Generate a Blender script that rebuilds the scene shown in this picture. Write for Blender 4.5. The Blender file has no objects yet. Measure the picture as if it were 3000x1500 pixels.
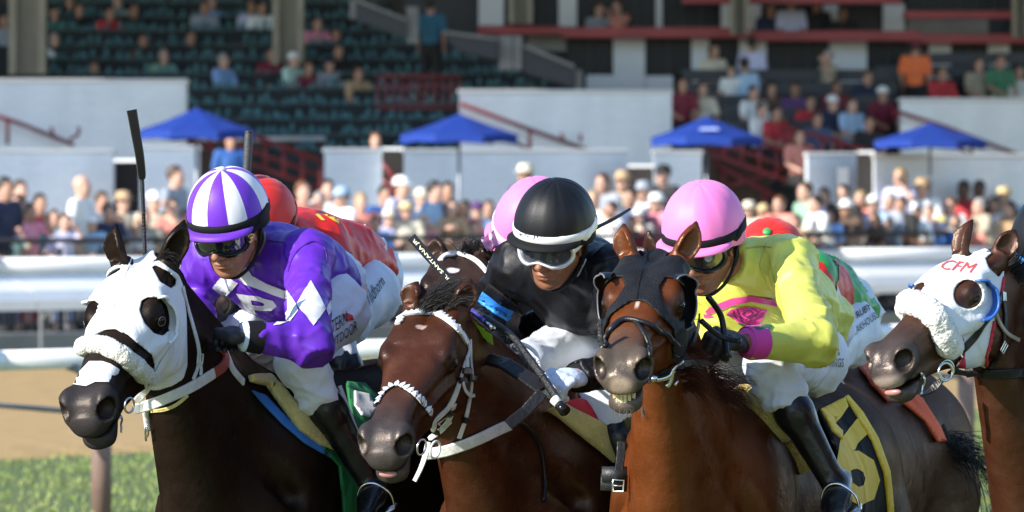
import bpy, bmesh, math, random, os
import numpy as np
import openvdb
from mathutils import Vector, Matrix, noise as mnoise
from mathutils.bvhtree import BVHTree

random.seed(7); np.random.seed(7)
scene = bpy.context.scene
COL = scene.collection

# ------------------------------------------------------------------ camera
W, H = 3000.0, 1500.0           # the photograph's own pixels, used as a surveying grid
FPX = 20264.0                   # focal length in those pixels (about 243 mm on a 36 mm sensor)
HORIZON = 570.6
CAMZ = 2.1
cam_data = bpy.data.cameras.new('camera'); cam = bpy.data.objects.new('camera', cam_data); COL.objects.link(cam)
cam.location = (0, 0, CAMZ); cam.rotation_euler = (math.radians(90), 0, 0)
cam_data.sensor_width = 36; cam_data.lens = 36 * FPX / W
cam_data.shift_y = -(750 - HORIZON) / W
cam_data.clip_start = 0.5; cam_data.clip_end = 3000
cam_data.dof.use_dof = True; cam_data.dof.focus_distance = 19.6; cam_data.dof.aperture_fstop = 9.5
scene.camera = cam

# ------------------------------------------------------------------ sky and sun
SUN_DIR = Vector((-0.70, -0.50, 0.47)).normalized()       # towards the sun: high on the left, level with the stand
sun_el = math.asin(SUN_DIR.z); sun_az = math.atan2(SUN_DIR.x, SUN_DIR.y)
world = bpy.data.worlds.new('World'); scene.world = world; world.use_nodes = True
wn = world.node_tree.nodes; wl = world.node_tree.links
sky = wn.new('ShaderNodeTexSky'); sky.sky_type = 'NISHITA'; sky.sun_disc = False
sky.sun_elevation = sun_el; sky.sun_rotation = sun_az
sky.air_density = 1.0; sky.dust_density = 0.15; sky.ozone_density = 3.0
wn['Background'].inputs['Strength'].default_value = 0.15
wl.new(sky.outputs[0], wn['Background'].inputs['Color'])
sd = bpy.data.lights.new('sun', 'SUN'); sun = bpy.data.objects.new('sun', sd); COL.objects.link(sun)
sd.energy = 4.5; sd.angle = math.radians(0.55); sd.color = (1.0, 0.945, 0.86)
sun.rotation_euler = (-SUN_DIR).to_track_quat('-Z', 'Y').to_euler()
scene.view_settings.view_transform = 'Standard'; scene.view_settings.look = 'None'
scene.view_settings.gamma = 1.0; scene.view_settings.exposure = 0.95
scene.view_settings.use_curve_mapping = False
scene.cycles.use_denoising = True
scene.cycles.max_bounces = 6

SKIP = set(os.environ.get('SKIP', '').split(','))        # leave out groups while drafting

def px(x, y, d):
    """A point d metres in front of the camera on the sight line through photograph pixel (x, y)."""
    return Vector(((x - 1500.0) / FPX * d, d, CAMZ - (y - HORIZON) / FPX * d))
def to_px(P):
    P = np.asarray(P, float)
    return np.stack([1500 + P[..., 0] / P[..., 1] * FPX, HORIZON - (P[..., 2] - CAMZ) / P[..., 1] * FPX], -1)
# ------------------------------------------------------------------ materials
def srgb(c):
    if isinstance(c, str):
        c = [int(c[i:i + 2], 16) / 255 for i in (0, 2, 4)]
        c = [x / 12.92 if x <= .04045 else ((x + .055) / 1.055) ** 2.4 for x in c]
    return (c[0], c[1], c[2], 1.0)

def mat(name, color, rough=.6, spec=.5, metal=0., noise=0., nscale=20., bump=0., bscale=60., sheen=0., stretch=None, coat=0., color2=None, sub=0., coords='Object', wave=None):
    """Principled material with a mottled colour and a fine procedural bump."""
    m = bpy.data.materials.new(name); m.use_nodes = True
    n = m.node_tree.nodes; l = m.node_tree.links; b = n['Principled BSDF']
    col = srgb(color)
    b.inputs['Base Color'].default_value = col
    b.inputs['Roughness'].default_value = rough; b.inputs['Metallic'].default_value = metal
    b.inputs['Specular IOR Level'].default_value = spec
    b.inputs['Sheen Weight'].default_value = sheen; b.inputs['Coat Weight'].default_value = coat
    if sub: b.inputs['Subsurface Weight'].default_value = sub; b.inputs['Subsurface Radius'].default_value = (.01, .004, .002)
    tc = n.new('ShaderNodeTexCoord'); vec = tc.outputs[coords]
    if stretch:
        mp = n.new('ShaderNodeMapping'); mp.inputs['Scale'].default_value = stretch; l.new(vec, mp.inputs['Vector']); vec = mp.outputs[0]
    if noise or color2:
        t = n.new('ShaderNodeTexNoise'); t.inputs['Scale'].default_value = nscale; t.inputs['Detail'].default_value = 5
        l.new(vec, t.inputs['Vector'])
        r = n.new('ShaderNodeMix'); r.data_type = 'RGBA'
        c2 = srgb(color2) if color2 else tuple(max(0, x * (1 - noise)) for x in col[:3]) + (1,)
        c1 = col if color2 else tuple(min(1, x * (1 + noise)) for x in col[:3]) + (1,)
        r.inputs['A'].default_value = c1; r.inputs['B'].default_value = c2
        mr = n.new('ShaderNodeMapRange'); mr.inputs['From Min'].default_value = .35; mr.inputs['From Max'].default_value = .65
        l.new(t.outputs['Fac'], mr.inputs['Value']); l.new(mr.outputs[0], r.inputs['Factor'])
        l.new(r.outputs['Result'], b.inputs['Base Color'])
    if bump:
        t2 = n.new('ShaderNodeTexNoise'); t2.inputs['Scale'].default_value = bscale; t2.inputs['Detail'].default_value = 4
        l.new(vec, t2.inputs['Vector'])
        bp = n.new('ShaderNodeBump'); bp.inputs['Strength'].default_value = bump; bp.inputs['Distance'].default_value = .01
        l.new(t2.outputs['Fac'], bp.inputs['Height']); l.new(bp.outputs[0], b.inputs['Normal'])
    return m

# ------------------------------------------------------------------ objects
def link(o): COL.objects.link(o); return o
def tag(o, label=None, cat=None, group=None, kind=None):
    if label: o['label'] = label
    if cat: o['category'] = cat
    if group: o['group'] = group
    if kind: o['kind'] = kind
    return o
def thing(name, label, cat, loc=(0, 0, 0), group=None, rot=None):
    o = link(bpy.data.objects.new(name, None)); o.empty_display_size = .1; o.location = loc
    if rot is not None: o.rotation_euler = rot
    return tag(o, label, cat, group)
def mesh_obj(name, verts, faces, material, parent=None, smooth=True, world=True):
    """One mesh object; verts are world points and are moved under the parent when world is set."""
    me = bpy.data.meshes.new(name)
    V = np.asarray(verts, float)
    if parent is not None and world:
        M = np.array(world_matrix(parent).inverted()); V = V @ M[:3, :3].T + M[:3, 3]
    if isinstance(faces, np.ndarray) or isinstance(faces[0], np.ndarray):
        faces = (faces,) if isinstance(faces, np.ndarray) else faces
        me.vertices.add(len(V)); me.vertices.foreach_set('co', V.ravel())
        nl = sum(f.size for f in faces); nf = sum(len(f) for f in faces)
        me.loops.add(nl); me.loops.foreach_set('vertex_index', np.concatenate([f.ravel() for f in faces]).astype(np.int32))
        me.polygons.add(nf)
        tot = np.concatenate([np.full(len(f), f.shape[1], np.int32) for f in faces])
        st = np.concatenate([[0], np.cumsum(tot)[:-1]]).astype(np.int32)
        me.polygons.foreach_set('loop_start', st); me.polygons.foreach_set('loop_total', tot)
        me.update(calc_edges=True); me.validate()
    else:
        me.from_pydata([tuple(v) for v in V], [], [tuple(f) for f in faces]); me.update()
    for m in (material if isinstance(material, (list, tuple)) else [material]): me.materials.append(m)
    if smooth: me.polygons.foreach_set('use_smooth', [True] * len(me.polygons))
    o = link(bpy.data.objects.new(name, me))
    if parent is not None: o.parent = parent
    return o
def world_matrix(o):
    M = Matrix.LocRotScale(o.location, o.rotation_euler, o.scale)
    return world_matrix(o.parent) @ M if o.parent else M
def copy_tree(o, parent=None):
    c = o.copy(); COL.objects.link(c); c.parent = parent
    for ch in list(o.children): copy_tree(ch, c)
    return c

class MB:
    """Collects shapes into one mesh."""
    def __init__(s): s.v = []; s.f = []; s.m = []
    def add(s, v, f, mi=0):
        k = len(s.v); s.v += [tuple(p) for p in v]; s.f += [tuple(i + k for i in q) for q in f]; s.m += [mi] * len(f)
    def box(s, c, d, R=None, mi=0, taper=1.0):
        hx, hy, hz = d[0] / 2, d[1] / 2, d[2] / 2
        v = [Vector((x * hx * (taper if z > 0 else 1), y * hy * (taper if z > 0 else 1), z * hz)) for z in (-1, 1) for y in (-1, 1) for x in (-1, 1)]
        if R is not None: v = [R @ p for p in v]
        v = [p + Vector(c) for p in v]
        s.add(v, [(0, 2, 3, 1), (4, 5, 7, 6), (0, 1, 5, 4), (2, 6, 7, 3), (0, 4, 6, 2), (1, 3, 7, 5)], mi)
    def tube(s, pts, r, n=10, cap=True, mi=0, flat=1.0):
        """A tube along points; r a number or one per point."""
        pts = [Vector(p) for p in pts]; rs = r if isinstance(r, (list, tuple, np.ndarray)) else [r] * len(pts)
        up = None; v = []
        for i, p in enumerate(pts):
            t = (pts[min(i + 1, len(pts) - 1)] - pts[max(i - 1, 0)]).normalized()
            if up is None:
                up = t.orthogonal().normalized()
            up = (up - t * up.dot(t)).normalized(); w = t.cross(up)
            for k in range(n):
                a = 2 * math.pi * k / n
                v.append(p + (up * math.cos(a) + w * math.sin(a) * flat) * rs[i])
        f = [(i * n + k, i * n + (k + 1) % n, (i + 1) * n + (k + 1) % n, (i + 1) * n + k) for i in range(len(pts) - 1) for k in range(n)]
        if cap: f += [tuple(range(n))[::-1], tuple((len(pts) - 1) * n + k for k in range(n))]
        s.add(v, f, mi)
    def ring(s, c, nrm, R, r, n=20, k=8, mi=0):
        c = Vector(c); nrm = Vector(nrm).normalized(); a = nrm.orthogonal().normalized(); b = nrm.cross(a); v = []
        for i in range(n):
            d = a * math.cos(2 * math.pi * i / n) + b * math.sin(2 * math.pi * i / n)
            for j in range(k):
                q = 2 * math.pi * j / k
                v.append(c + d * (R + r * math.cos(q)) + nrm * r * math.sin(q))
        s.add(v, [(i * k + j, ((i + 1) % n) * k + j, ((i + 1) % n) * k + (j + 1) % k, i * k + (j + 1) % k) for i in range(n) for j in range(k)], mi)
    def ball(s, c, r, R=None, n=12, m=8, mi=0):
        r = r if isinstance(r, (list, tuple)) else (r, r, r); v = []
        for j in range(m + 1):
            th = math.pi * j / m
            for i in range(n):
                ph = 2 * math.pi * i / n
                p = Vector((r[0] * math.sin(th) * math.cos(ph), r[1] * math.sin(th) * math.sin(ph), r[2] * math.cos(th)))
                v.append((R @ p if R is not None else p) + Vector(c))
        s.add(v, [(j * n + i, (j + 1) * n + i, (j + 1) * n + (i + 1) % n, j * n + (i + 1) % n) for j in range(m) for i in range(n)], mi)
    def ribbon(s, pts, nrms, width, thick, mi=0, widths=None):
        """A flat strap: pts the middle line on a surface, nrms the way it faces."""
        pts = [Vector(p) for p in pts]; v = []
        for i, p in enumerate(pts):
            t = (pts[min(i + 1, len(pts) - 1)] - pts[max(i - 1, 0)]).normalized(); n = Vector(nrms[i]).normalized()
            b = t.cross(n).normalized(); n = b.cross(t).normalized(); h = (widths[i] if widths is not None else width) / 2
            v += [p - b * h - n * thick * .6, p + b * h - n * thick * .6, p + b * h + n * thick * .3, p + b * h * .8 + n * thick * .6, p - b * h * .8 + n * thick * .6, p - b * h + n * thick * .3]
        K = 6; f = [(i * K + k, i * K + (k + 1) % K, (i + 1) * K + (k + 1) % K, (i + 1) * K + k) for i in range(len(pts) - 1) for k in range(K)]
        f += [tuple(range(K))[::-1], tuple((len(pts) - 1) * K + k for k in range(K))]
        s.add(v, f, mi)
    def obj(s, name, material, parent=None, smooth=False, world=True):
        o = mesh_obj(name, s.v, s.f, material, parent, smooth, world)
        if any(s.m): o.data.polygons.foreach_set('material_index', s.m)
        return o
def part(mb, name, material, parent, smooth=False, kind=None):
    o = mb.obj(name, material, parent, smooth)
    if kind: o['kind'] = kind
    return o
def smooth_line(pts, k=6):
    """Catmull-Rom through the points."""
    pts = [Vector(p) for p in pts]; out = []
    for i in range(len(pts) - 1):
        p0, p1, p2, p3 = pts[max(i - 1, 0)], pts[i], pts[i + 1], pts[min(i + 2, len(pts) - 1)]
        for j in range(k):
            t = j / k
            out.append(.5 * ((2 * p1) + (p2 - p0) * t + (2 * p0 - 5 * p1 + 4 * p2 - p3) * t * t + (3 * p1 - p0 - 3 * p2 + p3) * t ** 3))
    return out + [pts[-1]]
def smooth2(pts, k=6): return [(p.x, p.y) for p in smooth_line([(a, b, 0) for a, b in pts], k)]

# ------------------------------------------------------------------ distance fields
def A3(p): return np.array(p, float)
def smin(a, b, k):
    h = np.clip(.5 + .5 * (b - a) / k, 0, 1)
    return b + (a - b) * h - k * h * (1 - h)
def smax(a, b, k): return -smin(-a, -b, k)
def cone(P, a, b, r1, r2, flat=None):
    """Round cone between a and b; flat = (axis, factor) squeezes it along an axis."""
    a, b = A3(a), A3(b); Q = P - a; ba = b - a
    if flat is not None:
        ax = A3(flat[0]); ax = ax / np.linalg.norm(ax); f = flat[1]
        Q = Q + np.outer(Q @ ax, ax) * (1 / f - 1); ba = ba + ax * (ba @ ax) * (1 / f - 1)
    t = np.clip(Q @ ba / (ba @ ba), 0, 1)
    d = Q - t[:, None] * ba
    return np.sqrt(np.einsum('ij,ij->i', d, d)) - (r1 + (r2 - r1) * t)
def ell(P, c, r, R=None):
    Q = P - A3(c)
    if R is not None: Q = Q @ R
    r = A3(r); k0 = np.linalg.norm(Q / r, axis=1); k1 = np.linalg.norm(Q / (r * r), axis=1)
    return k0 * (k0 - 1) / np.maximum(k1, 1e-9)
def pch(x, xs, ys):
    """Smooth piecewise cubic (Hermite with limited slopes)."""
    xs = A3(xs); ys = A3(ys); h = np.diff(xs); d = np.diff(ys) / h
    m = np.zeros(len(xs)); m[1:-1] = np.where(d[:-1] * d[1:] > 0, 2 * d[:-1] * d[1:] / (d[:-1] + d[1:] + 1e-12), 0); m[0] = d[0]; m[-1] = d[-1]
    x = np.clip(x, xs[0], xs[-1]); i = np.clip(np.searchsorted(xs, x) - 1, 0, len(h) - 1)
    t = (x - xs[i]) / h[i]
    return ys[i] * (2 * t ** 3 - 3 * t ** 2 + 1) + h[i] * m[i] * (t ** 3 - 2 * t ** 2 + t) + ys[i + 1] * (-2 * t ** 3 + 3 * t ** 2) + h[i] * m[i + 1] * (t ** 3 - t ** 2)
def loft(P, xs, top, bot, w, n=2.3, wt=None):
    x, y, z = P[:, 0], P[:, 1], P[:, 2]
    T = pch(x, xs, top); B = pch(x, xs, bot); Wd = np.maximum(pch(x, xs, w), .004)
    c = (T + B) / 2; h = np.maximum((T - B) / 2, .004); q = (z - c) / h
    if wt is not None: Wd = Wd * (1 + wt * np.clip(q, -1, 1))
    e = (np.abs(y / Wd) ** n + np.abs(q) ** n) ** (1 / n)
    d = (e - 1) * np.minimum(Wd, h)
    out = np.maximum(xs[0] - x, x - xs[-1])
    return np.where(out > 0, np.sqrt(np.maximum(d, 0) ** 2 + out ** 2), d)
def basis(x, up):
    """Columns: forward, left, up."""
    x = Vector(x).normalized(); up = Vector(up); y = up.cross(x).normalized(); z = x.cross(y).normalized()
    return np.array([x, y, z]).T
def poly_sd(Q, poly):
    """Signed distance to a 2-D polygon (negative inside)."""
    poly = A3(poly); d = np.full(len(Q), 1e18); s = np.zeros(len(Q), bool)
    for i in range(len(poly)):
        a = poly[i]; b = poly[i - 1]; e = b - a; w = Q - a
        t = np.clip(w @ e / max(e @ e, 1e-12), 0, 1); r = w - t[:, None] * e
        d = np.minimum(d, np.einsum('ij,ij->i', r, r))
        c = (a[1] > Q[:, 1]) != (b[1] > Q[:, 1])
        with np.errstate(divide='ignore', invalid='ignore'):
            xi = a[0] + (Q[:, 1] - a[1]) * (b[0] - a[0]) / (b[1] - a[1])
        s ^= c & (Q[:, 0] < xi)
    d = np.sqrt(d)
    return np.where(s, -d, d)
def polygonise(f, lo, hi, h, B=8, safety=2.0):
    """Mesh of f = 0 from a sparse grid of blocks. f takes (N,3) points. Returns verts, (tris, quads)."""
    lo = A3(lo); hi = A3(hi); nb = np.ceil((hi - lo) / (h * B)).astype(int)
    I = np.stack(np.meshgrid(*[np.arange(k) for k in nb], indexing='ij'), -1).reshape(-1, 3)
    C = lo + (I + .5) * h * B
    d = f(C); thr = h * B * .87 * safety
    act = np.abs(d) < thr; neg = (d < 0) & ~act
    g = openvdb.FloatGrid(1.0)
    for q in I[neg]:
        m = q * B; g.fill(tuple(int(t) for t in m), tuple(int(t) for t in m + B - 1), -1.0, False)
    J = I[act]; O = np.stack(np.meshgrid(*[np.arange(B)] * 3, indexing='ij'), -1).reshape(-1, 3)
    for s0 in range(0, len(J), 1500):
        Jc = J[s0:s0 + 1500]
        G = (Jc[:, None, :] * B + O[None]).reshape(-1, 3)
        v = f(lo + G * h).reshape(len(Jc), B, B, B).astype(np.float32)
        for q, a in zip(Jc, v): g.copyFromArray(np.ascontiguousarray(a), ijk=tuple(int(t) for t in q * B), tolerance=0.0)
    p, t, q = g.convertToPolygons(0.0, 0.0)
    return np.asarray(p, float) * h + lo, (np.asarray(t, np.int32).reshape(-1, 3), np.asarray(q, np.int32).reshape(-1, 4))
def keep_faces(V, F, mask):
    """Keep faces all of whose vertices pass; drop loose vertices."""
    F = tuple(f[mask[f].all(1)] for f in F)
    used = np.zeros(len(V), bool)
    for f in F: used[f] = True
    idx = np.cumsum(used) - 1
    return V[used], tuple(idx[f].astype(np.int32) for f in F)
def join_meshes(A, B):
    k = len(A[0])
    return np.vstack([A[0], B[0]]), (np.vstack([A[1][0], B[1][0] + k]).astype(np.int32), np.vstack([A[1][1], B[1][1] + k]).astype(np.int32))
def vnormals(V, F):
    N = np.zeros_like(V)
    for f in F:
        if len(f) == 0: continue
        if f.shape[1] == 3: n = np.cross(V[f[:, 1]] - V[f[:, 0]], V[f[:, 2]] - V[f[:, 0]])
        else: n = np.cross(V[f[:, 2]] - V[f[:, 0]], V[f[:, 3]] - V[f[:, 1]])
        for k in range(f.shape[1]): np.add.at(N, f[:, k], n)
    return N / np.maximum(np.linalg.norm(N, axis=1), 1e-12)[:, None]
def laplace(V, F, it=1, lam=.5):
    E = np.vstack([np.vstack([f[:, [k, (k + 1) % f.shape[1]]] for k in range(f.shape[1])]) for f in F if len(f)])
    E = np.vstack([E, E[:, ::-1]])
    cnt = np.bincount(E[:, 0], minlength=len(V)).astype(float)
    for _ in range(it):
        S = np.stack([np.bincount(E[:, 0], weights=V[E[:, 1], k], minlength=len(V)) for k in range(3)], 1)
        V = V + lam * (S / np.maximum(cnt, 1)[:, None] - V) * (cnt > 0)[:, None]
    return V
def bvh_of(V, F):
    polys = [tuple(q) for f in F for q in f.tolist()]
    return BVHTree.FromPolygons([tuple(v) for v in V.tolist()], polys)
def ray(bvh, x, y):
    """Where the sight line through pixel (x, y) meets a surface: (point, normal) or None."""
    o = Vector((0, 0, CAMZ)); d = (px(x, y, 1.0) - o).normalized()
    p, n, i, t = bvh.ray_cast(o, d)
    if p is None: return None
    return p, (n if n.dot(d) < 0 else -n)
def trace(bvh, pts, k=6, lift=.0, near=True):
    """Photograph pixels to points on a surface; misses take the nearest surface point at the last depth."""
    out = []; last = None
    for x, y in smooth2(pts, k) if k > 1 else pts:
        h = ray(bvh, x, y)
        if h is None:
            if not near: continue
            dd = last if last is not None else 20.
            q = bvh.find_nearest(px(x, y, dd)); h = (q[0], q[1])
        last = h[0].y
        out.append((h[0] + h[1] * lift, h[1]))
    return out
def grid_poly(poly, step):
    """Triangulated fill of a 2-D polygon with a fine inner grid: verts, tris."""
    bm = bmesh.new()
    vs = [bm.verts.new((x, y, 0)) for x, y in poly]
    f = bm.faces.new(vs)
    bmesh.ops.triangulate(bm, faces=[f])
    for ax in (0, 1):
        lo = min(v.co[ax] for v in bm.verts); hi = max(v.co[ax] for v in bm.verts)
        c = math.floor(lo / step) * step + step
        while c < hi:
            nrm = Vector((1, 0, 0)) if ax == 0 else Vector((0, 1, 0))
            bmesh.ops.bisect_plane(bm, geom=bm.verts[:] + bm.edges[:] + bm.faces[:], dist=1e-4, plane_co=nrm * c, plane_no=nrm)
            c += step
    bmesh.ops.triangulate(bm, faces=bm.faces[:])
    bm.verts.index_update()
    V = [(v.co.x, v.co.y) for v in bm.verts]; F = [tuple(v.index for v in f.verts) for f in bm.faces]
    bm.free()
    return V, F
def patch(name, polys, bvh, material, parent, lift=.002, thick=0., step=9., maxjump=.25):
    """A sheet (print, cloth, panel) that lies on a surface inside outlines given on the sight grid."""
    if polys and not isinstance(polys[0][0], (tuple, list)): polys = [polys]
    if len(polys) > 1: return [patch(name, q, bvh, material, parent, lift, thick, step, maxjump) for q in polys]
    V = []; F = []
    for poly in polys:
        v2, f2 = grid_poly(poly, step); k = len(V); ok = []
        P = []
        for x, y in v2:
            h = ray(bvh, x, y)
            ok.append(h is not None); P.append(h[0] + h[1] * lift if h else Vector((0, 0, 0)))
        V += P
        for t in f2:
            if all(ok[i] for i in t) and max((P[t[a]] - P[t[a - 1]]).length for a in range(3)) < maxjump: F.append(tuple(i + k for i in t))
    if not F: return None
    par = list(range(len(V)))                                   # keep the largest connected piece
    def find(a):
        while par[a] != a: par[a] = par[par[a]]; a = par[a]
        return a
    for t in F:
        for q in t[1:]: par[find(q)] = find(t[0])
    cnt = {}
    for t in F: cnt[find(t[0])] = cnt.get(find(t[0]), 0) + 1
    big = max(cnt, key=cnt.get); F = [t for t in F if find(t[0]) == big]
    used = sorted({i for t in F for i in t}); ix = {u: i for i, u in enumerate(used)}
    V = np.array([V[u] for u in used]); F = np.array([[ix[i] for i in t] for t in F], np.int32)
    n = np.cross(V[F[:, 1]] - V[F[:, 0]], V[F[:, 2]] - V[F[:, 0]]); view = V[F[:, 0]] - A3((0, 0, CAMZ))
    if (np.einsum('ij,ij->i', n, view)).sum() > 0: F = F[:, ::-1].copy()
    if thick:
        N = vnormals(V, (F,)); k = len(V)
        E = np.vstack([F[:, [0, 1]], F[:, [1, 2]], F[:, [2, 0]]]); key = {tuple(e) for e in E.tolist()}
        rim = [e for e in key if (e[1], e[0]) not in key]
        V = np.vstack([V + N * thick, V - N * .004])
        F = np.vstack([F, F[:, ::-1] + k] + ([np.array([[a, a + k, b + k] for a, b in rim]), np.array([[a, b + k, b] for a, b in rim])] if rim else [])).astype(np.int32)
    return mesh_obj(name, V, F, material, parent)
def strap(mb, bvh, pts, width, thick=.004, lift=.003, k=5, sym=None, widths=None, mi=0):
    """A strap traced over a surface; sym = (origin, 3x3) of a head frame adds its mirror image on the far side."""
    T = trace(bvh, pts, k, lift)
    T = [t for i, t in enumerate(T) if i == 0 or (t[0] - T[i - 1][0]).length > 1e-4]
    for t in range(2):   # smooth the line and the facing a little
        P = [T[i][0] if i in (0, len(T) - 1) else (T[i - 1][0] + T[i][0] * 2 + T[i + 1][0]) / 4 for i in range(len(T))]
        N = [(T[max(i - 1, 0)][1] + T[i][1] + T[min(i + 1, len(T) - 1)][1]).normalized() for i in range(len(T))]
        T = list(zip(P, N))
    wd = None if widths is None else np.interp(np.linspace(0, 1, len(T)), np.linspace(0, 1, len(widths)), widths)
    mb.ribbon([t[0] for t in T], [t[1] for t in T], width, thick, mi, wd)
    if sym is not None:
        o, R = sym; S = R @ np.diag([1, -1, 1]) @ R.T
        f = lambda p: Vector(S @ (A3(p) - o) + o)
        mb.ribbon([f(t[0]) for t in T], [Vector(S @ A3(t[1])) for t in T], width, thick, mi, wd)
    return T
def text_polys(s, size=1.0, bold=0.0, shear=0.0):
    """Outlines of lettering as triangles in the plane (verts, tris)."""
    cu = bpy.data.curves.new('lettering', 'FONT'); cu.body = s; cu.size = size; cu.offset = bold; cu.shear = shear; cu.resolution_u = 2
    o = bpy.data.objects.new('lettering', cu); COL.objects.link(o)
    dg = bpy.context.evaluated_depsgraph_get(); me = bpy.data.meshes.new_from_object(o.evaluated_get(dg))
    V = [(v.co.x, v.co.y) for v in me.vertices]; F = [tuple(p.vertices) for p in me.polygons]
    bpy.data.objects.remove(o); bpy.data.curves.remove(cu); bpy.data.meshes.remove(me)
    return V, F
def lettering(name, s, quad, bvh, material, parent, bold=.01, lift=.003, shear=0., cut=True):
    """Words printed on a surface; quad = pixels of the lower left, lower right, upper right, upper left corners of the line."""
    V, F = text_polys(s, 1.0, bold, shear)
    xs = [v[0] for v in V]; ys = [v[1] for v in V]; x0, x1, y0, y1 = min(xs), max(xs), min(ys), max(ys)
    bm = bmesh.new(); bv = [bm.verts.new((x, y, 0)) for x, y in V]
    for f in F:
        try: bm.faces.new([bv[i] for i in f])
        except ValueError: pass
    bmesh.ops.triangulate(bm, faces=bm.faces[:])
    for k in range(1, 24 if cut else 1):
        c = x0 + (x1 - x0) * k / 24
        bmesh.ops.bisect_plane(bm, geom=bm.verts[:] + bm.edges[:] + bm.faces[:], dist=1e-5, plane_co=(c, 0, 0), plane_no=(1, 0, 0))
    for k in range(1, 5 if cut else 1):
        c = y0 + (y1 - y0) * k / 5
        bmesh.ops.bisect_plane(bm, geom=bm.verts[:] + bm.edges[:] + bm.faces[:], dist=1e-5, plane_co=(0, c, 0), plane_no=(0, 1, 0))
    bmesh.ops.triangulate(bm, faces=bm.faces[:]); bm.verts.index_update()
    P = []; ok = []
    for v in bm.verts:
        u = (v.co.x - x0) / (x1 - x0); w = (v.co.y - y0) / (y1 - y0)
        q = [(1 - u) * (1 - w) * quad[0][k] + u * (1 - w) * quad[1][k] + u * w * quad[2][k] + (1 - u) * w * quad[3][k] for k in (0, 1)]
        h = ray(bvh, *q); ok.append(h is not None); P.append(h[0] + h[1] * lift if h else Vector())
    T = [tuple(v.index for v in f.verts) for f in bm.faces]; bm.free()
    T = [t for t in T if all(ok[i] for i in t) and max((P[t[a]] - P[t[a - 1]]).length for a in range(3)) < .12]
    if not T: return None
    used = sorted({i for t in T for i in t}); ix = {u: i for i, u in enumerate(used)}
    V = np.array([P[u] for u in used]); F = np.array([[ix[i] for i in t] for t in T], np.int32)
    n = np.cross(V[F[:, 1]] - V[F[:, 0]], V[F[:, 2]] - V[F[:, 0]]); view = V[F[:, 0]] - A3((0, 0, CAMZ))
    flip = np.einsum('ij,ij->i', n, view) > 0
    F[flip] = F[flip][:, ::-1]
    return mesh_obj(name, V, F, material, parent, smooth=False)
def strands(name, roots, material, parent, r0=.0012, seg=4, seed=1, kind=None):
    """Hair: roots = list of point lists; each becomes a thin tapering three-sided strand."""
    mb = MB()
    for pts in roots:
        n = len(pts); mb.tube(pts, [r0 * (1 - .85 * i / (n - 1)) for i in range(n)], n=3, cap=False)
    return part(mb, name, material, parent, True, kind)
def fbm(V, scale, seed=0.0, stretch=(1, 1, 1), oct=3):
    return np.array([mnoise.fractal((x * scale * stretch[0] + seed, y * scale * stretch[1] + seed, z * scale * stretch[2] - seed), 1.0, 2.0, oct) for x, y, z in V.tolist()])
# ------------------------------------------------------------------ ground
def sheet(name, pts, material, kind='structure', uvstep=None):
    o = mesh_obj(name, pts, [tuple(range(len(pts)))], material, None, False); o['kind'] = kind; return o
GRASS = mat('turf', (.075, .110, .024), rough=.85, color2=(.11, .125, .034), nscale=.9, bump=.8, bscale=30)
DIRT = mat('track dirt', (.42, .275, .105), rough=.9, color2=(.32, .20, .075), nscale=3.5, bump=1.0, bscale=14)
CONC = mat('apron concrete', (.30, .29, .27), rough=.85, noise=.15, nscale=.8, bump=.4, bscale=8)
TD = Vector((.56, .83, 0)).normalized(); TN = Vector((-TD.y, TD.x, 0))       # along the track, and across it away from the camera
def line_pt(xp, d, z=0.): p = px(xp, HORIZON, d); p.z = z; return p
o = sheet('ground', [(-900, -60, -.03), (900, -60, -.03), (900, 1500, -.03), (-900, 1500, -.03)], mat('far ground', (.12, .13, .06), rough=.9, noise=.3, nscale=.05))
E0 = line_pt(250, 56.0)                                                       # where the turf ends
def strip(name, a, b, z, material, L=120):
    """A sheet along the track between the lines a and b metres beyond the turf's edge."""
    A = E0 + TN * a; Bq = E0 + TN * b
    P = [A - TD * L, A + TD * L, Bq + TD * L, Bq - TD * L]
    return sheet(name, [(p.x, p.y, z) for p in P], material)
strip('turf_course', -60, .3, .0, GRASS); strip('dirt_track', .2, 18.0, .004, DIRT)
mb = MB()                                                                     # crumbled lip of dirt at the turf's edge
rnd = random.Random(3); n = 300; V = []
for i in range(n):
    p = E0 + TD * (-18 + 36 * i / (n - 1)); j = rnd.uniform(-.08, .08)
    for a, z in ((-.25 + j, .002), (.05 + j, .05 + rnd.uniform(-.02, .03)), (.35, .055 + rnd.uniform(-.02, .03)), (.9, .012)):
        q = p + TN * a; V.append((q.x, q.y, z))
mb.add(V, [(i * 4 + k, (i + 1) * 4 + k, (i + 1) * 4 + k + 1, i * 4 + k + 1) for i in range(n - 1) for k in range(3)])
o = mb.obj('dirt_bank', DIRT, None, True); o['kind'] = 'structure'
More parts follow.
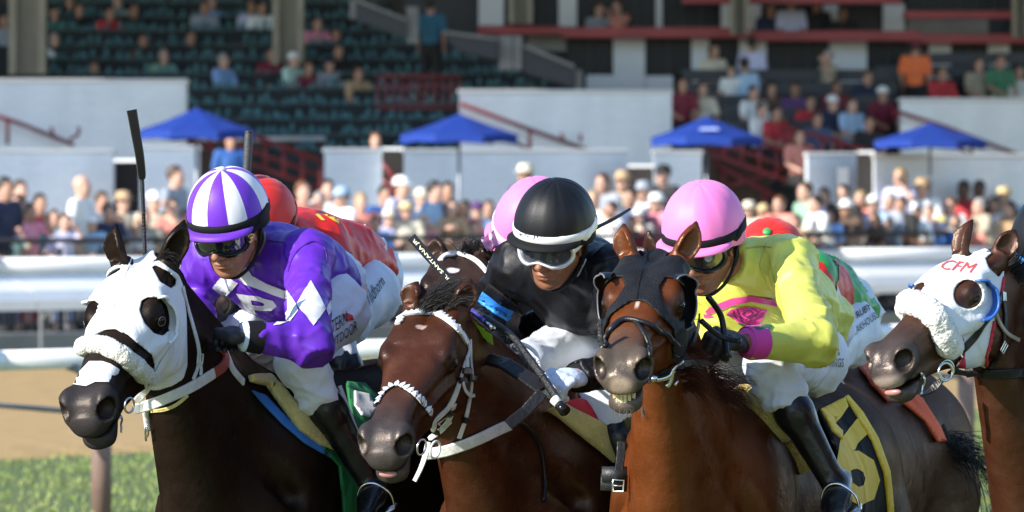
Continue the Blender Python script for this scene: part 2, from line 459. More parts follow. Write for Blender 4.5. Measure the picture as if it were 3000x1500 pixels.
# grass blades of the turf that the picture can show
if 'grass' not in SKIP:
    rs = np.random.RandomState(5); nb = 46000
    u = rs.uniform(-16, 14, nb); w = rs.uniform(-13, .15, nb)
    base = A3(E0) + np.outer(u, TD) + np.outer(w, TN)
    h = rs.uniform(.018, .055, nb) * (.75 + .5 * np.sin(base[:, 0] * 2.1 + base[:, 1] * 1.3) ** 2); an = rs.uniform(0, 6.28, nb); ln = rs.uniform(-.035, .035, (nb, 2))
    wv = np.stack([np.cos(an), np.sin(an), 0 * an], 1) * .006
    tip = base + np.stack([ln[:, 0], ln[:, 1], h], 1)
    V = np.stack([base - wv, base + wv, tip], 1).reshape(-1, 3); F = np.arange(nb * 3, dtype=np.int32).reshape(-1, 3)
    bl = mat('grass blades', (.20, .29, .05), rough=.6, color2=(.29, .32, .08), nscale=.8)
    g = mesh_obj('grass', V, F, bl, None, False); tag(g, 'short sunlit turf grass at the edge of the dirt track', 'grass', kind='stuff')
# apron behind the outer rail
AP = .30
R0 = line_pt(0, 85.0); R1 = line_pt(2650, 101.0); RD = (R1 - R0).normalized(); RN = Vector((-RD.y, RD.x, 0))
P = [R0 + RN * 2.6 - RD * 60, R0 + RN * 2.6 + RD * 90, R0 + RN * 90 + RD * 90, R0 + RN * 90 - RD * 60]
mb = MB(); mb.add([(p.x, p.y, AP) for p in P] + [(p.x, p.y, -.02) for p in P], [(0, 1, 2, 3), (0, 4, 5, 1)]); o = mb.obj('apron', CONC); o['kind'] = 'structure'

# ------------------------------------------------------------------ rails
RAILW = mat('white rail plastic', (.80, .80, .78), rough=.35, noise=.03, nscale=2, bump=.05, bscale=4)
RAILUNDER = mat('rail galvanised steel', (.16, .17, .18), rough=.5, metal=.3)
POSTB = mat('brown post', (.20, .125, .10), rough=.65, noise=.12, nscale=6, bump=.2, bscale=20)
def extrude(mb, prof, a, b, nrm, mi=0):
    """Profile (out, up) swept from a to b; out is measured along nrm."""
    a, b = Vector(a), Vector(b); n = len(prof)
    V = [a + nrm * p[0] + Vector((0, 0, p[1])) for p in prof] + [b + nrm * p[0] + Vector((0, 0, p[1])) for p in prof]
    mb.add(V, [(i, (i + 1) % n, n + (i + 1) % n, n + i) for i in range(n)] + [tuple(range(n))[::-1], tuple(range(n, 2 * n))], mi)
# outer rail with its sloping cover
t = thing('track_rail', 'long white outer rail with a sloping cover between the dirt track and the crowd', 'railing', R0)
t['label'] = 'long white outer rail with a wide sloping cover in front of the crowd'
zt = 1.325; r = .095
circ = [(r * math.cos(a), zt - r + r * math.sin(a)) for a in np.linspace(0, 2 * math.pi, 16, endpoint=False)]
seg = 6.1; k0 = -4
for k in range(k0, 8):
    a = R0 + RD * (k * seg + .01); b = R0 + RD * ((k + 1) * seg - .01)
    mb = MB(); extrude(mb, circ, a, b, RN); part(mb, 'top_tube', RAILW, t, True)
    mb = MB(); extrude(mb, [(.05, zt - .17), (-.50, zt - .40), (-.60, zt - .52), (-.60, zt - .64), (-.57, zt - .64), (-.56, zt - .53), (-.48, zt - .43), (.05, zt - .21)], a, b, RN); part(mb, 'cover', RAILW, t)
for k in range(k0 * 2, 16):
    p = R0 + RD * (k * seg / 2 + .8); mb = MB(); mb.tube([p + RN * .02, p + RN * .02 + Vector((0, 0, zt - .19))], .028, 8); mb.tube([p + RN * .02 + Vector((0, 0, .55)), p - RN * .45 + Vector((0, 0, zt - .44))], .025, 6); part(mb, 'post', RAILUNDER, t)
# inner rail on brown posts
I0 = line_pt(0, 45.0); I1 = line_pt(2600, 54.0); ID = (I1 - I0).normalized(); IN = Vector((-ID.y, ID.x, 0))
t = thing('track_rail', 'pale inner rail on brown posts between the turf and the dirt track', 'railing', I0)
zi = 1.02; rr = .066
for k in range(-3, 5):
    a = I0 + ID * (k * 3.66 + .005); b = I0 + ID * ((k + 1) * 3.66 - .005)
    mb = MB(); extrude(mb, [(rr * 1.05 * math.cos(q), zi + rr * math.sin(q)) for q in np.linspace(0, 2 * math.pi, 16, endpoint=False)], a, b, IN); part(mb, 'top_tube', RAILW, t, True)
kx = (297 - 1500) / FPX; Q0 = I0 - IN * .28; kk = (kx * Q0.y - Q0.x) / (ID.x - kx * ID.y)
for k in range(-3, 4):
    p = I0 + ID * (kk + k * 3.66) - IN * .28
    mb = MB(); mb.tube([p + Vector((0, 0, -.05)), p + Vector((0, 0, .80))], .068, 14); part(mb, 'post', POSTB, t, True)
    mb = MB(); mb.tube(smooth_line([p + Vector((0, 0, .76)), p + Vector((0, 0, .88)) + IN * .06, p + Vector((0, 0, .95)) + IN * .2, p + IN * .28 + Vector((0, 0, zi - .05))], 5), .028, 8); part(mb, 'arm', RAILUNDER, t, True)
    mb = MB(); mb.tube([p + Vector((0, 0, .66)), p + ID * -1.25 + Vector((0, 0, .76))], .018, 8); mb.tube([p + ID * -1.25 + Vector((0, 0, .74)), p + ID * -1.25 + IN * .26 + Vector((0, 0, zi - .04))], .018, 8); part(mb, 'brace', RAILUNDER, t, True)

# ------------------------------------------------------------------ crowd fence
FEN = mat('dark fence paint', (.035, .033, .032), rough=.5)
F0 = R0 + RN * 3.2
t = thing('picket_fence', 'dark metal fence with thin pickets that the crowd leans on', 'fence', F0)
fz = AP + 1.20
mb = MB(); mb.tube([F0 - RD * 5 + Vector((0, 0, fz)), F0 + RD * 26 + Vector((0, 0, fz))], .035, 8); part(mb, 'handrail', FEN, t, True)
mb = MB(); mb.box(F0 + RD * 10.5 + Vector((0, 0, AP + .12)), (31, .03, .04), Matrix.Rotation(math.atan2(RD.y, RD.x), 3, 'Z')); part(mb, 'lower_rail', FEN, t)
pk = None
for i in range(210):
    p = F0 + RD * (-4.9 + i * .146)
    if pk is None:
        mb = MB(); mb.box(p + Vector((0, 0, AP + .54)), (.016, .016, 1.04)); pk = part(mb, 'picket', FEN, t); base_p = p.copy()
    else:
        q = pk.copy(); COL.objects.link(q); q.parent = t; q.location = p - base_p
for i in range(13):
    p = F0 + RD * (-4.9 + i * 2.44); mb = MB(); mb.box(p + Vector((0, 0, AP + .55)), (.06, .06, 1.12)); part(mb, 'post', FEN, t)
# ------------------------------------------------------------------ grandstand
BRICKW = mat('painted brick', (.74, .745, .75), rough=.7, noise=.03, nscale=1.5, bump=.0)
def painted_brick(name, color):
    """White paint over courses of brick: joints as relief (far too fine here to build)."""
    m = mat(name, color, rough=.65)
    n = m.node_tree.nodes; l = m.node_tree.links; b = n['Principled BSDF']
    tc = n.new('ShaderNodeTexCoord'); mp = n.new('ShaderNodeMapping'); mp.inputs['Rotation'].default_value = (math.radians(90), 0, 0); l.new(tc.outputs['Object'], mp.inputs[0])
    br = n.new('ShaderNodeTexBrick'); br.inputs['Scale'].default_value = 1.0; br.inputs['Brick Width'].default_value = .26; br.inputs['Row Height'].default_value = .09; br.inputs['Mortar Size'].default_value = .009
    c = srgb(color); br.inputs['Color1'].default_value = c; br.inputs['Color2'].default_value = tuple(x * .95 for x in c[:3]) + (1,); br.inputs['Mortar'].default_value = tuple(x * .90 for x in c[:3]) + (1,)
    l.new(mp.outputs[0], br.inputs['Vector'])
    st = n.new('ShaderNodeTexNoise'); st.inputs['Scale'].default_value = .9; st.inputs['Detail'].default_value = 6; ms_ = n.new('ShaderNodeMapping'); ms_.inputs['Scale'].default_value = (1.6, 1, .5); l.new(tc.outputs['Object'], ms_.inputs[0]); l.new(ms_.outputs[0], st.inputs['Vector'])
    sr = n.new('ShaderNodeMapRange'); sr.inputs['From Min'].default_value = .35; sr.inputs['From Max'].default_value = .7; sr.inputs['To Min'].default_value = 1.08; sr.inputs['To Max'].default_value = .93; l.new(st.outputs['Fac'], sr.inputs['Value'])
    sc_ = n.new('ShaderNodeVectorMath'); sc_.operation = 'SCALE'; l.new(br.outputs['Color'], sc_.inputs[0]); l.new(sr.outputs[0], sc_.inputs['Scale']); l.new(sc_.outputs[0], b.inputs['Base Color'])
    bp = n.new('ShaderNodeBump'); bp.inputs['Strength'].default_value = .5; bp.inputs['Distance'].default_value = .01; bp.invert = True; l.new(br.outputs['Fac'], bp.inputs['Height']); l.new(bp.outputs[0], b.inputs['Normal'])
    return m
BRICKW = painted_brick('white painted brick', (.84, .88, .92)); BRICKBR = painted_brick('brown brick', (.085, .055, .042))
COPING = mat('white coping', (.78, .78, .77), rough=.6, noise=.04)
REDP = mat('red paint', (.17, .020, .024), rough=.45, noise=.15, nscale=3)
REDB = mat('red beam paint', (.34, .045, .045), rough=.5, noise=.12, nscale=2)
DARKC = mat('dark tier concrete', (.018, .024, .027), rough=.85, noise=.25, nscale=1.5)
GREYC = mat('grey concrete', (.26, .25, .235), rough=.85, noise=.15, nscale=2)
BEIGE = mat('beige steel', (.30, .26, .19), rough=.6, noise=.08, nscale=3)
DARKP = mat('dark panel', (.030, .030, .034), rough=.5, noise=.2)
WHITEP = mat('white panel', (.72, .73, .74), rough=.55, noise=.04)
GLASS = mat('dark window glass', (.010, .012, .016), rough=.25, spec=.15)
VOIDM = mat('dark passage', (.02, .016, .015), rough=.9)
def slab(mb, x0, y0, x1, y1, d, depth, mi=0):
    """A box whose front face covers these picture pixels at distance d."""
    a = px(x0, y1, d); b = px(x1, y0, d)
    mb.box(((a.x + b.x) / 2, d + depth / 2, (a.z + b.z) / 2), (b.x - a.x, depth, b.z - a.z), None, mi)
SLANT = 1.0                                                     # the stand runs away from the camera like the track
def wslab(mb, x0, y0, x1, y1, d, depth, grow=0.):
    """As slab, but its front stands parallel to the track's direction."""
    V = []
    xm = px((x0 + x1) / 2, 0, d).x
    for dd in (0, depth):
        for x, y in ((x0, y1), (x1, y1), (x1, y0), (x0, y0)):
            k = (x - 1500) / FPX; D = (d - SLANT * xm) / (1 - SLANT * k); p = px(x, y, D)
            V.append(Vector((p.x + (grow if x == x1 else -grow), D + dd - (grow if dd == 0 else -grow), p.z)))
    mb.add(V, [(0, 1, 2, 3), (7, 6, 5, 4), (0, 4, 5, 1), (1, 5, 6, 2), (2, 6, 7, 3), (3, 7, 4, 0)])
def wall(label, x0, y0, x1, y1, d, depth, cop=.14, name='white_wall', mtl=None):
    t = thing(name, label, 'wall', (px((x0 + x1) / 2, y1, d).x, d, AP))
    mb = MB(); wslab(mb, x0, y0 + 14, x1, y1, d, depth); part(mb, 'brickwork', mtl or BRICKW, t)
    mb = MB(); wslab(mb, x0, y0, x1, y0 + 13.5, d, depth, .03); c = part(mb, 'coping', COPING, t)
    bv = c.modifiers.new('edge', 'BEVEL'); bv.width = .03; bv.segments = 2
    return t
BASE = 640 + 120
wall('long white brick wall at the far left, behind the bald man', -260, 436, 332, BASE, 108, .5)
wall('white brick wall piece between a dark doorway and the blue umbrella', 410, 426, 582, BASE, 108, .5)
t = wall('tall white brick wall with a red handrail, left of the first blue umbrella', -300, 230, 545, BASE, 112, .6)
wall('white brick pier standing alone beside the dark red stairs, middle left', 950, 434, 1117, BASE, 107, .9)
wall('long low white brick wall under the second blue umbrella', 1183, 436, 1838, BASE, 109, .5)
wall('tall white brick wall with a long red handrail behind the black cap', 1345, 262, 1968, BASE, 113.5, .6)
wall('short white brick wall end right of a small dark opening, behind the pink cap', 1915, 440, 2056, BASE, 110, .5)
t = wall('white brick pier with a dark wall plate, right of the brown brick wall', 2366, 446, 2516, BASE, 110.5, .9)
mb = MB(); slab(mb, 2452, 490, 2486, 560, 110.40, .12); part(mb, 'wall_plate', mat('grey plate', (.22, .24, .27), rough=.4), t)
wall('long low white brick wall at the far right under the fourth umbrella', 2562, 450, 3260, BASE, 111.5, .5)
wall('tall white brick wall at the far right, below the man in orange', 2640, 286, 3300, BASE, 118, .6)
wall('dark brown brick wall in the passage right of the purple cap', 560, 400, 965, BASE, 116, .4, name='brick_wall', mtl=BRICKBR)
wall('dark brown brick wall with red rails behind the yellow jockey', 2040, 405, 2660, BASE, 117, .4, name='brick_wall', mtl=BRICKBR)
for lab, x0, y0, x1, y1 in (('dark doorway in the white wall behind the boy in navy', 334, 474, 408, BASE), ('small dark opening between the white walls behind the tan hat', 1842, 490, 1912, BASE), ('dark gap beside the white pier in the middle left', 1119, 440, 1181, BASE), ('dark gap right of the white pier with the plate', 2518, 450, 2560, BASE)):
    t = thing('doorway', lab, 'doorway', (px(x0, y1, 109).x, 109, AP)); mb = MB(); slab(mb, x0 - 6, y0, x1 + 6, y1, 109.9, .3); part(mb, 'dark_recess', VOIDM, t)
    mb = MB(); slab(mb, x0 - 1, y0 - 8, x1 + 1, y0, 108.2, .4); part(mb, 'lintel', COPING, t)

def rail_run(label, pts, d, posts=(), r=.035, drop=70, name='handrail', extra=(), xc=None):
    def px(x, y, d, px=globals()["px"]):
        if xc is None: return px(x, y, d)
        xm = px(xc, 0, d).x; k = (x - 1500) / FPX; return px(x, y, (d - SLANT * xm) / (1 - SLANT * k))
    t = thing(name, label, 'handrail', px(pts[0][0], pts[0][1], d))
    mb = MB(); mb.tube([px(x, y, d) for x, y in pts], r, 8); part(mb, 'rail_bar', REDP, t, True)
    for e in extra: mb = MB(); mb.tube([px(x, y, d) for x, y in e], r * .8, 8); part(mb, 'rail_bar', REDP, t, True)
    for x, y in posts: mb = MB(); mb.tube([px(x, y, d), px(x, y + drop, d)], r * .9, 8); part(mb, 'post', REDP, t, True)
    return t
rail_run('red handrail sloping down across the tall left wall', [(-40, 330), (60, 362), (214, 424)], 111.7, [(22, 352), (-20, 340)], xc=122, extra=[[(150, 372), (155, 396), (175, 408)], [(232, 372), (228, 396), (205, 408)]])
rail_run('long red handrail sloping down the tall middle wall', [(1352, 305), (1548, 378), (1728, 442)], 113.2, [(1552, 380)], drop=60, xc=1656, extra=[[(1380, 388), (1440, 420)], [(1480, 400), (1545, 436)], [(1645, 390), (1650, 415)], [(1700, 392), (1702, 415)]])
rail_run('red handrail sloping down the tall right wall', [(2620, 325), (2770, 372), (2990, 456)], 117.7, [(2846, 408)], drop=45, xc=2970, extra=[[(2770, 412), (2840, 452)]])
for i, (lab, x0, y0, x1, y1, n) in enumerate((('red stair railing above the brown brick wall, left of the white pier', 560, 330, 940, 470, 7), ('red stair railing in front of the brown brick wall at right', 2070, 360, 2380, 470, 6), ('red stair railing beside the seated people under the clubhouse', 2300, 372, 2570, 448, 5), ('red stair railing in the gap left of the low middle wall', 1112, 470, 1190, 560, 2))):
    sl = (y1 - y0) / (x1 - x0)
    rail_run(lab, [(x0, y0), (x1, y1)], 114.6 if i != 3 else 109.6, [(x0 + (x1 - x0) * k / n, y0 + (y1 - y0) * k / n) for k in range(n + 1)], r=.04, drop=90 if i < 2 else 60, extra=[[(x0, y0 + 45), (x1, y1 + 45)], [(x0, y0 + 85), (x1, y1 + 85)]])
rail_run('red crossed railing against the brown brick wall at right', [(2080, 470), (2300, 590)], 115.5, [(2120, 490), (2240, 556)], r=.045, extra=[[(2090, 560), (2340, 480)], [(2070, 420), (2200, 500)]])
t = rail_run('red railing panel in front of the green seats, above the second umbrella', [(1105, 222), (1345, 222)], 113.8, [(1105 + 24 * k, 222) for k in range(11)], r=.017, drop=96, extra=[[(1105, 250), (1345, 250)], [(1105, 316), (1345, 316)]])

# seat tiers and green seats
SEATG = mat('green seat plastic', (.13, .29, .31), rough=.25, spec=.6)
SEATF = mat('seat frame', (.05, .06, .06), rough=.5)
rows = [(-6, 40, 1130), (36, 60, 1150), (76, 70, 1180), (118, 70, 1240), (160, 80, 1400), (203, 80, 1520), (247, 550, 1600), (291, 550, 1350), (336, 550, 1310), (382, 560, 1360), (428, 600, 1500)]
names = ['topmost', 'second from the top', 'third from the top', 'fourth from the top', 'fifth from the top', 'middle', 'fifth from the bottom', 'fourth from the bottom', 'third from the bottom', 'second from the bottom', 'bottom']
stand = thing('grandstand', 'dark roofed grandstand with stepped concrete tiers, columns and red beams', 'grandstand', (0, 118, AP))
seat_me = None
rowd = lambda i: 127.5 - i * 1.15
for i, (y, x0, x1) in enumerate(rows):
    d = rowd(i); zt_ = px(0, y + 17, d).z
    mb = MB(); a = px(-900, y, d).x; b = px(x1 + 20, y, d).x
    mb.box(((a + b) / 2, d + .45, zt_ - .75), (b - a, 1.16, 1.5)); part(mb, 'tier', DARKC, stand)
    t = thing('seat_row', 'row of dark green seats in the grandstand, ' + names[i] + ' row', 'seat row', (px((x0 + x1) / 2, y, d).x, d, zt_))
    mb = MB(); A, Bq = px(x0, y, d), px(x1, y, d); mb.box(((A.x + Bq.x) / 2, d + .22, zt_ + .03), (Bq.x - A.x, .04, .05)); part(mb, 'seat_rail', SEATF, t)
    n = int((x1 - x0) / 20.5); sp = (Bq.x - A.x) / n
    for k in range(n):
        if rnd.random() < .07: continue
        c = Vector((A.x + sp * (k + .5), d, zt_))
        if seat_me is None:
            mb = MB(); w = sp * .27; V = []; mm = 6; nn = 5     # curved back and pan
            for j in range(nn):
                for q in range(mm):
                    u = -1 + 2 * q / (mm - 1); v = j / (nn - 1)
                    V.append((u * w * (1 - .18 * v * v), .30 + .07 * v - .05 * u * u - .03 * (v - .5) ** 2 * 4, .09 + v * .105 * (1 - .25 * u * u)))
            mb.add(V, [(j * mm + q, j * mm + q + 1, (j + 1) * mm + q + 1, (j + 1) * mm + q) for j in range(nn - 1) for q in range(mm - 1)])
            mb.box((0, .16, .055), (w * 1.9, .22, .03))
            so = mb.obj('seat', SEATG, t, True, world=False); seat_me = so.data; so.location = c - t.location
            md = None
        else:
            so = link(bpy.data.objects.new('seat', seat_me)); so.parent = t; so.location = c - t.location; so.rotation_euler = (rnd.uniform(-.25, .12), 0, rnd.uniform(-.25, .25))
# seating on the right, dark
for i, (y, x0, x1) in enumerate(((212, 2640, 3100), (250, 2560, 3100), (262, 1990, 2640), (300, 1990, 2640), (338, 2010, 2620), (376, 2030, 2600), (414, 2070, 2560))):
    d = 122.5 - i * 1.0; zz = px(0, y + 18, d).z; mb = MB(); a = px(x0, y, d).x; b = px(x1, y, d).x
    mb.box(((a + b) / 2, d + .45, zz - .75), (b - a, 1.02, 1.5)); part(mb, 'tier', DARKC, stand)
    t = thing('bench', 'dark bench row in the right seating block, ' + ['behind the man in orange', 'under the man in orange', 'highest below the window panels', 'second below the window panels', 'third below the window panels', 'fourth below the window panels', 'lowest above the brown wall'][i], 'bench', ((a + b) / 2, d, zz))
    mb = MB(); mb.box(((a + b) / 2, d + .2, zz + .17), (b - a - .1, .26, .05)); part(mb, 'bench_seat', DARKP, t)
    mb = MB(); mb.box(((a + b) / 2, d + .34, zz + .36), (b - a - .1, .04, .2)); part(mb, 'bench_back', DARKP, t)
    for k in range(4): mb = MB(); mb.box((a + .3 + (b - a - .6) * k / 3, d + .24, zz + .09), (.06, .2, .17)); part(mb, 'support', DARKP, t)
# columns
for x0, x1, yb, d in ((28, 136, 218, 121), (800, 890, 190, 122), (2140, 2192, 100, 123.2), (1490, 1560, 70, 123.4), (2965, 3010, 110, 123.2)):
    mb = MB(); w = px(x1, 0, d).x - px(x0, 0, d).x; c = px((x0 + x1) / 2, yb, d); hgt = 6.
    mb.box((c.x - w * .40, d, c.z + hgt / 2), (w * .2, .5, hgt)); mb.box((c.x + w * .40, d, c.z + hgt / 2), (w * .2, .5, hgt)); mb.box((c.x, d + .12, c.z + hgt / 2), (w * .6, .10, hgt)); part(mb, 'column', BEIGE, stand)
mb = MB(); mb.box((-15, 129, 12.6), (130, 50, .5)); part(mb, 'roof', GREYC, stand)
mb = MB(); mb.box((-15, 150, 6), (130, .5, 13)); part(mb, 'back_wall', DARKP, stand)
mb = MB(); mb.box((-78, 131, 6), (.5, 40, 13)); part(mb, 'end_wall', DARKP, stand)
# stair between the seats and the clubhouse: stepped dark parapets with light copings
for (pts, cop) in (([(1043, 4), (1190, 62), (1190, 112), (1043, 60)], 8), ([(1300, 98), (1458, 118), (1458, 175), (1340, 150)], 8), ([(1536, 140), (1684, 200), (1684, 258), (1536, 214)], 10)):
    d = 119.0; mb = MB(); n = len(pts)
    V = [px(x, y, d) for x, y in pts] + [px(x, y, d) + Vector((0, .35, 0)) for x, y in pts]
    mb.add(V, [tuple(range(n))[::-1], tuple(range(n, 2 * n))] + [(i, (i + 1) % n, n + (i + 1) % n, n + i) for i in range(n)]); part(mb, 'stair_parapet', DARKP, stand)
    mb = MB(); V = []
    for x, y in pts[:2]: V += [px(x, y - cop, d - .1), px(x, y, d - .1), px(x, y, d + .5), px(x, y - cop, d + .5)]
    mb.add(V, [(0, 1, 5, 4), (1, 2, 6, 5), (2, 3, 7, 6), (3, 0, 4, 7), (0, 3, 2, 1), (4, 5, 6, 7)]); part(mb, 'stair_coping', GREYC, stand)
for x0, y0, x1, y1 in ((1192, 20, 1225, 125), (1462, 105, 1500, 205), (1504, 105, 1530, 205), (1686, 205, 1706, 262), (1025, 0, 1042, 55)):
    mb = MB(); slab(mb, x0, y0, x1, y1, 119.2, .4); part(mb, 'stair_post', GREYC, stand)
# clubhouse: storeys of white panels, dark windows and red beams
club = thing('clubhouse', 'clubhouse behind the stand with white panels, dark windows and red floor beams', 'building', (px(2200, 0, 126).x, 126, AP))
def seg_(nm, m, x0, y0, x1, y1, d, dp): mb = MB(); slab(mb, x0, y0, x1, y1, d, dp); return part(mb, nm, m, club)
seg_('rear_wall', DARKP, 1180, -220, 3300, 300, 127.0, .3)
for x0, y0, x1, y1 in ((1400, 76, 1650, 100), (1650, 80, 2200, 110), (2200, 90, 2700, 119), (2700, 100, 3250, 126), (2000, -20, 2642, 10), (2652, 32, 2962, 54)):
    seg_('floor_beam', REDB, x0, y0, x1, y1, 124.0, .8)
for x0, y0, x1, y1 in ((1402, -160, 1476, 74), (1637, -160, 1690, 78), (1922, -160, 1940, 82), (2112, -160, 2140, 86), (2194, -160, 2230, 88), (2412, -160, 2456, 92), (2587, 12, 2650, 96), (1797, 108, 1890, 262), (2026, 112, 2078, 275), (2166, 114, 2246, 250), (2430, 121, 2540, 246), (2722, 126, 2786, 232), (2895, 128, 2957, 205), (1545, 104, 1658, 150), (2660, 56, 2895, 99), (1718, 220, 1797, 262), (1892, 222, 1972, 262)):
    seg_('wall_panel', GREYC if (y1 - y0 < 50 and x1 - x0 > 100) else WHITEP, x0, y0, x1, y1, 124.83 if y0 > 100 else 126.0, .12)
for x0, y0, x1, y1 in ((1660, 112, 1795, 216), (1893, 112, 2024, 220), (2080, 114, 2164, 240), (2248, 116, 2428, 246), (2542, 122, 2720, 236), (2788, 128, 2893, 232), (2959, 128, 3100, 232), (1478, -100, 1635, 72), (1692, -100, 1920, 78), (1942, -100, 2110, 82), (2232, -100, 2410, 90), (2458, -100, 2585, 94), (2655, -100, 2960, 30), (2965, -100, 3100, 98)):
    dw = 124.97 if y0 > 100 else 126.3; w = seg_('window', GLASS, x0, y0, x1, y1, dw, .1)
    n = max(1, int((x1 - x0) / 50))
    for k in range(1, n):
        xx = x0 + (x1 - x0) * k / n; mb = MB(); slab(mb, xx - 2, y0, xx + 2, y1, dw - .06, .05); part(mb, 'mullion', DARKP, w)
# blue umbrellas
UMB = mat('blue umbrella canvas', (.0015, .032, .25), rough=.8, sheen=.0, noise=.06, nscale=2)
UMBT = mat('pale umbrella print', (.35, .45, .75), rough=.8)
POLE = mat('grey umbrella pole', (.25, .27, .30), rough=.4, metal=.5)
for i, (ax, ay, lx, ly, rx, ry, d, lab) in enumerate(((575, 316, 418, 380, 742, 384, 103, 'blue umbrella against the tall left wall, above the striped purple cap'), (1345, 333, 1184, 393, 1512, 394, 105, 'blue umbrella in front of the green seats and the middle wall'), (2070, 341, 1906, 399, 2214, 405, 106, 'blue umbrella with pale lettering, above the pink cap'), (2725, 360, 2572, 411, 2880, 409, 109.3, 'blue umbrella over the far right wall with its pole showing'))):
    ap = px(ax, ay, d); w = (px(rx, 0, d).x - px(lx, 0, d).x) / 2; ze = px(0, (ly + ry) / 2, d).z - .03
    t = thing('umbrella', lab, 'umbrella', (ap.x, d, AP), 'blue umbrellas in front of the stand')
    n = 8; rim = [Vector((ap.x + w * math.cos(2 * math.pi * (k + .5) / n) * 1.13, d + w * math.sin(2 * math.pi * (k + .5) / n) * 1.13, ze + (.02 if k % 2 else 0))) for k in range(n)]
    top = Vector((ap.x, d, ap.z))
    for k in range(n):
        a, b = rim[k], rim[(k + 1) % n]; m1 = (a + top) / 2 - Vector((0, 0, .008)); m2 = (b + top) / 2 - Vector((0, 0, .008)); mm = (a + b) / 2 - Vector((0, 0, -.02))
        mb = MB(); V = [a, mm, b, m2, m1, top, a - Vector((0, 0, .12)), mm - Vector((0, 0, .11)), b - Vector((0, 0, .12))]
        mb.add(V, [(0, 1, 3, 4), (1, 2, 3), (4, 3, 5), (6, 7, 1, 0), (7, 8, 2, 1)]); part(mb, 'canopy_panel', UMB, t)
        mb = MB(); mb.tube([top - Vector((0, 0, .06)), a - Vector((0, 0, .03))], .012, 6); part(mb, 'rib', POLE, t)
    mb = MB(); mb.tube([(ap.x, d, AP), top], .022, 10); part(mb, 'pole', POLE, t, True)
    mb = MB(); mb.ball(top - Vector((0, 0, .006)), .02); part(mb, 'finial', UMB, t, True)
    mb = MB(); mb.tube([(ap.x, d, AP), (ap.x, d, AP + .1)], .25, 16); part(mb, 'base', POLE, t)
    if i == 2:
        mb = MB(); V = [px(2045, 381, d - w * .88), px(2110, 381, d - w * .88), px(2100, 374, d - w * .75), px(2055, 374, d - w * .75)]; part_ = mb
        mb.add(V, [(0, 1, 2, 3)]); part(mb, 'lettering', UMBT, t)
# ------------------------------------------------------------------ the horse's head (x poll to muzzle, y left, z up; metres)
def head_field(P, ears=None, mouth=.5):
    """Distance field of a thoroughbred's head in its own frame."""
    x, y, z = P[:, 0], np.abs(P[:, 1]), P[:, 2]
    Q = np.stack([x, y, z], 1)
    sk = loft(Q, [-.08, -.03, .03, .08, .13, .18, .23, .28, .34, .40, .46, .51, .55, .58, .602],
              [-.055, -.02, .000, .012, .018, .018, .013, .005, -.003, -.008, -.012, -.016, -.024, -.040, -.070],
              [-.15, -.15, -.15, -.14, -.135, -.13, -.125, -.115, -.105, -.105, -.11, -.120, -.130, -.132, -.115],
              [.060, .072, .080, .088, .097, .102, .096, .084, .070, .061, .057, .058, .061, .056, .026], 2.9)
    jaw = loft(Q, [-.05, .0, .05, .10, .15, .20, .26, .32, .38, .44, .49, .525, .555, .575],
               [-.07, -.06, -.06, -.06, -.06, -.06, -.06, -.06, -.07, -.08, -.11, -.130, -.140, -.150],
               [-.11, -.165, -.215, -.242, -.249, -.240, -.220, -.200, -.185, -.175, -.173, -.190, -.192, -.170],
               [.040, .056, .068, .073, .071, .066, .058, .050, .044, .040, .040, .043, .041, .022], 2.6)
    d = smin(sk, jaw, .03)
    d = smin(d, ell(Q, (.12, .066, -.165), (.095, .026, .075)), .02)                       # cheek
    d = smin(d, ell(Q, (.190, .086, -.012), (.047, .023, .026)), .022)                     # orbital arch
    d = smin(d, cone(Q, (.235, .088, -.088), (.385, .062, -.078), .016, .009), .022)       # facial crest
    d = smin(d, ell(Q, (.11, .052, .008), (.07, .038, .018)), .03)                         # temple
    d = smin(d, ell(Q, (.552, .051, -.064), (.050, .031, .048)), .018)                     # nostril wing
    d = smin(d, ell(Q, (.590, 0, -.104), (.026, .048, .036)), .018)                        # upper lip
    d = smin(d, ell(Q, (.552, 0, -.168 - .012 * mouth), (.038, .042, .026)), .015)                        # chin
    d = smin(d, ell(Q, (.005, .064, -.005), (.05, .03, .03)), .03)                          # ear base
    d = smax(d, -ell(Q, (.236, .120, -.062), (.032, .018, .018)), .02)                     # hollow below the eye
    d = smax(d, -ell(Q, (.150, .112, -.012), (.026, .016, .016)), .02)                     # hollow above the eye
    d = smax(d, -ell(Q, (.42, .070, -.062), (.06, .012, .016)), .02)                       # groove beside the nose bone
    c, s = math.cos(.5), math.sin(.5)
    R = np.array([[c, 0, -s], [0, 1, 0], [s, 0, c]]).T
    d = smax(d, -ell(Q, (.583, .064, -.063), (.036, .026, .029), R), .007)                 # nostril
    d = smin(d, ell(Q, (.214, .094, -.036), (.027, .0225, .0215)), .010)                     # lids
    dv = A3((.50, .866, .05)); dv /= np.linalg.norm(dv); tv = A3((.866, -.50, -.22)); tv -= dv * (tv @ dv); tv /= np.linalg.norm(tv); Re = np.array([dv, tv, np.cross(dv, tv)]).T
    d = smax(d, -ell(Q, A3((.214, .094, -.036)) + dv * .021, (.013, .0185, .0115), Re), .004)   # the opening of the eye
    d = smin(d, cone(Q, (.192, .100, -.016), (.232, .098, -.024), .0065, .0055), .006)          # upper lid
    # mouth
    zl = -.140 - (.585 - x) * .06
    gap = .0025 + mouth * .012 * np.clip((x - .50) / .08, 0, 1)
    m = np.maximum(np.abs(z - zl) - gap, np.maximum(.475 - x, .012 - 1))
    d = smax(d, -m, .006)
    for e in (ears or []):
        d = smin(d, ear_field(P, *e), .016)
    return d

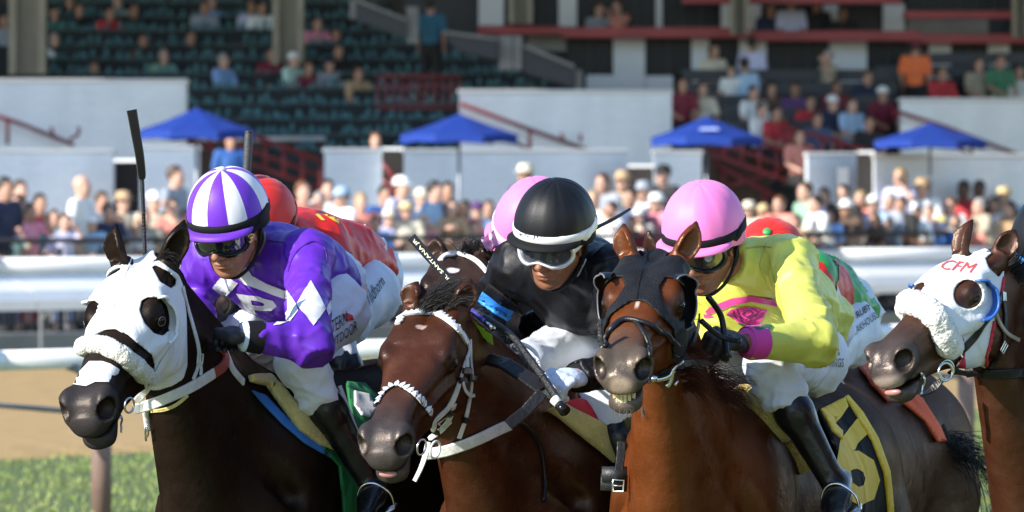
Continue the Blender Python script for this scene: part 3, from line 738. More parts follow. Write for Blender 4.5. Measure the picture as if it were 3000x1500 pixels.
def ear_field(P, base, tip, openv, L=.165):
    """A cupped ear from base to tip, open towards openv."""
    b, t = A3(base), A3(tip); a = (t - b) / np.linalg.norm(t - b); L = np.linalg.norm(t - b)
    o = A3(openv); o = o - a * (o @ a); o /= np.linalg.norm(o); w = np.cross(a, o)
    Q = P - b; u = Q @ a / L; v = Q @ w; q = Q @ o
    q = q - .018 * np.sin(np.clip(u, 0, 1) * 3.14)      # slightly curved forward
    wd = pch(u, [-.15, 0, .2, .45, .7, .9, 1.0], [.022, .026, .033, .035, .026, .011, .003]); dp = wd * .75
    def shell(s, k):
        e = np.sqrt((v / (wd - k)) ** 2 + ((q - s) / np.maximum(dp - k, .001)) ** 2)
        return (e - 1) * np.maximum(np.minimum(wd, dp) - k, .001)
    out = np.maximum(-.15 - u, u - 1.0) * L
    d = np.maximum(shell(0, 0), out)
    inner = np.maximum(shell(.016, .0080), np.maximum(.08 - u, u - .93) * L)
    return smax(d, -inner, .004)

def fit_pose(marks, dist, rot0, fixed_scale=None, w=None):
    """Head frame (origin, rotation, scale) whose landmarks fall on the photographed pixels. Gauss-Newton, weak start rot0 (yaw, pitch, roll)."""
    M = A3([m[0] for m in marks]); T = A3([m[1] for m in marks])
    wt = np.ones(len(M)) if w is None else A3(w)
    def rot(p):
        cy, sy, cp, sp, cr, sr = math.cos(p[0]), math.sin(p[0]), math.cos(p[1]), math.sin(p[1]), math.cos(p[2]), math.sin(p[2])
        # yaw 0 looks at the camera (-Y); positive yaw turns the nose to the picture's left; pitch drops the nose
        f = A3((-sy * cp, -cy * cp, -sp)); l0 = A3((cy, -sy, 0)); u0 = np.cross(f, l0)
        l = l0 * cr + u0 * sr; u = np.cross(f, l)
        return np.array([f, l, u]).T
    c = T.mean(0); o = A3(px(c[0], c[1], dist))
    p = np.array([*rot0, o[0], o[2], 1.0])
    def res(p):
        X = (M * p[5]) @ rot(p).T + A3((p[3], dist, p[4]))
        r = (to_px(X) - T) * wt[:, None]
        return np.concatenate([r.ravel(), [(p[5] - (fixed_scale or 1.0)) * (2000 if fixed_scale else 150)]])
    for _ in range(60):
        r = res(p); J = np.zeros((len(r), 6))
        for k in range(6):
            q = p.copy(); q[k] += 1e-5; J[:, k] = (res(q) - r) / 1e-5
        st = np.linalg.solve(J.T @ J + np.diag([30, 30, 30, .1, .1, .1]), -J.T @ r)
        p = p + st
        if np.abs(st).max() < 1e-7: break
    R = rot(p)
    return A3((p[3], dist, p[4])), R, p[5], p[:3], res(p)[:-1].reshape(-1, 2) / wt[:, None]
LM = dict(eyeL=(.210, .113, -.034), eyeR=(.210, -.113, -.034), nosL=(.588, .060, -.062), nosR=(.588, -.060, -.062),
          earL=(.005, .072, .015), earR=(.005, -.072, .015), lips=(.605, 0, -.138), chin=(.556, 0, -.203))
# ------------------------------------------------------------------ horses
def hair_coat(name, rough=.35, sheen=.0, spec=.072):
    """Short glossy coat: the mesh's own colour attribute with fine directional hair relief."""
    m = bpy.data.materials.new(name); m.use_nodes = True
    n = m.node_tree.nodes; l = m.node_tree.links; b = n['Principled BSDF']
    at = n.new('ShaderNodeVertexColor'); at.layer_name = 'coat'
    tc = n.new('ShaderNodeTexCoord')
    mp = n.new('ShaderNodeMapping'); mp.inputs['Scale'].default_value = (1, .25, 1); mp.inputs['Rotation'].default_value = (.5, .2, .4); l.new(tc.outputs['Object'], mp.inputs[0])
    t = n.new('ShaderNodeTexNoise'); t.inputs['Scale'].default_value = 320; t.inputs['Detail'].default_value = 3; l.new(mp.outputs[0], t.inputs['Vector'])
    t2 = n.new('ShaderNodeTexNoise'); t2.inputs['Scale'].default_value = 14; t2.inputs['Detail'].default_value = 6; l.new(tc.outputs['Object'], t2.inputs['Vector'])
    mr = n.new('ShaderNodeMapRange'); mr.inputs['From Min'].default_value = .3; mr.inputs['From Max'].default_value = .7; mr.inputs['To Min'].default_value = .78; mr.inputs['To Max'].default_value = 1.22
    ad = n.new('ShaderNodeMath'); ad.operation = 'ADD'; l.new(t.outputs['Fac'], ad.inputs[0]); l.new(t2.outputs['Fac'], ad.inputs[1])
    hf = n.new('ShaderNodeMath'); hf.operation = 'MULTIPLY'; hf.inputs[1].default_value = .5; l.new(ad.outputs[0], hf.inputs[0]); l.new(hf.outputs[0], mr.inputs['Value'])
    mx = n.new('ShaderNodeVectorMath'); mx.operation = 'SCALE'; l.new(at.outputs['Color'], mx.inputs[0]); l.new(mr.outputs[0], mx.inputs['Scale'])
    df = n.new('ShaderNodeBsdfDiffuse'); gl = n.new('ShaderNodeBsdfGlossy'); ms = n.new('ShaderNodeMixShader')
    l.new(mx.outputs[0], df.inputs['Color']); ms.inputs[0].default_value = spec
    gt = n.new('ShaderNodeMix'); gt.data_type = 'RGBA'; gt.inputs['Factor'].default_value = .45; gt.inputs['A'].default_value = (1, .86, .74, 1); nv = n.new('ShaderNodeVectorMath'); nv.operation = 'SCALE'; nv.inputs['Scale'].default_value = 6.; l.new(at.outputs['Color'], nv.inputs[0]); l.new(nv.outputs[0], gt.inputs['B']); l.new(gt.outputs['Result'], gl.inputs['Color'])
    rr = n.new('ShaderNodeMapRange'); rr.inputs['From Min'].default_value = .35; rr.inputs['From Max'].default_value = .65; rr.inputs['To Min'].default_value = rough - .09; rr.inputs['To Max'].default_value = rough + .14; l.new(t2.outputs['Fac'], rr.inputs['Value']); l.new(rr.outputs[0], gl.inputs['Roughness'])
    bp = n.new('ShaderNodeBump'); bp.inputs['Strength'].default_value = .22; bp.inputs['Distance'].default_value = .004; l.new(t.outputs['Fac'], bp.inputs['Height'])
    # veins and small folds of skin
    mv = n.new('ShaderNodeMapping'); mv.inputs['Scale'].default_value = (1, .6, 1); l.new(tc.outputs['Object'], mv.inputs[0])
    v = n.new('ShaderNodeTexNoise'); v.noise_type = 'RIDGED_MULTIFRACTAL'; v.inputs['Scale'].default_value = 8.; v.inputs['Detail'].default_value = 1.; v.inputs['Distortion'].default_value = .8; l.new(mv.outputs[0], v.inputs['Vector'])
    vr = n.new('ShaderNodeMapRange'); vr.interpolation_type = 'SMOOTHSTEP'; vr.inputs['From Min'].default_value = .80; vr.inputs['From Max'].default_value = 1.02; l.new(v.outputs['Fac'], vr.inputs['Value'])
    bv_ = n.new('ShaderNodeBump'); bv_.inputs['Strength'].default_value = .55; bv_.inputs['Distance'].default_value = .006; l.new(vr.outputs[0], bv_.inputs['Height']); l.new(bp.outputs[0], bv_.inputs['Normal'])
    bp2 = n.new('ShaderNodeBump'); bp2.inputs['Strength'].default_value = .22; bp2.inputs['Distance'].default_value = .03; l.new(t2.outputs['Fac'], bp2.inputs['Height']); l.new(bv_.outputs[0], bp2.inputs['Normal'])
    for q in (df, gl): l.new(bp2.outputs[0], q.inputs['Normal'])
    l.new(df.outputs[0], ms.inputs[1]); l.new(gl.outputs[0], ms.inputs[2]); l.new(ms.outputs[0], n['Material Output'].inputs['Surface'])
    n.remove(b)
    return m
COAT = hair_coat('horse coat'); COATB = hair_coat('black horse coat', spec=.034)
EYE = mat('horse eye', (.006, .004, .003), rough=.07, spec=.35)
EYEW = mat('horse eye white', (.10, .075, .065), rough=.2)
TEETH = mat('horse teeth', (.62, .50, .30), rough=.4, noise=.25, nscale=60)
GUM = mat('horse gum', (.38, .17, .15), rough=.35)
HOOF = mat('hoof', (.05, .04, .035), rough=.5, noise=.3)

class Horse: pass
def make_horse(name_label, spec, coat, muzzle, dist, yaw_body, neck_back=.74, withers_z=1.57, lateral=0., Wfix=None, mouth=.5, eye_dark=.85, star=None, ears_open=((1, .5, 0), (1, -.5, 0)), weights=None, group='racehorses galloping in the pack', fine=.0050, rot0=(.4, .5, 0), scale=None, body_shade_color=None, eye_white=0., bulk=1.0, parts=True, mtl=None):
    h = Horse()
    marks = [(LM[k], v) for k, v in spec.items() if k in LM]
    o, R, s, ypr, r = fit_pose(marks, dist, rot0, scale)
    h.o, h.R, h.s, h.dist = o, R, s, dist
    if os.environ.get('VERB'): print('horse', spec['id'], 'scale %.3f' % s, 'yaw/pitch/roll', np.round(np.degrees(ypr)), np.round(r).astype(int).tolist())
    h.w = lambda p: o + R @ (A3(p) * s)                         # head frame to world
    h.l = lambda P: ((np.asarray(P, float) - o) @ R) / s         # world to head frame
    ears = []
    for sd, key in ((1, 'tipL'), (-1, 'tipR')):
        base = A3((.005, sd * .066, .008))
        if key in spec:
            q = spec[key]; t = h.l(px(q[0], q[1], h.w(base)[1] + (q[2] if len(q) > 2 else 0.0)))
        else: t = base + A3((.02, sd * .03, .165))
        ears.append((base, t, ears_open[0 if sd > 0 else 1]))
    h.ears = ears
    # body frame at the withers
    f = A3((-math.sin(yaw_body), -math.cos(yaw_body), 0)); lft = A3((math.cos(yaw_body), -math.sin(yaw_body), 0)); up = A3((0, 0, 1))
    Wt = o - f * neck_back + lft * lateral; Wt[2] = withers_z
    if Wfix is not None: Wt = A3(Wfix)
    B = np.array([f, lft, up]).T; h.B, h.W = B, Wt
    h.bw = lambda p: Wt + B @ A3(p); h.bl = lambda P: (np.asarray(P, float) - Wt) @ B
    head_pt = lambda p: h.bl(h.w(p))
    b = bulk
    def body(P):                                                 # P in the body frame
        Q = np.stack([P[:, 0], np.abs(P[:, 1]), P[:, 2]], 1)
        d = ell(Q, (-.46, 0, -.34), (.66, .285 * b, .33))
        d = smin(d, ell(Q, (.06, .11, -.36), (.25, .15 * b, .34)), .08)
        d = smin(d, ell(Q, (.20, .06, -.44), (.20, .15 * b, .22)), .08)
        d = smin(d, ell(Q, (-.98, .05, -.24), (.36, .23 * b, .25)), .10)
        d = smin(d, ell(Q, (-1.10, .14, -.46), (.25, .13, .33)), .08)
        d = smin(d, cone(Q, (.06, 0, -.06), (-.36, 0, -.12), .055, .08), .09)
        d = smin(d, cone(Q, (-.3, 0, -.17), (-1.05, 0, -.10), .10, .11), .09)
        d = smin(d, cone(Q, (-1.25, 0, -.18), (-1.42, 0, -.34), .06, .035), .06)
        # neck
        ax = (0, 1, 0); p0, p1, p2 = head_pt((-.04, 0, -.055)), head_pt((.0, 0, -.105)), head_pt((.055, 0, -.165))
        d = smin(d, cone(P, (.02, 0, -.14), p0, .12, .062, (ax, .62)), .07)
        d = smin(d, cone(P, (.17, 0, -.26), p1, .235, .082, (ax, .72)), .06)
        d = smin(d, cone(P, (.30, 0, -.40), p2, .20, .072, (ax, .72)), .06)
        d = smax(d, -cone(Q, head_pt((.06, .085, -.19)), (.22, .20, -.36), .022, .03), .05)      # jugular groove
        d = smax(d, -cone(Q, (-.10, .285 * b, -.20), (.02, .27 * b, -.55), .02, .03), .06)       # behind the shoulder blade
        d = smax(d, -cone(Q, (.30, .0, -.30), (.36, .0, -.62), .02, .02), .05)                    # between the breast muscles
        # legs: one pair reaching, one pair folded
        for sd, kn, ft in ((1, (.46, .14, -.82), (.78, .13, -1.18)), (-1, (.34, -.14, -.92), (.18, -.13, -1.22))):
            d = smin(d, cone(P, (.06, sd * .15, -.55), kn, .12, .055), .06)
            d = smin(d, cone(P, kn, ft, .046, .033), .03); d = smin(d, cone(P, ft, (ft[0] + .05, ft[1], ft[2] - .12), .036, .05), .03)
        for sd, st, hk, ft in ((1, (-.98, .16, -.66), (-1.22, .14, -.98), (-1.12, .13, -1.36)), (-1, (-1.02, -.16, -.66), (-1.40, -.14, -.9), (-1.5, -.13, -1.28))):
            d = smin(d, cone(P, (-1.06, sd * .14, -.42), st, .17, .11), .06); d = smin(d, cone(P, st, hk, .095, .05), .05)
            d = smin(d, cone(P, hk, ft, .045, .034), .03); d = smin(d, cone(P, ft, (ft[0] + .05, ft[1], ft[2] - .11), .036, .05), .03)
        return d
    h.body = body
    M = R * 1.0
    def full_l(P):      # points in the head frame
        d = head_field(P, ears, mouth) * s
        Wp = o + (P * s) @ R.T
        return smin(d, body(h.bl(Wp)), .035)
    h.full_l = full_l
    lo, hi = A3((-.16, -.19, -.31)), A3((.66, .19, .26))
    for e in ears: lo = np.minimum(lo, e[1] - .03); hi = np.maximum(hi, e[1] + .03)
    V1, F1 = polygonise(full_l, lo, hi, fine)
    ear_pts = [e for e in ears]
    m1 = (V1[:, 0] > -.12)
    cut = np.zeros(len(V1), bool)                               # drop the box's closing faces
    m1 &= (V1 > lo + fine * 1.5).all(1) & (V1 < hi - fine * 1.5).all(1)
    V1, F1 = keep_faces(V1, F1, m1)
    V1w = o + (V1 * s) @ R.T
    def full_b(P):
        Wp = Wt + P @ B.T; q = h.l(Wp)
        near = (q[:, 0] > -.35) & (np.abs(q[:, 1]) < .3) & (q[:, 2] > -.5) & (q[:, 2] < .4)
        d = body(P)
        if near.any(): d[near] = smin(head_field(q[near], None, mouth) * s, d[near], .035)
        return d
    he = head_pt((0, 0, 0)); bmax = np.maximum(A3((.95, .42, .12)), A3((he[0] + .12, abs(he[1]) + .25, he[2] + .2)))
    bmin = np.minimum(A3((-1.62, -.42, -1.50)), A3((-9, -abs(he[1]) - .25, -1.5))); bmin[0] = -1.62
    V2, F2 = polygonise(full_b, bmin, bmax, .019, safety=2.2)
    q = h.l(Wt + V2 @ B.T)
    inbox = (q[:, 0] > -.07) & (q[:, 0] < .61) & (np.abs(q[:, 1]) < .155) & (q[:, 2] > -.27) & (q[:, 2] < .23)
    V2, F2 = keep_faces(V2, F2, ~inbox)
    V2w = Wt + V2 @ B.T
    V, F = join_meshes((V1w, F1), (V2w, F2))
    h.V, h.F = V, F
    # colour of the coat, vertex by vertex, with body shade blended in where given
    L = h.l(V); Bl = h.bl(V)
    c = np.tile(A3(coat), (len(V), 1))
    head = L[:, 0] > -.1
    def blend(c, col, t): return c * (1 - t[:, None]) + A3(col) * t[:, None]
    def ramp(x, a, b_): return np.clip((x - a) / (b_ - a), 0, 1) ** 1.2
    if body_shade_color is not None: c = blend(c, body_shade_color, ramp(-Bl[:, 0], -.28, -.02) * (Bl[:, 2] > -2))  # same coat painted darker on the body to stand for its shaded side
    nz = np.array([mnoise.noise((x * 9, y * 9, z * 9)) for x, y, z in L.tolist()]) if parts else np.zeros(len(V))
    c = c * (1 + .22 * nz[:, None])
    near_head = (np.abs(L[:, 1]) < .16) & (L[:, 0] < .7) & (L[:, 2] > -.3) & (L[:, 2] < .3) & head
    c = blend(c, muzzle, ramp(L[:, 0] + nz * .03 - np.maximum(0, -L[:, 2] - .1) * .4, .36, .54) * near_head)
    de = np.linalg.norm((L * [1, 1, 1] - A3((.21, .1, -.034)) * [1, 0, 1] - np.stack([0 * L[:, 0], np.sign(L[:, 1]) * .1, 0 * L[:, 0]], 1)) / [1.5, 1, 1], axis=1)
    c = blend(c, A3(coat) * .10, ramp(-de, -.072, -.022) * near_head * eye_dark)
    R2 = np.array([[math.cos(.5), 0, -math.sin(.5)], [0, 1, 0], [math.sin(.5), 0, math.cos(.5)]]).T
    dn = ell(np.stack([L[:, 0], np.abs(L[:, 1]), L[:, 2]], 1), (.583, .064, -.063), (.036, .026, .029), R2)
    c = blend(c, (.012, .007, .006), ramp(-dn, -.006, .001) * near_head)                    # lining of the nostril
    slit = np.abs(L[:, 2] - (-.140 - (.585 - L[:, 0]) * .06)); c = blend(c, (.02, .012, .01), ramp(-slit, -.012, -.003) * (L[:, 0] > .48) * near_head)
    earm = np.zeros(len(V))
    for e in ears:
        t = (L - e[0]) @ (e[1] - e[0]) / ((e[1] - e[0]) @ (e[1] - e[0])); earm = np.maximum(earm, ramp(t, .75, 1.0) * (np.linalg.norm(L - e[0] - np.clip(t, 0, 1)[:, None] * (e[1] - e[0]), axis=1) < .06))
    c = blend(c, A3(coat) * .12, earm * .9)
    leg = ramp(-Bl[:, 2], .75, 1.0) * (Bl[:, 0] < 1.2) * (~head); c = blend(c, (.012, .009, .008), leg)
    for st in (star or []):                                     # white marks: centre in the head frame, radii, colour
        dd = np.linalg.norm((L - A3(st[0])) / A3(st[1]), axis=1) + nz * .35
        c = blend(c, st[2] if len(st) > 2 else (.62, .58, .52), ramp(-dd, -1.15, -.75) * near_head)
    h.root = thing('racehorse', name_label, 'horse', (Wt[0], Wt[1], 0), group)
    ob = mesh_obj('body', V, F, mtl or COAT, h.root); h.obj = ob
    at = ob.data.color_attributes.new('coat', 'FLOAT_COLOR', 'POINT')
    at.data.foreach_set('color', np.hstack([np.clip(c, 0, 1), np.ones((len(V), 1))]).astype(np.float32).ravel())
    h.bvh = bvh_of(V, F); h.sym = (o, R)
    for sd in (1, -1):
        mb = MB(); mb.ball(h.w((.214, sd * .094, -.036)), [.0215 * s, .0215 * s, .0195 * s], Matrix(R), 16, 10)
        e = part(mb, 'eye', EYE, h.root, True)
        if eye_white:
            mb = MB(); mb.ring(h.w((.2235, sd * .1105, -.034)), Vector(R @ A3((.5, sd * .866, 0))), .0125 * s, .0013 * s, 16, 6); part(mb, 'eye_white', EYEW, e, True)
    return h
def teeth(h, upper=True, lower=False, n=6, w=.058):
    for z, on in ((-.136, upper), (-.152, lower)):
        if not on: continue
        for k in range(n):
            a = (k + .5) / n * 2 - 1; c = A3((.578 - .020 * a * a, a * w / 2, z))
            mb = MB(); mb.box(h.w(c), (.012, w / n * .93, .022), Matrix(h.R), taper=.9); o = part(mb, 'tooth', TEETH, h.root)
            bv = o.modifiers.new('round', 'BEVEL'); bv.width = .002; bv.segments = 2
LMK = dict(
 A=dict(id='A', eyeL=(470, 932), eyeR=(250, 930), nosL=(284, 1190), nosR=(210, 1197), earL=(505, 768), earR=(338, 775), lips=(262, 1308), chin=(309, 1338), tipL=(542, 642, -.02), tipR=(342, 655, -.02)),
 C=dict(id='C', eyeL=(1322, 1055), eyeR=(1118, 1042), nosL=(1172, 1292), nosR=(1078, 1297), earL=(1345, 895), earR=(1207, 900), lips=(1128, 1405), chin=(1150, 1440), tipL=(1380, 815, .0), tipR=(1225, 822, .0)),
 E=dict(id='E', eyeL=(1990, 882), eyeR=(1767, 885), nosL=(1877, 1077), nosR=(1772, 1077), earL=(2005, 755), earR=(1838, 755), lips=(1820, 1177), chin=(1828, 1220), tipL=(2042, 647, .02), tipR=(1828, 653, .02)),
 G=dict(id='G', eyeL=(2850, 877), nosL=(2640, 1050), earL=(2925, 765), earR=(2820, 730), lips=(2612, 1150), chin=(2655, 1185), tipL=(2975, 672, .02), tipR=(2852, 642, .02)),
)
BAY = (.044, .0122, .0045); CHEST = (.098, .0245, .005); BLACK = (.0105, .006, .0042); DBAY = (.05, .02, .011)
hA = make_horse('black racehorse in a white blinker hood and white sheepskin noseband, ridden by the purple jockey', LMK['A'], BLACK, (.028, .024, .024), 19.9, math.radians(25), mouth=.15, eye_white=1, mtl=COATB)
hC = make_horse('bay racehorse with a white toothed browband and noseband, ridden by the jockey in black', LMK['C'], BAY, (.035, .028, .027), 19.6, math.radians(25), mouth=.18, star=[((.125, -.005, .02), (.009, .014, .03), (.34, .24, .20))])
hE = make_horse('chestnut racehorse in a black blinker hood, teeth bared, with black and yellow saddlecloth', LMK['E'], CHEST, (.065, .048, .036), 19.0, math.radians(18), neck_back=.70, withers_z=1.53, lateral=-.05, mouth=.75, body_shade_color=(.028, .0098, .005), star=[((.605, 0, -.10), (.025, .035, .03), (.24, .18, .13)), ((.27, .0, .008), (.055, .005, .03), (.50, .36, .28))])
hG = make_horse('bay racehorse in a white hood lettered CFM and a thick white sheepskin noseband', LMK['G'], (.042, .0132, .006), (.042, .031, .028), 18.8, math.radians(30), mouth=.08, scale=.96, star=[((.60, 0, -.115), (.03, .05, .03), (.26, .20, .17))], rot0=(.8, .5, 0))
# ------------------------------------------------------------------ jockeys
def skin_mat(name):
    m = bpy.data.materials.new(name); m.use_nodes = True
    n = m.node_tree.nodes; l = m.node_tree.links; b = n['Principled BSDF']
    b.inputs['Roughness'].default_value = .46; b.inputs['Specular IOR Level'].default_value = .4
    b.inputs['Subsurface Weight'].default_value = .12; b.inputs['Subsurface Radius'].default_value = (.008, .003, .0015)
    at = n.new('ShaderNodeVertexColor'); at.layer_name = 'coat'; tc = n.new('ShaderNodeTexCoord')
    t = n.new('ShaderNodeTexNoise'); t.inputs['Scale'].default_value = 90; t.inputs['Detail'].default_value = 5; l.new(tc.outputs['Object'], t.inputs['Vector'])
    mr = n.new('ShaderNodeMapRange'); mr.inputs['To Min'].default_value = .75; mr.inputs['To Max'].default_value = 1.25; l.new(t.outputs['Fac'], mr.inputs['Value'])
    mx = n.new('ShaderNodeVectorMath'); mx.operation = 'SCALE'; l.new(at.outputs['Color'], mx.inputs[0]); l.new(mr.outputs[0], mx.inputs['Scale']); l.new(mx.outputs[0], b.inputs['Base Color'])
    bp = n.new('ShaderNodeBump'); bp.inputs['Strength'].default_value = .5; bp.inputs['Distance'].default_value = .004; l.new(t.outputs['Fac'], bp.inputs['Height']); l.new(bp.outputs[0], b.inputs['Normal'])
    return m
SKIN = skin_mat('skin')
def creases(m, scale=7., strength=.5, stretch=(1, 1, .45), dist=.02):
    """Long thin cloth creases as relief."""
    n = m.node_tree.nodes; l = m.node_tree.links; b = n['Principled BSDF']
    tc = n.new('ShaderNodeTexCoord'); mp = n.new('ShaderNodeMapping'); mp.inputs['Scale'].default_value = stretch; mp.inputs['Rotation'].default_value = (.5, .3, .2); l.new(tc.outputs['Object'], mp.inputs[0])
    t = n.new('ShaderNodeTexNoise'); t.noise_type = 'RIDGED_MULTIFRACTAL'; t.inputs['Scale'].default_value = scale; t.inputs['Detail'].default_value = 2.5; t.inputs['Distortion'].default_value = .5
    l.new(mp.outputs[0], t.inputs['Vector'])
    bp = n.new('ShaderNodeBump'); bp.inputs['Strength'].default_value = strength; bp.inputs['Distance'].default_value = dist; l.new(t.outputs['Fac'], bp.inputs['Height'])
    old = b.inputs['Normal'].links
    if old: l.new(old[0].from_socket, bp.inputs['Normal'])
    l.new(bp.outputs[0], b.inputs['Normal']); return m
def silk(name, color, rough=.46, sheen=.15, noise=.06, bump=.2, spec=.4):
    return creases(mat(name, color, rough=rough, spec=spec, sheen=0., noise=noise, nscale=7, bump=bump, bscale=26), 12., 1.1)
CAPM = {n: creases(mat('cap cloth ' + n, c, rough=.5, spec=.3, sheen=.0 if n == 'black' else .1, noise=.05, nscale=9, bump=.05, bscale=120), 4., .02) for n, c in dict(purple='6229AE', white=(.64, .64, .66), black=(.005, .005, .006), pink=(.76, .19, .47), red=(.58, .018, .014)).items()}
S_PURPLE = silk('purple silk', '5A24A6'); S_WHITE = silk('white silk', (.64, .64, .66)); S_BLACK = silk('black silk', (.006, .006, .007), rough=.42, sheen=0., spec=.22)
S_RED = silk('red silk', (.58, .018, .014)); S_YELLOW = silk('yellow silk', (.60, .61, .11)); S_PINK = silk('pink silk', (.76, .19, .46)); S_GREEN = silk('green silk', (.03, .28, .07))
S_MAG = silk('magenta silk', (.66, .05, .30)); S_NAVY = silk('navy silk', (.02, .025, .09)); S_GOLD = silk('gold print', (.78, .60, .06)); S_WHITESHADE = silk('shaded white print', (.62, .62, .66)); S_BLUE = silk('sky blue silk', (.05, .30, .80))
BREECH = creases(mat('white breeches cloth', (.62, .645, .70), rough=.62, sheen=.2, noise=.04, nscale=8, bump=.3, bscale=28), 8., .55, dist=.03)
LEATHER = mat('black boot leather', (.006, .006, .007), rough=.30, spec=.4, noise=.3, nscale=12, bump=.2, bscale=40)
BLACKCLOTH = mat('black cloth', (.006, .006, .007), spec=.2, rough=.75, bump=.1, bscale=200)
BLACKRUB = mat('black rubber', (.014, .014, .015), rough=.5, bump=.2, bscale=150)
GLOSSB = mat('black gloss plastic', (.006, .006, .007), rough=.2, spec=.3)
LENS = mat('smoked lens', (.015, .017, .02), rough=.05, spec=.9, coat=.6)
SILVER = mat('silver frame', (.60, .61, .63), rough=.3, metal=.35)
METAL = mat('bright steel', (.62, .62, .62), rough=.22, metal=1.0)
BRASS = mat('brass', (.62, .42, .14), rough=.3, metal=.9)
MIRROR = mat('mirrored lens', (.10, .11, .13), rough=.07, metal=.5)
BANDW = mat('white elastic', (.68, .68, .66), rough=.6, bump=.08, bscale=220)
INK = mat('black ink', (.015, .015, .02), rough=.7)

def face_field(P, full=True):
    x, y, z = P[:, 0], np.abs(P[:, 1]), P[:, 2]; Q = np.stack([x, y, z], 1)
    d = ell(Q, (-.012, 0, .030), (.100, .076, .098))
    d = smin(d, ell(Q, (.030, 0, -.045), (.064, .058, .082)), .03)
    d = smin(d, cone(Q, (.000, .056, -.055), (.058, .026, -.104), .018, .016), .025)      # jaw line
    d = smin(d, ell(Q, (.072, 0, -.108), (.020, .024, .017)), .018)                        # chin
    d = smin(d, ell(Q, (.062, .046, -.030), (.024, .019, .022)), .018)                     # cheek bones
    d = smin(d, cone(Q, (.092, .010, .020), (.074, .048, .016), .011, .010), .014)         # brow
    d = smax(d, -ell(Q, (.099, .033, -.003), (.014, .020, .012)), .012)
    d = smin(d, cone(Q, (.090, 0, .008), (.114, 0, -.034), .0085, .0125), .012)            # nose
    d = smin(d, ell(Q, (.101, .0135, -.040), (.0125, .0075, .0085)), .006)
    d = smax(d, -ell(Q, (.108, .0075, -.0475), (.006, .0045, .004)), .003)
    d = smin(d, ell(Q, (.083, 0, -.072), (.018, .030, .018)), .010)                        # muzzle of the lips
    d = smin(d, ell(Q, (.0965, 0, -.0665), (.008, .021, .0055)), .005)
    d = smin(d, ell(Q, (.0945, 0, -.0785), (.0085, .018, .0065)), .005)
    d = smax(d, -(np.maximum(np.abs(z + .0722) - .0012, np.maximum(.09 - x, y - .022))), .003)
    d = smax(d, -ell(Q, (.099, 0, -.090), (.008, .018, .005)), .006)
    ear = ell(Q, (-.012, .079, -.012), (.023, .008, .034)); ear = smax(ear, -ell(Q, (-.008, .088, -.012), (.013, .007, .022)), .006)
    return smin(d, ear, .008)
FLM = dict(nose=(.122, 0, -.036), mouth=(.103, 0, -.072), chin=(.084, 0, -.122), earL=(-.012, .084, -.012), top=(-.022, 0, .186))

def dome(mb, T, rx, ry, rz, c, panels, mats, rim=0.0, n_sub=6, m=18, seam=.0012, cut=None):
    """A cap of gores: panels gores round the crown, gore k in material mats[k % len]."""
    nphi = panels * n_sub; V = []; F = []; M = []
    for j in range(m + 1):
        th = (math.pi / 2 + rim) * j / m
        for i in range(nphi):
            ph = 2 * math.pi * i / nphi
            ins = seam * (1 if i % n_sub == 0 else 0)
            sx = math.copysign(abs(math.cos(ph)) ** .92, math.cos(ph)); sy = math.copysign(abs(math.sin(ph)) ** .92, math.sin(ph))
            s = math.sin(th) ** .9
            V.append(T(A3((c[0] + (rx - ins) * sx * s, c[1] + (ry - ins) * sy * s, c[2] + (rz - ins) * math.cos(th)))))
    k0 = len(mb.v)
    for j in range(m):
        for i in range(nphi):
            F.append((j * nphi + i, (j + 1) * nphi + i, (j + 1) * nphi + (i + 1) % nphi, j * nphi + (i + 1) % nphi)); M.append(mats[(i // n_sub) % len(mats)])
    mb.v += [tuple(v) for v in V]; mb.f += [tuple(q + k0 for q in f) for f in F]; mb.m += M

def wrinkle(V, N, amp, seed, axis=None, scale=9.0, fine=.0):
    """Cloth creases: ridged noise drawn out along an axis."""
    X = V.copy()
    if axis is not None:
        a = A3(axis); a /= np.linalg.norm(a); X = X - np.outer(X @ a, a) * .62
    w = np.array([mnoise.noise((x * 3, y * 3, z * 3 + seed)) for x, y, z in V.tolist()])
    r = np.array([1 - 2.2 * abs(mnoise.noise((x * scale + seed, y * scale, z * scale))) for x, y, z in X.tolist()])
    r2 = np.array([1 - 2.2 * abs(mnoise.noise((x * scale * 2.3, y * scale * 2.3 + seed, z * scale * 2.3))) for x, y, z in X.tolist()])
    r = np.clip(.5 + r * .5, 0, 1) ** 3; r2 = np.clip(.5 + r2 * .5, 0, 1) ** 3
    return V + N * (amp * (r * 1.2 + r2 * .55 - .35) * np.clip(.55 + 1.3 * w, .12, 1.3))[:, None]

def cloth(name, field, lo, hi, h, material, parent, amp=.004, seed=1., axis=None, scale=9., smooth_it=1, keep=None):
    V, F = polygonise(field, lo, hi, h)
    V = laplace(V, F, smooth_it)
    N = vnormals(V, F); V = wrinkle(V, N, amp, seed, axis, scale)
    o = mesh_obj(name, V, F, material, parent)
    return o, V, F

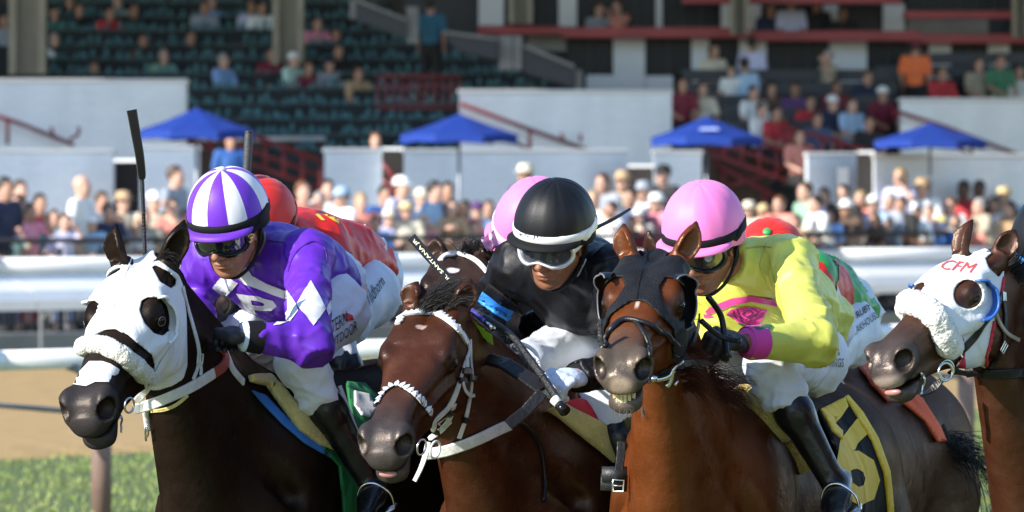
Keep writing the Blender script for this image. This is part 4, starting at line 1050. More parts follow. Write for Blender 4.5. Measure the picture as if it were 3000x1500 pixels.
def hand_field(P, side=1, fist=1.0):
    """A curled hand: x towards the knuckles, y towards the thumb side, z out of the back of the hand."""
    Q = P * A3((1, side, 1))
    d = ell(Q, (.048, 0, 0), (.050, .042, .019)); d = smin(d, cone(Q, (-.02, 0, -.002), (.03, 0, 0), .028, .030, ((0, 0, 1), .75)), .015)
    for k, (yy, L) in enumerate(((.031, .92), (.010, 1.0), (-.011, .94), (-.031, .78))):
        a = A3((.084 - .004 * abs(k - 1), yy, .004)); b = a + A3((.034 * L, 0, -.018)); c = b + A3((-.006, 0, -.030 * L)); e = c + A3((-.026 * L, 0, -.006))
        f = np.minimum(np.minimum(cone(Q, a, b, .0115, .0102), cone(Q, b, c, .0102, .0095)), cone(Q, c, e, .0095, .0085))
        f = smin(f, ell(Q, a, (.013, .011, .011)), .006)
        d = smin(d, f, .006)
    t0, t1, t2 = A3((.012, .034, -.006)), A3((.050, .052, -.024)), A3((.088, .036, -.036))
    d = smin(d, cone(Q, t0, t1, .017, .0125), .012); d = smin(d, cone(Q, t1, t2, .0122, .0095), .004)
    return d
def hand(name, wrist, knuckles, back, side, material, parent, s=1.0, fine=.0035):
    """A gloved hand from wrist towards knuckles; back is the way the back of the hand faces."""
    R = basis(Vector(knuckles) - Vector(wrist), back)
    V, F = polygonise(lambda P: hand_field(P, side), (-.055, -.08, -.075), (.155, .08, .04), fine)
    W_ = A3(wrist) + (V * s) @ R.T
    return mesh_obj(name, W_, F, material, parent), W_, F

class Jockey: pass
def make_jockey(idn, label, J, head, dist_head, skin, jersey, cap, hs=1.0, group='jockeys riding in the race', rot0=(.5, .45, 0), lat=None, sleeve=1.0, detail=True, seed=1., beard=.0, roll_fix=None, boots=LEATHER, back=None, face_detail=True):
    """J: joints as (px, py, distance). Everything else hangs on them."""
    J = dict(J); J['neck'] = (J['neck'][0], J['neck'][1], dist_head + .19)      # the neck hangs on the head
    k = Jockey(); k.J = J = {n: A3(px(*v)) for n, v in J.items()}
    o, R, s, ypr, r = fit_pose([(FLM[a], b) for a, b in head.items()], dist_head, rot0, hs)
    if os.environ.get('VERB'): print('jockey', idn, 'ypr', np.round(np.degrees(ypr)), np.round(r).astype(int).tolist())
    k.o, k.R, k.s = o, R, s
    k.w = lambda p: o + R @ (A3(p) * s); k.l = lambda P: ((np.asarray(P, float) - o) @ R) / s
    k.root = root = thing('person', label, 'person', (J['pelvis'][0], J['pelvis'][1], J['pelvis'][2] - .35), group)
    lat = A3(lat) if lat is not None else (J['Lsh'] - J['Rsh']); lat = lat / np.linalg.norm(lat)
    msh = (J['Lsh'] + J['Rsh']) / 2; spine = J['pelvis'] - msh; sp = spine / np.linalg.norm(spine)
    fb = np.cross(lat, sp); fb /= np.linalg.norm(fb)            # front of the chest to the back
    if fb[2] < 0: fb = -fb                                       # points up, out of the back
    waist = msh + spine * .62 + fb * .02; chest = msh + spine * .25 - fb * .035
    k.fb, k.sp, k.lat, k.msh = fb, sp, lat, msh
    hipL, hipR = J['Lhip'], J['Rhip']
    # --- the body under the clothes
    nb = J['neck']
    def torso(P, g, gs):
        d = cone(P, chest, waist, .148 + g, .122 + g, (fb, .80))
        d = smin(d, cone(P, J['Lsh'] - lat * .02, J['Rsh'] + lat * .02, .066 + g, .066 + g), .09)
        d = smin(d, cone(P, msh + sp * .10 + fb * .03, waist, .115 + g, .12 + g, (fb, .8)), .05)
        d = smin(d, cone(P, waist, J['pelvis'], .122 + g, .142 + g, (fb, .85)), .06)
        return d
    def arm(P, sd, g, ge=None):
        S, E, Wr = J[sd + 'sh'], J[sd + 'el'], J[sd + 'wr']
        d = cone(P, S, E, .056 + g, .043 + (ge if ge is not None else g))
        return smin(d, cone(P, E, Wr, .043 + (ge if ge is not None else g), .030 + g * .45), .03)
    def legs(P, sd, g):
        d = cone(P, J[sd + 'hip'], J[sd + 'kn'], .098 + g, .060 + g)
        return smin(d, cone(P, J[sd + 'kn'], J[sd + 'an'], .058 + g, .036 + g), .03)
    def body(P):
        d = torso(P, -.012, 0)
        for sd in 'LR': d = smin(smin(d, arm(P, sd, -.006), .03), legs(P, sd, -.010), .05)
        d = smin(d, cone(P, nb, k.w((-.03, 0, -.06)), .056, .052), .04)
        return d
    allp = np.array(list(J.values())); lo, hi = allp.min(0) - .25, allp.max(0) + .25
    # head, fine
    def headf(L):
        Wp = o + (L * s) @ R.T
        return smin(face_field(L) * s, cone(Wp, nb, k.w((-.03, 0, -.06)), .054, .052), .02)
    lo1, hi1 = A3((-.16, -.11, -.20)), A3((.15, .11, .15))
    V1, F1 = polygonise(headf, lo1, hi1, .0036 if face_detail else .007)
    m1 = (V1[:, 2] > -.185) & (V1[:, 0] > -.15)
    V1, F1 = keep_faces(V1, F1, m1); V1w = o + (V1 * s) @ R.T
    V2, F2 = polygonise(body, lo, hi, .016, safety=2.0)
    q = k.l(V2); ib = (q[:, 2] > -.15) & (np.abs(q[:, 1]) < .11) & (q[:, 0] > -.15) & (q[:, 0] < .15) & (q[:, 2] < .2)
    V2, F2 = keep_faces(V2, F2, ~ib)
    V, F = join_meshes((V1w, F1), (V2, F2))
    body_o = mesh_obj('body', V, F, SKIN, root)
    L = k.l(V); c = np.tile(A3(skin), (len(V), 1))
    lips = np.exp(-(((L[:, 0] - .1) / .012) ** 2 + (L[:, 1] / .02) ** 2 + ((L[:, 2] + .0725) / .010) ** 2))
    c = c * (1 - lips[:, None] * .55) + A3((skin[0] * .75, skin[1] * .42, skin[2] * .45)) * lips[:, None] * .55
    if beard:
        bd = np.clip((-.045 - L[:, 2]) / .03, 0, 1) * np.clip((L[:, 0] + .03) / .03, 0, 1) * (1 - lips) * (np.abs(L[:, 1]) < .1)
        c = c * (1 - .45 * beard * bd[:, None])
    chk = np.exp(-(((L[:, 0] - .08) / .03) ** 2 + ((np.abs(L[:, 1]) - .045) / .02) ** 2 + ((L[:, 2] + .035) / .02) ** 2)); c[:, 0] *= 1 + .18 * chk
    at = body_o.data.color_attributes.new('coat', 'FLOAT_COLOR', 'POINT'); at.data.foreach_set('color', np.hstack([np.clip(c, 0, 1), np.ones((len(V), 1))]).astype(np.float32).ravel())
    # --- breeches
    shade = .006
    def br(P):
        d = cone(P, waist + sp * .06, J['pelvis'], .118 + shade, .126 + shade, (fb, .92))
        d = smin(d, cone(P, hipL, hipR, .100, .100), .06)
        for sd in 'LR':
            an = J[sd + 'kn'] + (J[sd + 'an'] - J[sd + 'kn']) * .25
            e = cone(P, J[sd + 'hip'], J[sd + 'kn'], .094 + shade, .052 + shade)
            e = smin(e, cone(P, J[sd + 'kn'], an, .060 + shade, .060), .04)
            d = smin(d, e, .05)
        return d
    o_br, Vb, Fb = cloth('breeches', br, lo, hi, .0075 if face_detail else .010, BREECH, root, .017, seed + 3, (hipL + hipR) / 2 - (J['Lkn'] + J['Rkn']) / 2, 12.)
    k.br_bvh = bvh_of(Vb, Fb)
    # --- jersey
    gz = .010 * sleeve
    def je(P):
        d = torso(P, .004, 0)
        d = np.maximum(d, (P - (J['pelvis'] - sp * .03)) @ sp)          # hem
        for sd in 'LR':
            S, E, Wr = J[sd + 'sh'], J[sd + 'el'], J[sd + 'wr']; f = (Wr - E) / np.linalg.norm(Wr - E)
            a = smin(cone(P, S, E, .060 + gz * .8, .047 + gz), cone(P, E, Wr, .047 + gz, .037 + gz * .3), .03)
            a = np.maximum(a, (P - (Wr - f * .012)) @ f - .0)
            d = smin(d, a, .06)
        nk = k.w((-.03, 0, -.06)) - nb; nn = nk / np.linalg.norm(nk)
        ch = cap.get('collar', .05); col = np.maximum(cone(P, nb - nn * .05, nb + nn * (ch + .005), .076, .066), (P - (nb + nn * ch)) @ nn)
        return smin(d, col, .03)
    k.jm = jersey
    o_j, Vj, Fj = cloth('jersey', je, lo, hi, .0062 if face_detail else .0085, jersey, root, .015, seed, sp + lat * .5, 10.)
    k.jersey = o_j; k.j_bvh = bvh_of(Vj, Fj)
    # --- boots
    k.boots = []
    for sd in 'LR':
        kn, an = J[sd + 'kn'], J[sd + 'an']; top = kn + (an - kn) * .17; ax = (an - kn) / np.linalg.norm(an - kn)
        toe = J.get(sd + 'to', an + A3((-.06, -.16, -.03)))
        def bt(P):
            d = cone(P, top, kn + (an - kn) * .42, .053, .052); d = smin(d, cone(P, kn + (an - kn) * .42, an, .051, .037), .03)
            d = np.maximum(d, -(P - top) @ ax)
            f = (toe - an) / np.linalg.norm(toe - an); a2 = an + ax * .045
            d = smin(d, cone(P, a2 - f * .05, a2 + f * .06, .040, .040, (ax, .8)), .03)
            return smin(d, cone(P, a2 + f * .06, toe + ax * .05, .041, .030, (ax, .7)), .03)
        pb = np.array([top, an, toe]); o_b, Vt, Ft = cloth('boot', bt, pb.min(0) - .14, pb.max(0) + .14, .009, boots, root, .0035, seed + 5, None, 12.)
        k.boots.append((Vt, Ft))
    k.head_w = k.w
    # --- helmet
    hm = part_helmet(k, root, cap)
    return k
def part_helmet(k, root, cap):
    T = lambda p: Vector(k.w(p)); tilt = .10
    def H(p):    # helmet frame leans back a little
        c, s_ = math.cos(tilt), math.sin(tilt); p = A3(p)
        return Vector(k.w((c * p[0] - s_ * p[2] - .004, p[1], s_ * p[0] + c * p[2] + .046)))
    k.H = H
    rx, ry, rz = cap.get('size', (.134, .116, .138))
    mats = cap['mats']; mb = MB()
    dome(mb, H, rx, ry, rz, (-.008, 0, 0), cap.get('panels', 8), list(cap.get('order', [0])), rim=.0, n_sub=6, m=20, seam=cap.get('seam', .0022))
    # shell below the rim at the back and sides
    o = part(mb, 'cap', mats, root, True); k.cap = o
    k.cap_bvh = bvh_of(np.array(mb.v), (np.array([f for f in mb.f], np.int32),))
    n = 48
    def rimpt(a, dr=0., z=0.): return H((-.008 + (rx + dr) * math.copysign(abs(math.cos(a)) ** .92, math.cos(a)), (ry + dr) * math.copysign(abs(math.sin(a)) ** .92, math.sin(a)), z))
    mb = MB(); V = []
    for i in range(n):
        a = 2 * math.pi * i / n
        V += [rimpt(a, -.002, .014), rimpt(a, .0022, .012), rimpt(a, .0022, -.010), rimpt(a, -.002, -.013)]
    mb.add(V, [(i * 4 + j, i * 4 + (j + 1) % 4, ((i + 1) % n) * 4 + (j + 1) % 4, ((i + 1) % n) * 4 + j) for i in range(n) for j in range(4)])
    part(mb, 'helmet_band', cap['band'], root, True)
    mb = MB(); V = []           # lower shell of the helmet
    for i in range(n):
        a = 2 * math.pi * i / n; fr = max(0, math.cos(a)); dz = -.030 * (1 - fr) - .012
        V += [rimpt(a, -.002, -.010), rimpt(a, -.004, dz), rimpt(a, -.022, dz - .002), rimpt(a, -.024, -.005)]
    mb.add(V, [(i * 4 + j, i * 4 + (j + 1) % 4, ((i + 1) % n) * 4 + (j + 1) % 4, ((i + 1) % n) * 4 + j) for i in range(n) for j in range(3)])
    part(mb, 'helmet_shell', cap.get('shell', BLACKCLOTH), root, True)
    mb = MB(); V = []; m = 25      # peak
    pk = cap.get('peak_len', .030)
    for i in range(m):
        a = -1.15 + 2.3 * i / (m - 1); e = max(0, 1 - (a / 1.15) ** 2) ** .5
        V += [rimpt(a, -.004, -.006), rimpt(a, pk * e + .003, -.014 - .006 * e), rimpt(a, pk * e, -.019 - .006 * e), rimpt(a, -.006, -.013)]
    mb.add(V, [(i * 4 + j, (i + 1) * 4 + j, (i + 1) * 4 + (j + 1) % 4, i * 4 + (j + 1) % 4) for i in range(m - 1) for j in range(4)])
    part(mb, 'peak', cap.get('peak', BLACKCLOTH), root, True)
    if cap.get('button'):
        mb = MB(); mb.ball(H((-.008, 0, rz + .002)), (.014, .014, .007), Matrix(k.R), 14, 8); part(mb, 'button', cap['button'], root, True)
    # chin strap
    mb = MB()
    for sd in (1, -1):
        P = [H((-.02, sd * (ry - .012), -.012)), k.w((-.005, sd * .083, -.055)), k.w((.030, sd * .066, -.100)), k.w((.060, sd * .030, -.128)), k.w((.066, 0, -.130))]
        P = smooth_line([Vector(p) for p in P], 5); c = Vector(k.w((.0, 0, -.04)))
        mb.ribbon(P, [p - c for p in P], .020, .005)
        P2 = smooth_line([Vector(k.w((-.045, sd * .080, .01))), Vector(k.w((-.035, sd * .084, -.04))), Vector(k.w((-.004, sd * .082, -.06)))], 5)
        mb.ribbon(P2, [p - c for p in P2], .030, .006)
    part(mb, 'chin_strap', BLACKCLOTH, root, True)
    # goggles
    g = cap.get('goggles', {}); fr = g.get('frame', GLOSSB); ln = g.get('lens', LENS)
    def gp(u, v, d):            # u across the face, v up; wraps round the head
        a = u * 1.22; x = .100 * math.cos(a) ** .8 + .004; y = .083 * math.sin(a)
        return k.w((x + d * math.cos(a), y + d * math.sin(a), -.002 + v))
    def outline(t, g_):         # closed outline of a goggle lens
        c, s_ = math.cos(t), math.sin(t)
        u = (abs(c) ** .55) * math.copysign(1, c) * (.90 + g_); v = (abs(s_) ** .75) * math.copysign(1, s_) * (.030 + g_ * .10)
        if s_ < 0: v *= 1 - .52 * math.exp(-(u / .20) ** 2)
        return u, v
    mb = MB(); N = 40; V = [gp(0, .002, .013)]
    for rr in (.5, 1.0):
        for i in range(N):
            u, v = outline(2 * math.pi * i / N, 0); V.append(gp(u * rr, v * rr + .002, .013 if rr < 1 else .010))
    mb.add(V, [(0, 1 + i, 1 + (i + 1) % N) for i in range(N)] + [(1 + i, 1 + N + i, 1 + N + (i + 1) % N, 1 + (i + 1) % N) for i in range(N)])
    go = part(mb, 'goggles', ln, root, True)
    mb = MB(); V = []
    for i in range(N):
        t = 2 * math.pi * i / N
        for (gg, dd) in ((-.03, .012), (-.02, .0185), (.08, .016), (.125, .004), (.07, -.006), (.0, .004)):
            u, v = outline(t, gg); V.append(gp(u, v + .002, dd))
    mb.add(V, [(i * 6 + j, i * 6 + (j + 1) % 6, ((i + 1) % N) * 6 + (j + 1) % 6, ((i + 1) % N) * 6 + j) for i in range(N) for j in range(6)])
    part(mb, 'goggle_frame', fr, go, True)
    mb = MB()
    for sd in (1, -1):
        st = g.get('strap_path')
        P = [gp(sd * .93, .003, .010), k.w((.028, sd * .094, .012)), H((.02, sd * (ry + .002), -.004)), H((-.05, sd * (ry - .006), .012)), H((-.11, sd * .07, .022)), H((-rx - .008, 0, .028))]
        P = smooth_line([Vector(p) for p in P], 5); c = Vector(k.w((-.01, 0, .03)))
        mb.ribbon(P, [p - c for p in P], .020, .004)
    part(mb, 'goggle_strap', g.get('strap', BLACKCLOTH), go, True)
# ------------------------------------------------------------------ tack
STRETCH_W = creases(mat('white hood cloth', (.64, .64, .635), rough=.7, sheen=.2, noise=.04, nscale=9, bump=.4, bscale=40), 11., .7)
STRETCH_B = mat('black hood cloth', (.007, .007, .008), rough=.66, spec=.25, noise=.2, nscale=20, bump=.4, bscale=160)
WOOL = mat('white sheepskin', (.66, .63, .55), rough=.95, sheen=.4, noise=.06, nscale=60, bump=1.0, bscale=140)
WOOLG = mat('white thick sheepskin', (.68, .66, .61), rough=.95, sheen=.4, noise=.06, nscale=60, bump=1.0, bscale=120)
STRAPW = mat('white bridle strap', (.60, .60, .58), rough=.45, noise=.10, nscale=30, bump=.25, bscale=60)
STRAPB = mat('black bridle strap', (.008, .007, .007), rough=.40, spec=.4, noise=.2, nscale=30, bump=.3, bscale=70)
STRAPR = mat('rust red rubber rein', (.32, .055, .035), rough=.6, bump=.4, bscale=180)
TOOTHW = mat('white patent teeth', (.66, .66, .65), rough=.25)
REDTRIM = mat('red trim cloth', (.48, .02, .035), rough=.7); BLUECUP = mat('blue blinker vinyl', (.03, .12, .42), rough=.35, spec=.5)
TAPE = mat('white nose patch', (.66, .66, .66), rough=.6, bump=.3, bscale=50)
YELPAD = mat('yellow chamois', (.58, .47, .15), rough=.9, sheen=.3, noise=.10, nscale=14, bump=.8, bscale=90)
OLIVEPAD = mat('olive yellow fleece', (.44, .33, .07), rough=.95, sheen=.4, noise=.14, nscale=18, bump=1.0, bscale=160)
C_GREEN = silk('green saddlecloth', (.02, .17, .06), rough=.7); C_BLACK = silk('black saddlecloth', (.006, .006, .007), rough=.8, sheen=0., spec=.15); C_GOLD = silk('gold saddlecloth print', (.90, .58, .04), rough=.7); C_ORANGE = silk('orange saddlecloth', (.72, .10, .025), rough=.7)
C_BLUE = silk('blue saddlecloth edge', (.03, .16, .50), rough=.6); C_RED = silk('red saddlecloth', (.55, .02, .04), rough=.7); C_WHITE = silk('white saddlecloth', (.72, .72, .72), rough=.7); C_NAVY = silk('navy saddlecloth', (.02, .03, .16), rough=.7)

def Z(ox, oy, k=2.0): return lambda pts: [(ox + x / k, oy + y / k) for x, y in pts]
ZA, ZC, ZE, ZG = Z(150, 620), Z(1040, 760), Z(1680, 620), Z(2480, 620)
Z1, Z2, Z3, Z4 = Z(150, 250, 1.03), Z(1000, 450, 1.2263), Z(1650, 450, 1.2263), Z(2300, 550, 1.3558)
Z5, Z6 = Z(500, 450), Z(1240, 490)

def hood(h, outer, holes, material, name='hood', off=.0065, fine=.0042, xlim=(-.09, .45), ridge=True):
    """A stretch hood: the head's own surface moved out, kept inside an outline (the near side's outline is mirrored)."""
    def region(P):
        Q = P.copy(); Q[:, 1] = np.abs(Q[:, 1]); W_ = h.o + (Q * h.s) @ h.R.T
        px_m = FPX / h.dist
        q = to_px(W_); r = poly_sd(q, outer) / px_m
        for ho in holes: r = np.maximum(r, -poly_sd(q, ho) / px_m)
        return r
    def f(P):
        d0 = h.full_l(P) - off
        d = np.maximum(d0, np.maximum(xlim[0] - P[:, 0], P[:, 0] - xlim[1]))
        near = np.abs(d) < .05
        if near.any():
            p = P[near]; dd = np.maximum(d[near], region(p))
            for e in h.ears: dd = np.maximum(dd, -(ear_field(p, *e) * h.s - .012))
            d[near] = dd
        return d
    V, F = polygonise(f, (-.11, -.15, -.30), (.47, .15, .08), fine, safety=1.6)
    F0_ = F
    V = laplace(V, F, 1, .4)
    Wv = h.o + (V * h.s) @ h.R.T
    N = vnormals(Wv, F); Wv = Wv + N * (.0016 * np.array([1 - 2 * abs(mnoise.noise((x * 16, y * 30, z * 16))) for x, y, z in V.tolist()]))[:, None]
    o = mesh_obj(name, Wv, F, material, h.root)
    return o, bvh_of(Wv, F)
def cup(h, bvh, c, R_, a0, a1, out, fwd, material, name='blinker_cup', rim=None, sides=(1, -1), rim_r=.004, squash=.9):
    """A blinker cup: a curved wall standing on an arc behind the eye, leaning out and towards the nose. c, R_: the arc's centre and radius in the head frame."""
    for sd in sides:
        n = 22; V = []; edge = []
        for i in range(n):
            u = i / (n - 1); a = a0 + (a1 - a0) * u; x = c[0] + R_ * math.cos(a); z = c[1] + R_ * squash * math.sin(a)
            o_ = Vector(h.w((x, sd * .3, z))); q = bvh.ray_cast(o_, Vector(-h.R[:, 1] * sd)); q2 = h.bvh.ray_cast(o_, Vector(-h.R[:, 1] * sd))
            y = max([abs(h.l(w_[0])[1]) for w_ in (q, q2) if w_[0] is not None] or [.09])
            k = max(.10, math.sin(math.pi * u)) ** .5
            for j in range(6):
                t = j / 5
                p = A3((x + fwd * k * t * t + R_ * .10 * math.cos(a) * t, 0, z + R_ * .10 * math.sin(a) * t)); p[1] = sd * (min(y, .115) - .004 + out * k * (t - .25 * t * t) * 1.3)
                V.append(Vector(h.w(p)))
            edge.append(V[-1])
        mb = MB(); V2 = [q - Vector(h.R[:, 0]) * .004 for q in V]
        fs = [(i * 6 + j, (i + 1) * 6 + j, (i + 1) * 6 + j + 1, i * 6 + j + 1) for i in range(n - 1) for j in range(5)]
        mb.add(V, fs); mb.add(V2, [q[::-1] for q in fs]); cc = part(mb, name, material, h.root, True)
        mb = MB(); mb.tube(edge, rim_r, 6); part(mb, 'rim', rim or material, cc, True)
def fleece(h, bvh, pts, r, material, name='sheepskin_noseband', seed=1., sym=True, hairs=3000):
    T = trace(bvh, pts, 8, r * .45); P = [t[0] for t in T]
    P = [P[0]] + [(P[i - 1] + P[i] * 2 + P[i + 1]) / 4 for i in range(1, len(P) - 1)] + [P[-1]]
    S = h.R @ np.diag([1, -1, 1]) @ h.R.T
    if sym:   # carry on over the nose to the far side
        mir = [Vector(S @ (A3(q) - h.o) + h.o) for q in P]
        cut = [q for q in mir if h.l(q)[1] < min(h.l(P[0])[1], 0) - .004]
        P = list(reversed(cut)) + P if cut and (cut[0] - P[0]).length < (cut[-1] - P[0]).length else cut + P
    P = smooth_line(P[::3] + ([P[-1]] if (len(P) - 1) % 3 else []), 14)
    n = 44; m = len(P); mb = MB()
    rs = [r * min(1, .55 + 5 * min(i, m - 1 - i) / m) for i in range(m)]
    mb.tube(P, rs, n)
    V = A3(mb.v); F = [f for f in mb.f]
    cen = np.repeat(A3(P), n, 0); N = V - cen; N /= np.linalg.norm(N, axis=1)[:, None]
    d = np.array([mnoise.noise((x * 45 + seed, y * 45, z * 45)) * .45 + abs(mnoise.noise((x * 170, y * 170 + seed, z * 170))) * .45 + abs(mnoise.noise((x * 330, y * 330 + seed, z * 330))) * .4 for x, y, z in V.tolist()])
    V = V + N * (d * r * .30)[:, None]
    allv = V
    return mesh_obj(name, allv, F, material, h.root)
def bridle(h, name, pts, width, material, thick=.004, k=5, sym=True, lift=.004, tgt=None, widths=None):
    mb = MB(); T = strap(mb, tgt or h.bvh, pts, width, thick, lift, k, h.sym if sym else None, widths)
    part(mb, name, material, h.root); return T
def bar_on(h, name, pts, r, material, lift=.003, k=5, sym=False, tgt=None, parent=None, flat=1.):
    T = trace(tgt or h.bvh, pts, k, lift); mb = MB(); mb.tube([t[0] for t in T], r, 8, flat=flat)
    if sym:
        S = h.R @ np.diag([1, -1, 1]) @ h.R.T; mb.tube([Vector(S @ (A3(t[0]) - h.o) + h.o) for t in T], r, 8)
    return part(mb, name, material, parent or h.root, True)
def ring_on(h, c, R_, r, material=None, name='bit_ring', lift=.012, nrm=None):
    q = ray(h.bvh, *c); p = (q[0] + q[1] * lift) if q else px(c[0], c[1], h.dist - .45)
    mb = MB(); mb.ring(p, nrm or (Vector(h.R[:, 1]) * .9 + Vector(h.R[:, 0]) * .3), R_, r); return part(mb, name, material or METAL, h.root, True)
def toothband(h, name, pts, width, tooth, n, material=None, base=None):
    """A band edged with pointed white patent teeth."""
    T = trace(h.bvh, pts, 10, .005); P = [t[0] for t in T]; N = [t[1] for t in T]
    mb = MB(); mb.ribbon(P, N, width, .006); b = part(mb, name, base or STRAPW, h.root)
    L = [0]
    for i in range(1, len(P)): L.append(L[-1] + (P[i] - P[i - 1]).length)
    first = None
    for q in range(n):
        s = L[-1] * (q + .5) / n; i = min(max(1, next((j for j in range(len(L)) if L[j] >= s), len(L) - 1)), len(P) - 1); u = (s - L[i - 1]) / max(L[i] - L[i - 1], 1e-6)
        c = P[i - 1].lerp(P[i], u); nn = N[i]; t = (P[i] - P[i - 1]).normalized(); up = nn.cross(t).normalized()
        if up.dot(Vector(h.R[:, 0])) > 0: up = -up
        w = L[-1] / n * .48; mb = MB(); g = .004
        base_c = c - up * width * .5 + nn * .003
        V = [base_c - t * w, base_c + t * w, base_c + t * w * .95 + up * tooth * .5, base_c + up * tooth, base_c - t * w * .95 + up * tooth * .5, base_c + up * tooth * .4 + nn * .003]
        mb.add(V + [v - nn * .004 for v in V[:5]], [(0, 1, 5), (1, 2, 5), (2, 3, 5), (3, 4, 5), (4, 0, 5), (6, 7, 1, 0)[::-1], (7, 8, 2, 1)[::-1], (8, 9, 3, 2)[::-1], (9, 10, 4, 3)[::-1], (10, 6, 0, 4)[::-1]])
        part(mb, 'tooth', material or TOOTHW, b)
def tuft(name, h, roots_px, dirs, n, length, material, r0=.0014, seed=1, droop=.2, lift=0., spread=.25, curl=.3, jit=6):
    """Hair growing from pixels on the horse's surface, blown along dirs (world)."""
    rs = np.random.RandomState(seed); out = []
    for i in range(n):
        u = rs.uniform(); k = min(int(u * (len(roots_px) - 1)), len(roots_px) - 2) if len(roots_px) > 1 else 0; w = u * (len(roots_px) - 1) - k
        a = roots_px[k]; b = roots_px[min(k + 1, len(roots_px) - 1)]; x = a[0] + (b[0] - a[0]) * w + rs.normal(0, jit); y = a[1] + (b[1] - a[1]) * w + rs.normal(0, jit)
        q = ray(h.bvh, x, y)
        if q is None: f = h.bvh.find_nearest(px(x, y, h.dist)); p = f[0]; nn = Vector((0, 0, 1))
        else: p, nn = q
        d = (Vector(dirs[0]).lerp(Vector(dirs[1]), rs.uniform()) + Vector(rs.normal(0, spread, 3))).normalized(); L = length * rs.uniform(.5, 1.1); bend = Vector(rs.normal(0, curl, 3))
        pts = []
        for j in range(6):
            t = j / 5; pts.append(p - nn * .004 + (d + nn * .5 * (1 - t)) * L * t + bend * L * t * t * .5 - Vector((0, 0, droop * L * t * t)))
        out.append(pts)
    o = strands(name, out, material, h.root, r0, seed=seed, kind='stuff'); return o
HAIRB = mat('black horse hair', (.012, .010, .009), rough=.4, spec=.4); HAIRR = mat('red brown horse hair', (.055, .014, .007), rough=.6, spec=.12)

def tongue(h, c, r):
    mb = MB(); mb.ball(h.w(c), [q * h.s for q in r], Matrix(h.R), 14, 8); part(mb, 'lip_lining', GUM, h.root, True)
# --- A: black horse
hoodA, hoodA_bvh = hood(hA, ZA([(300, 150), (600, 180), (605, 260), (650, 300), (745, 370), (770, 430), (790, 600), (797, 900), (760, 1015), (600, 1088), (592, 1000), (608, 900), (592, 838), (450, 722), (370, 686), (270, 692), (180, 690), (120, 400)]),
    [ZA([(588, 325), (602, 348), (638, 412), (700, 452), (728, 432), (733, 396), (690, 352), (615, 312)]), ZA([(530, 520), (570, 500), (640, 500), (690, 540), (712, 620), (700, 690), (655, 730), (600, 715), (545, 655), (515, 580)])], STRETCH_W)
cup(hA, hoodA_bvh, (.208, -.038), .062, 2.0, 5.0, .032, .020, STRETCH_W, rim_r=.005)
bvA = hoodA_bvh
patch('nose_patch', ZA([(225, 880), (300, 880), (345, 895), (395, 925), (388, 950), (370, 945), (372, 962), (352, 960), (345, 985), (330, 980), (338, 1003), (260, 1000), (205, 1025), (130, 1015), (150, 960)]), hA.bvh, TAPE, hA.root, .003)
fleece(hA, hA.bvh, ZA([(172, 842), (205, 805), (258, 794), (325, 806), (420, 862), (500, 925), (548, 978)]), .026, WOOL, seed=1.2, sym=False)
def on2(h, bv, pts, lift=.004, k=5):
    """Trace over the hood where there is one, else over the horse."""
    L = smooth2(pts, k) if k > 1 else pts; hit = []
    for x, y in L:
        a, b = ray(bv, x, y), ray(h.bvh, x, y)
        hit.append(a if a and (not b or a[0].y < b[0].y) else b)
    first = next((c for c in hit if c), None)
    if first is None:
        f = h.bvh.find_nearest(px(L[0][0], L[0][1], h.dist)); first = (f[0], f[1])
    out = []; last = first
    for (x, y), c in zip(L, hit):
        if c is None: c = (px(x, y, last[0].y), last[1])
        last = c; out.append((c[0] + c[1] * lift, c[1]))
    for _ in range(2): out = [(out[i][0] if i in (0, len(out) - 1) else (out[i - 1][0] + out[i][0] * 2 + out[i + 1][0]) / 4, (out[max(i - 1, 0)][1] + out[i][1] + out[min(i + 1, len(out) - 1)][1]).normalized()) for i in range(len(out))]
    return out
def strap2(h, bv, name, pts, w, m, thick=.004, lift=.005, k=5, parent=None):
    T = on2(h, bv, pts, lift, k); mb = MB(); mb.ribbon([t[0] for t in T], [t[1] for t in T], w, thick); return part(mb, name, m, parent or h.root)
def buckle(h, bv, c, s, ang=0., m=None):
    T = on2(h, bv, [c, (c[0] + 1, c[1])], .010, 1); p, n = T[0]; t = Vector((math.cos(ang), 0, math.sin(ang))); t = (t - n * t.dot(n)).normalized(); b = n.cross(t)
    mb = MB(); mb.tube([p + t * s + b * s * .8, p + t * s - b * s * .8, p - t * s - b * s * .8, p - t * s + b * s * .8, p + t * s + b * s * .8], s * .17, 6); mb.tube([p - t * s, p + t * s], s * .13, 5); part(mb, 'buckle', m or METAL, h.root)
strap2(hA, bvA, 'cheek_strap', ZA([(765, 440), (785, 530), (815, 640), (855, 780), (862, 860)]), .013, STRAPW)
strap2(hA, bvA, 'cheek_strap', ZA([(862, 860), (850, 920), (825, 985)]), .011, STRAPW); strap2(hA, bvA, 'cheek_strap', ZA([(862, 860), (872, 920), (868, 960)]), .010, STRAPW); buckle(hA, bvA, ZA([(858, 862)])[0], .014, 1.5, STRAPW)
strap2(hA, bvA, 'bridle_cheekpiece', ZA([(705, 800), (660, 870), (610, 950), (560, 1035), (505, 1105)]), .022, STRAPW)
strap2(hA, bvA, 'noseband_strap', ZA([(535, 960), (545, 1000), (560, 1050)]), .012, STRAPW)
strap2(hA, bvA, 'throat_strap', ZA([(590, 1165), (660, 1158), (730, 1130), (795, 1075)]), .010, YELPAD)
strap2(hA, bvA, 'rein', ZA([(492, 1155), (580, 1130), (700, 1080), (830, 1020), (950, 945)]), .031, STRAPW, .006); strap2(hA, bvA, 'rein', ZA([(948, 946), (1000, 910), (1020, 860), (1000, 810), (968, 790)]), .030, STRAPR, .007)
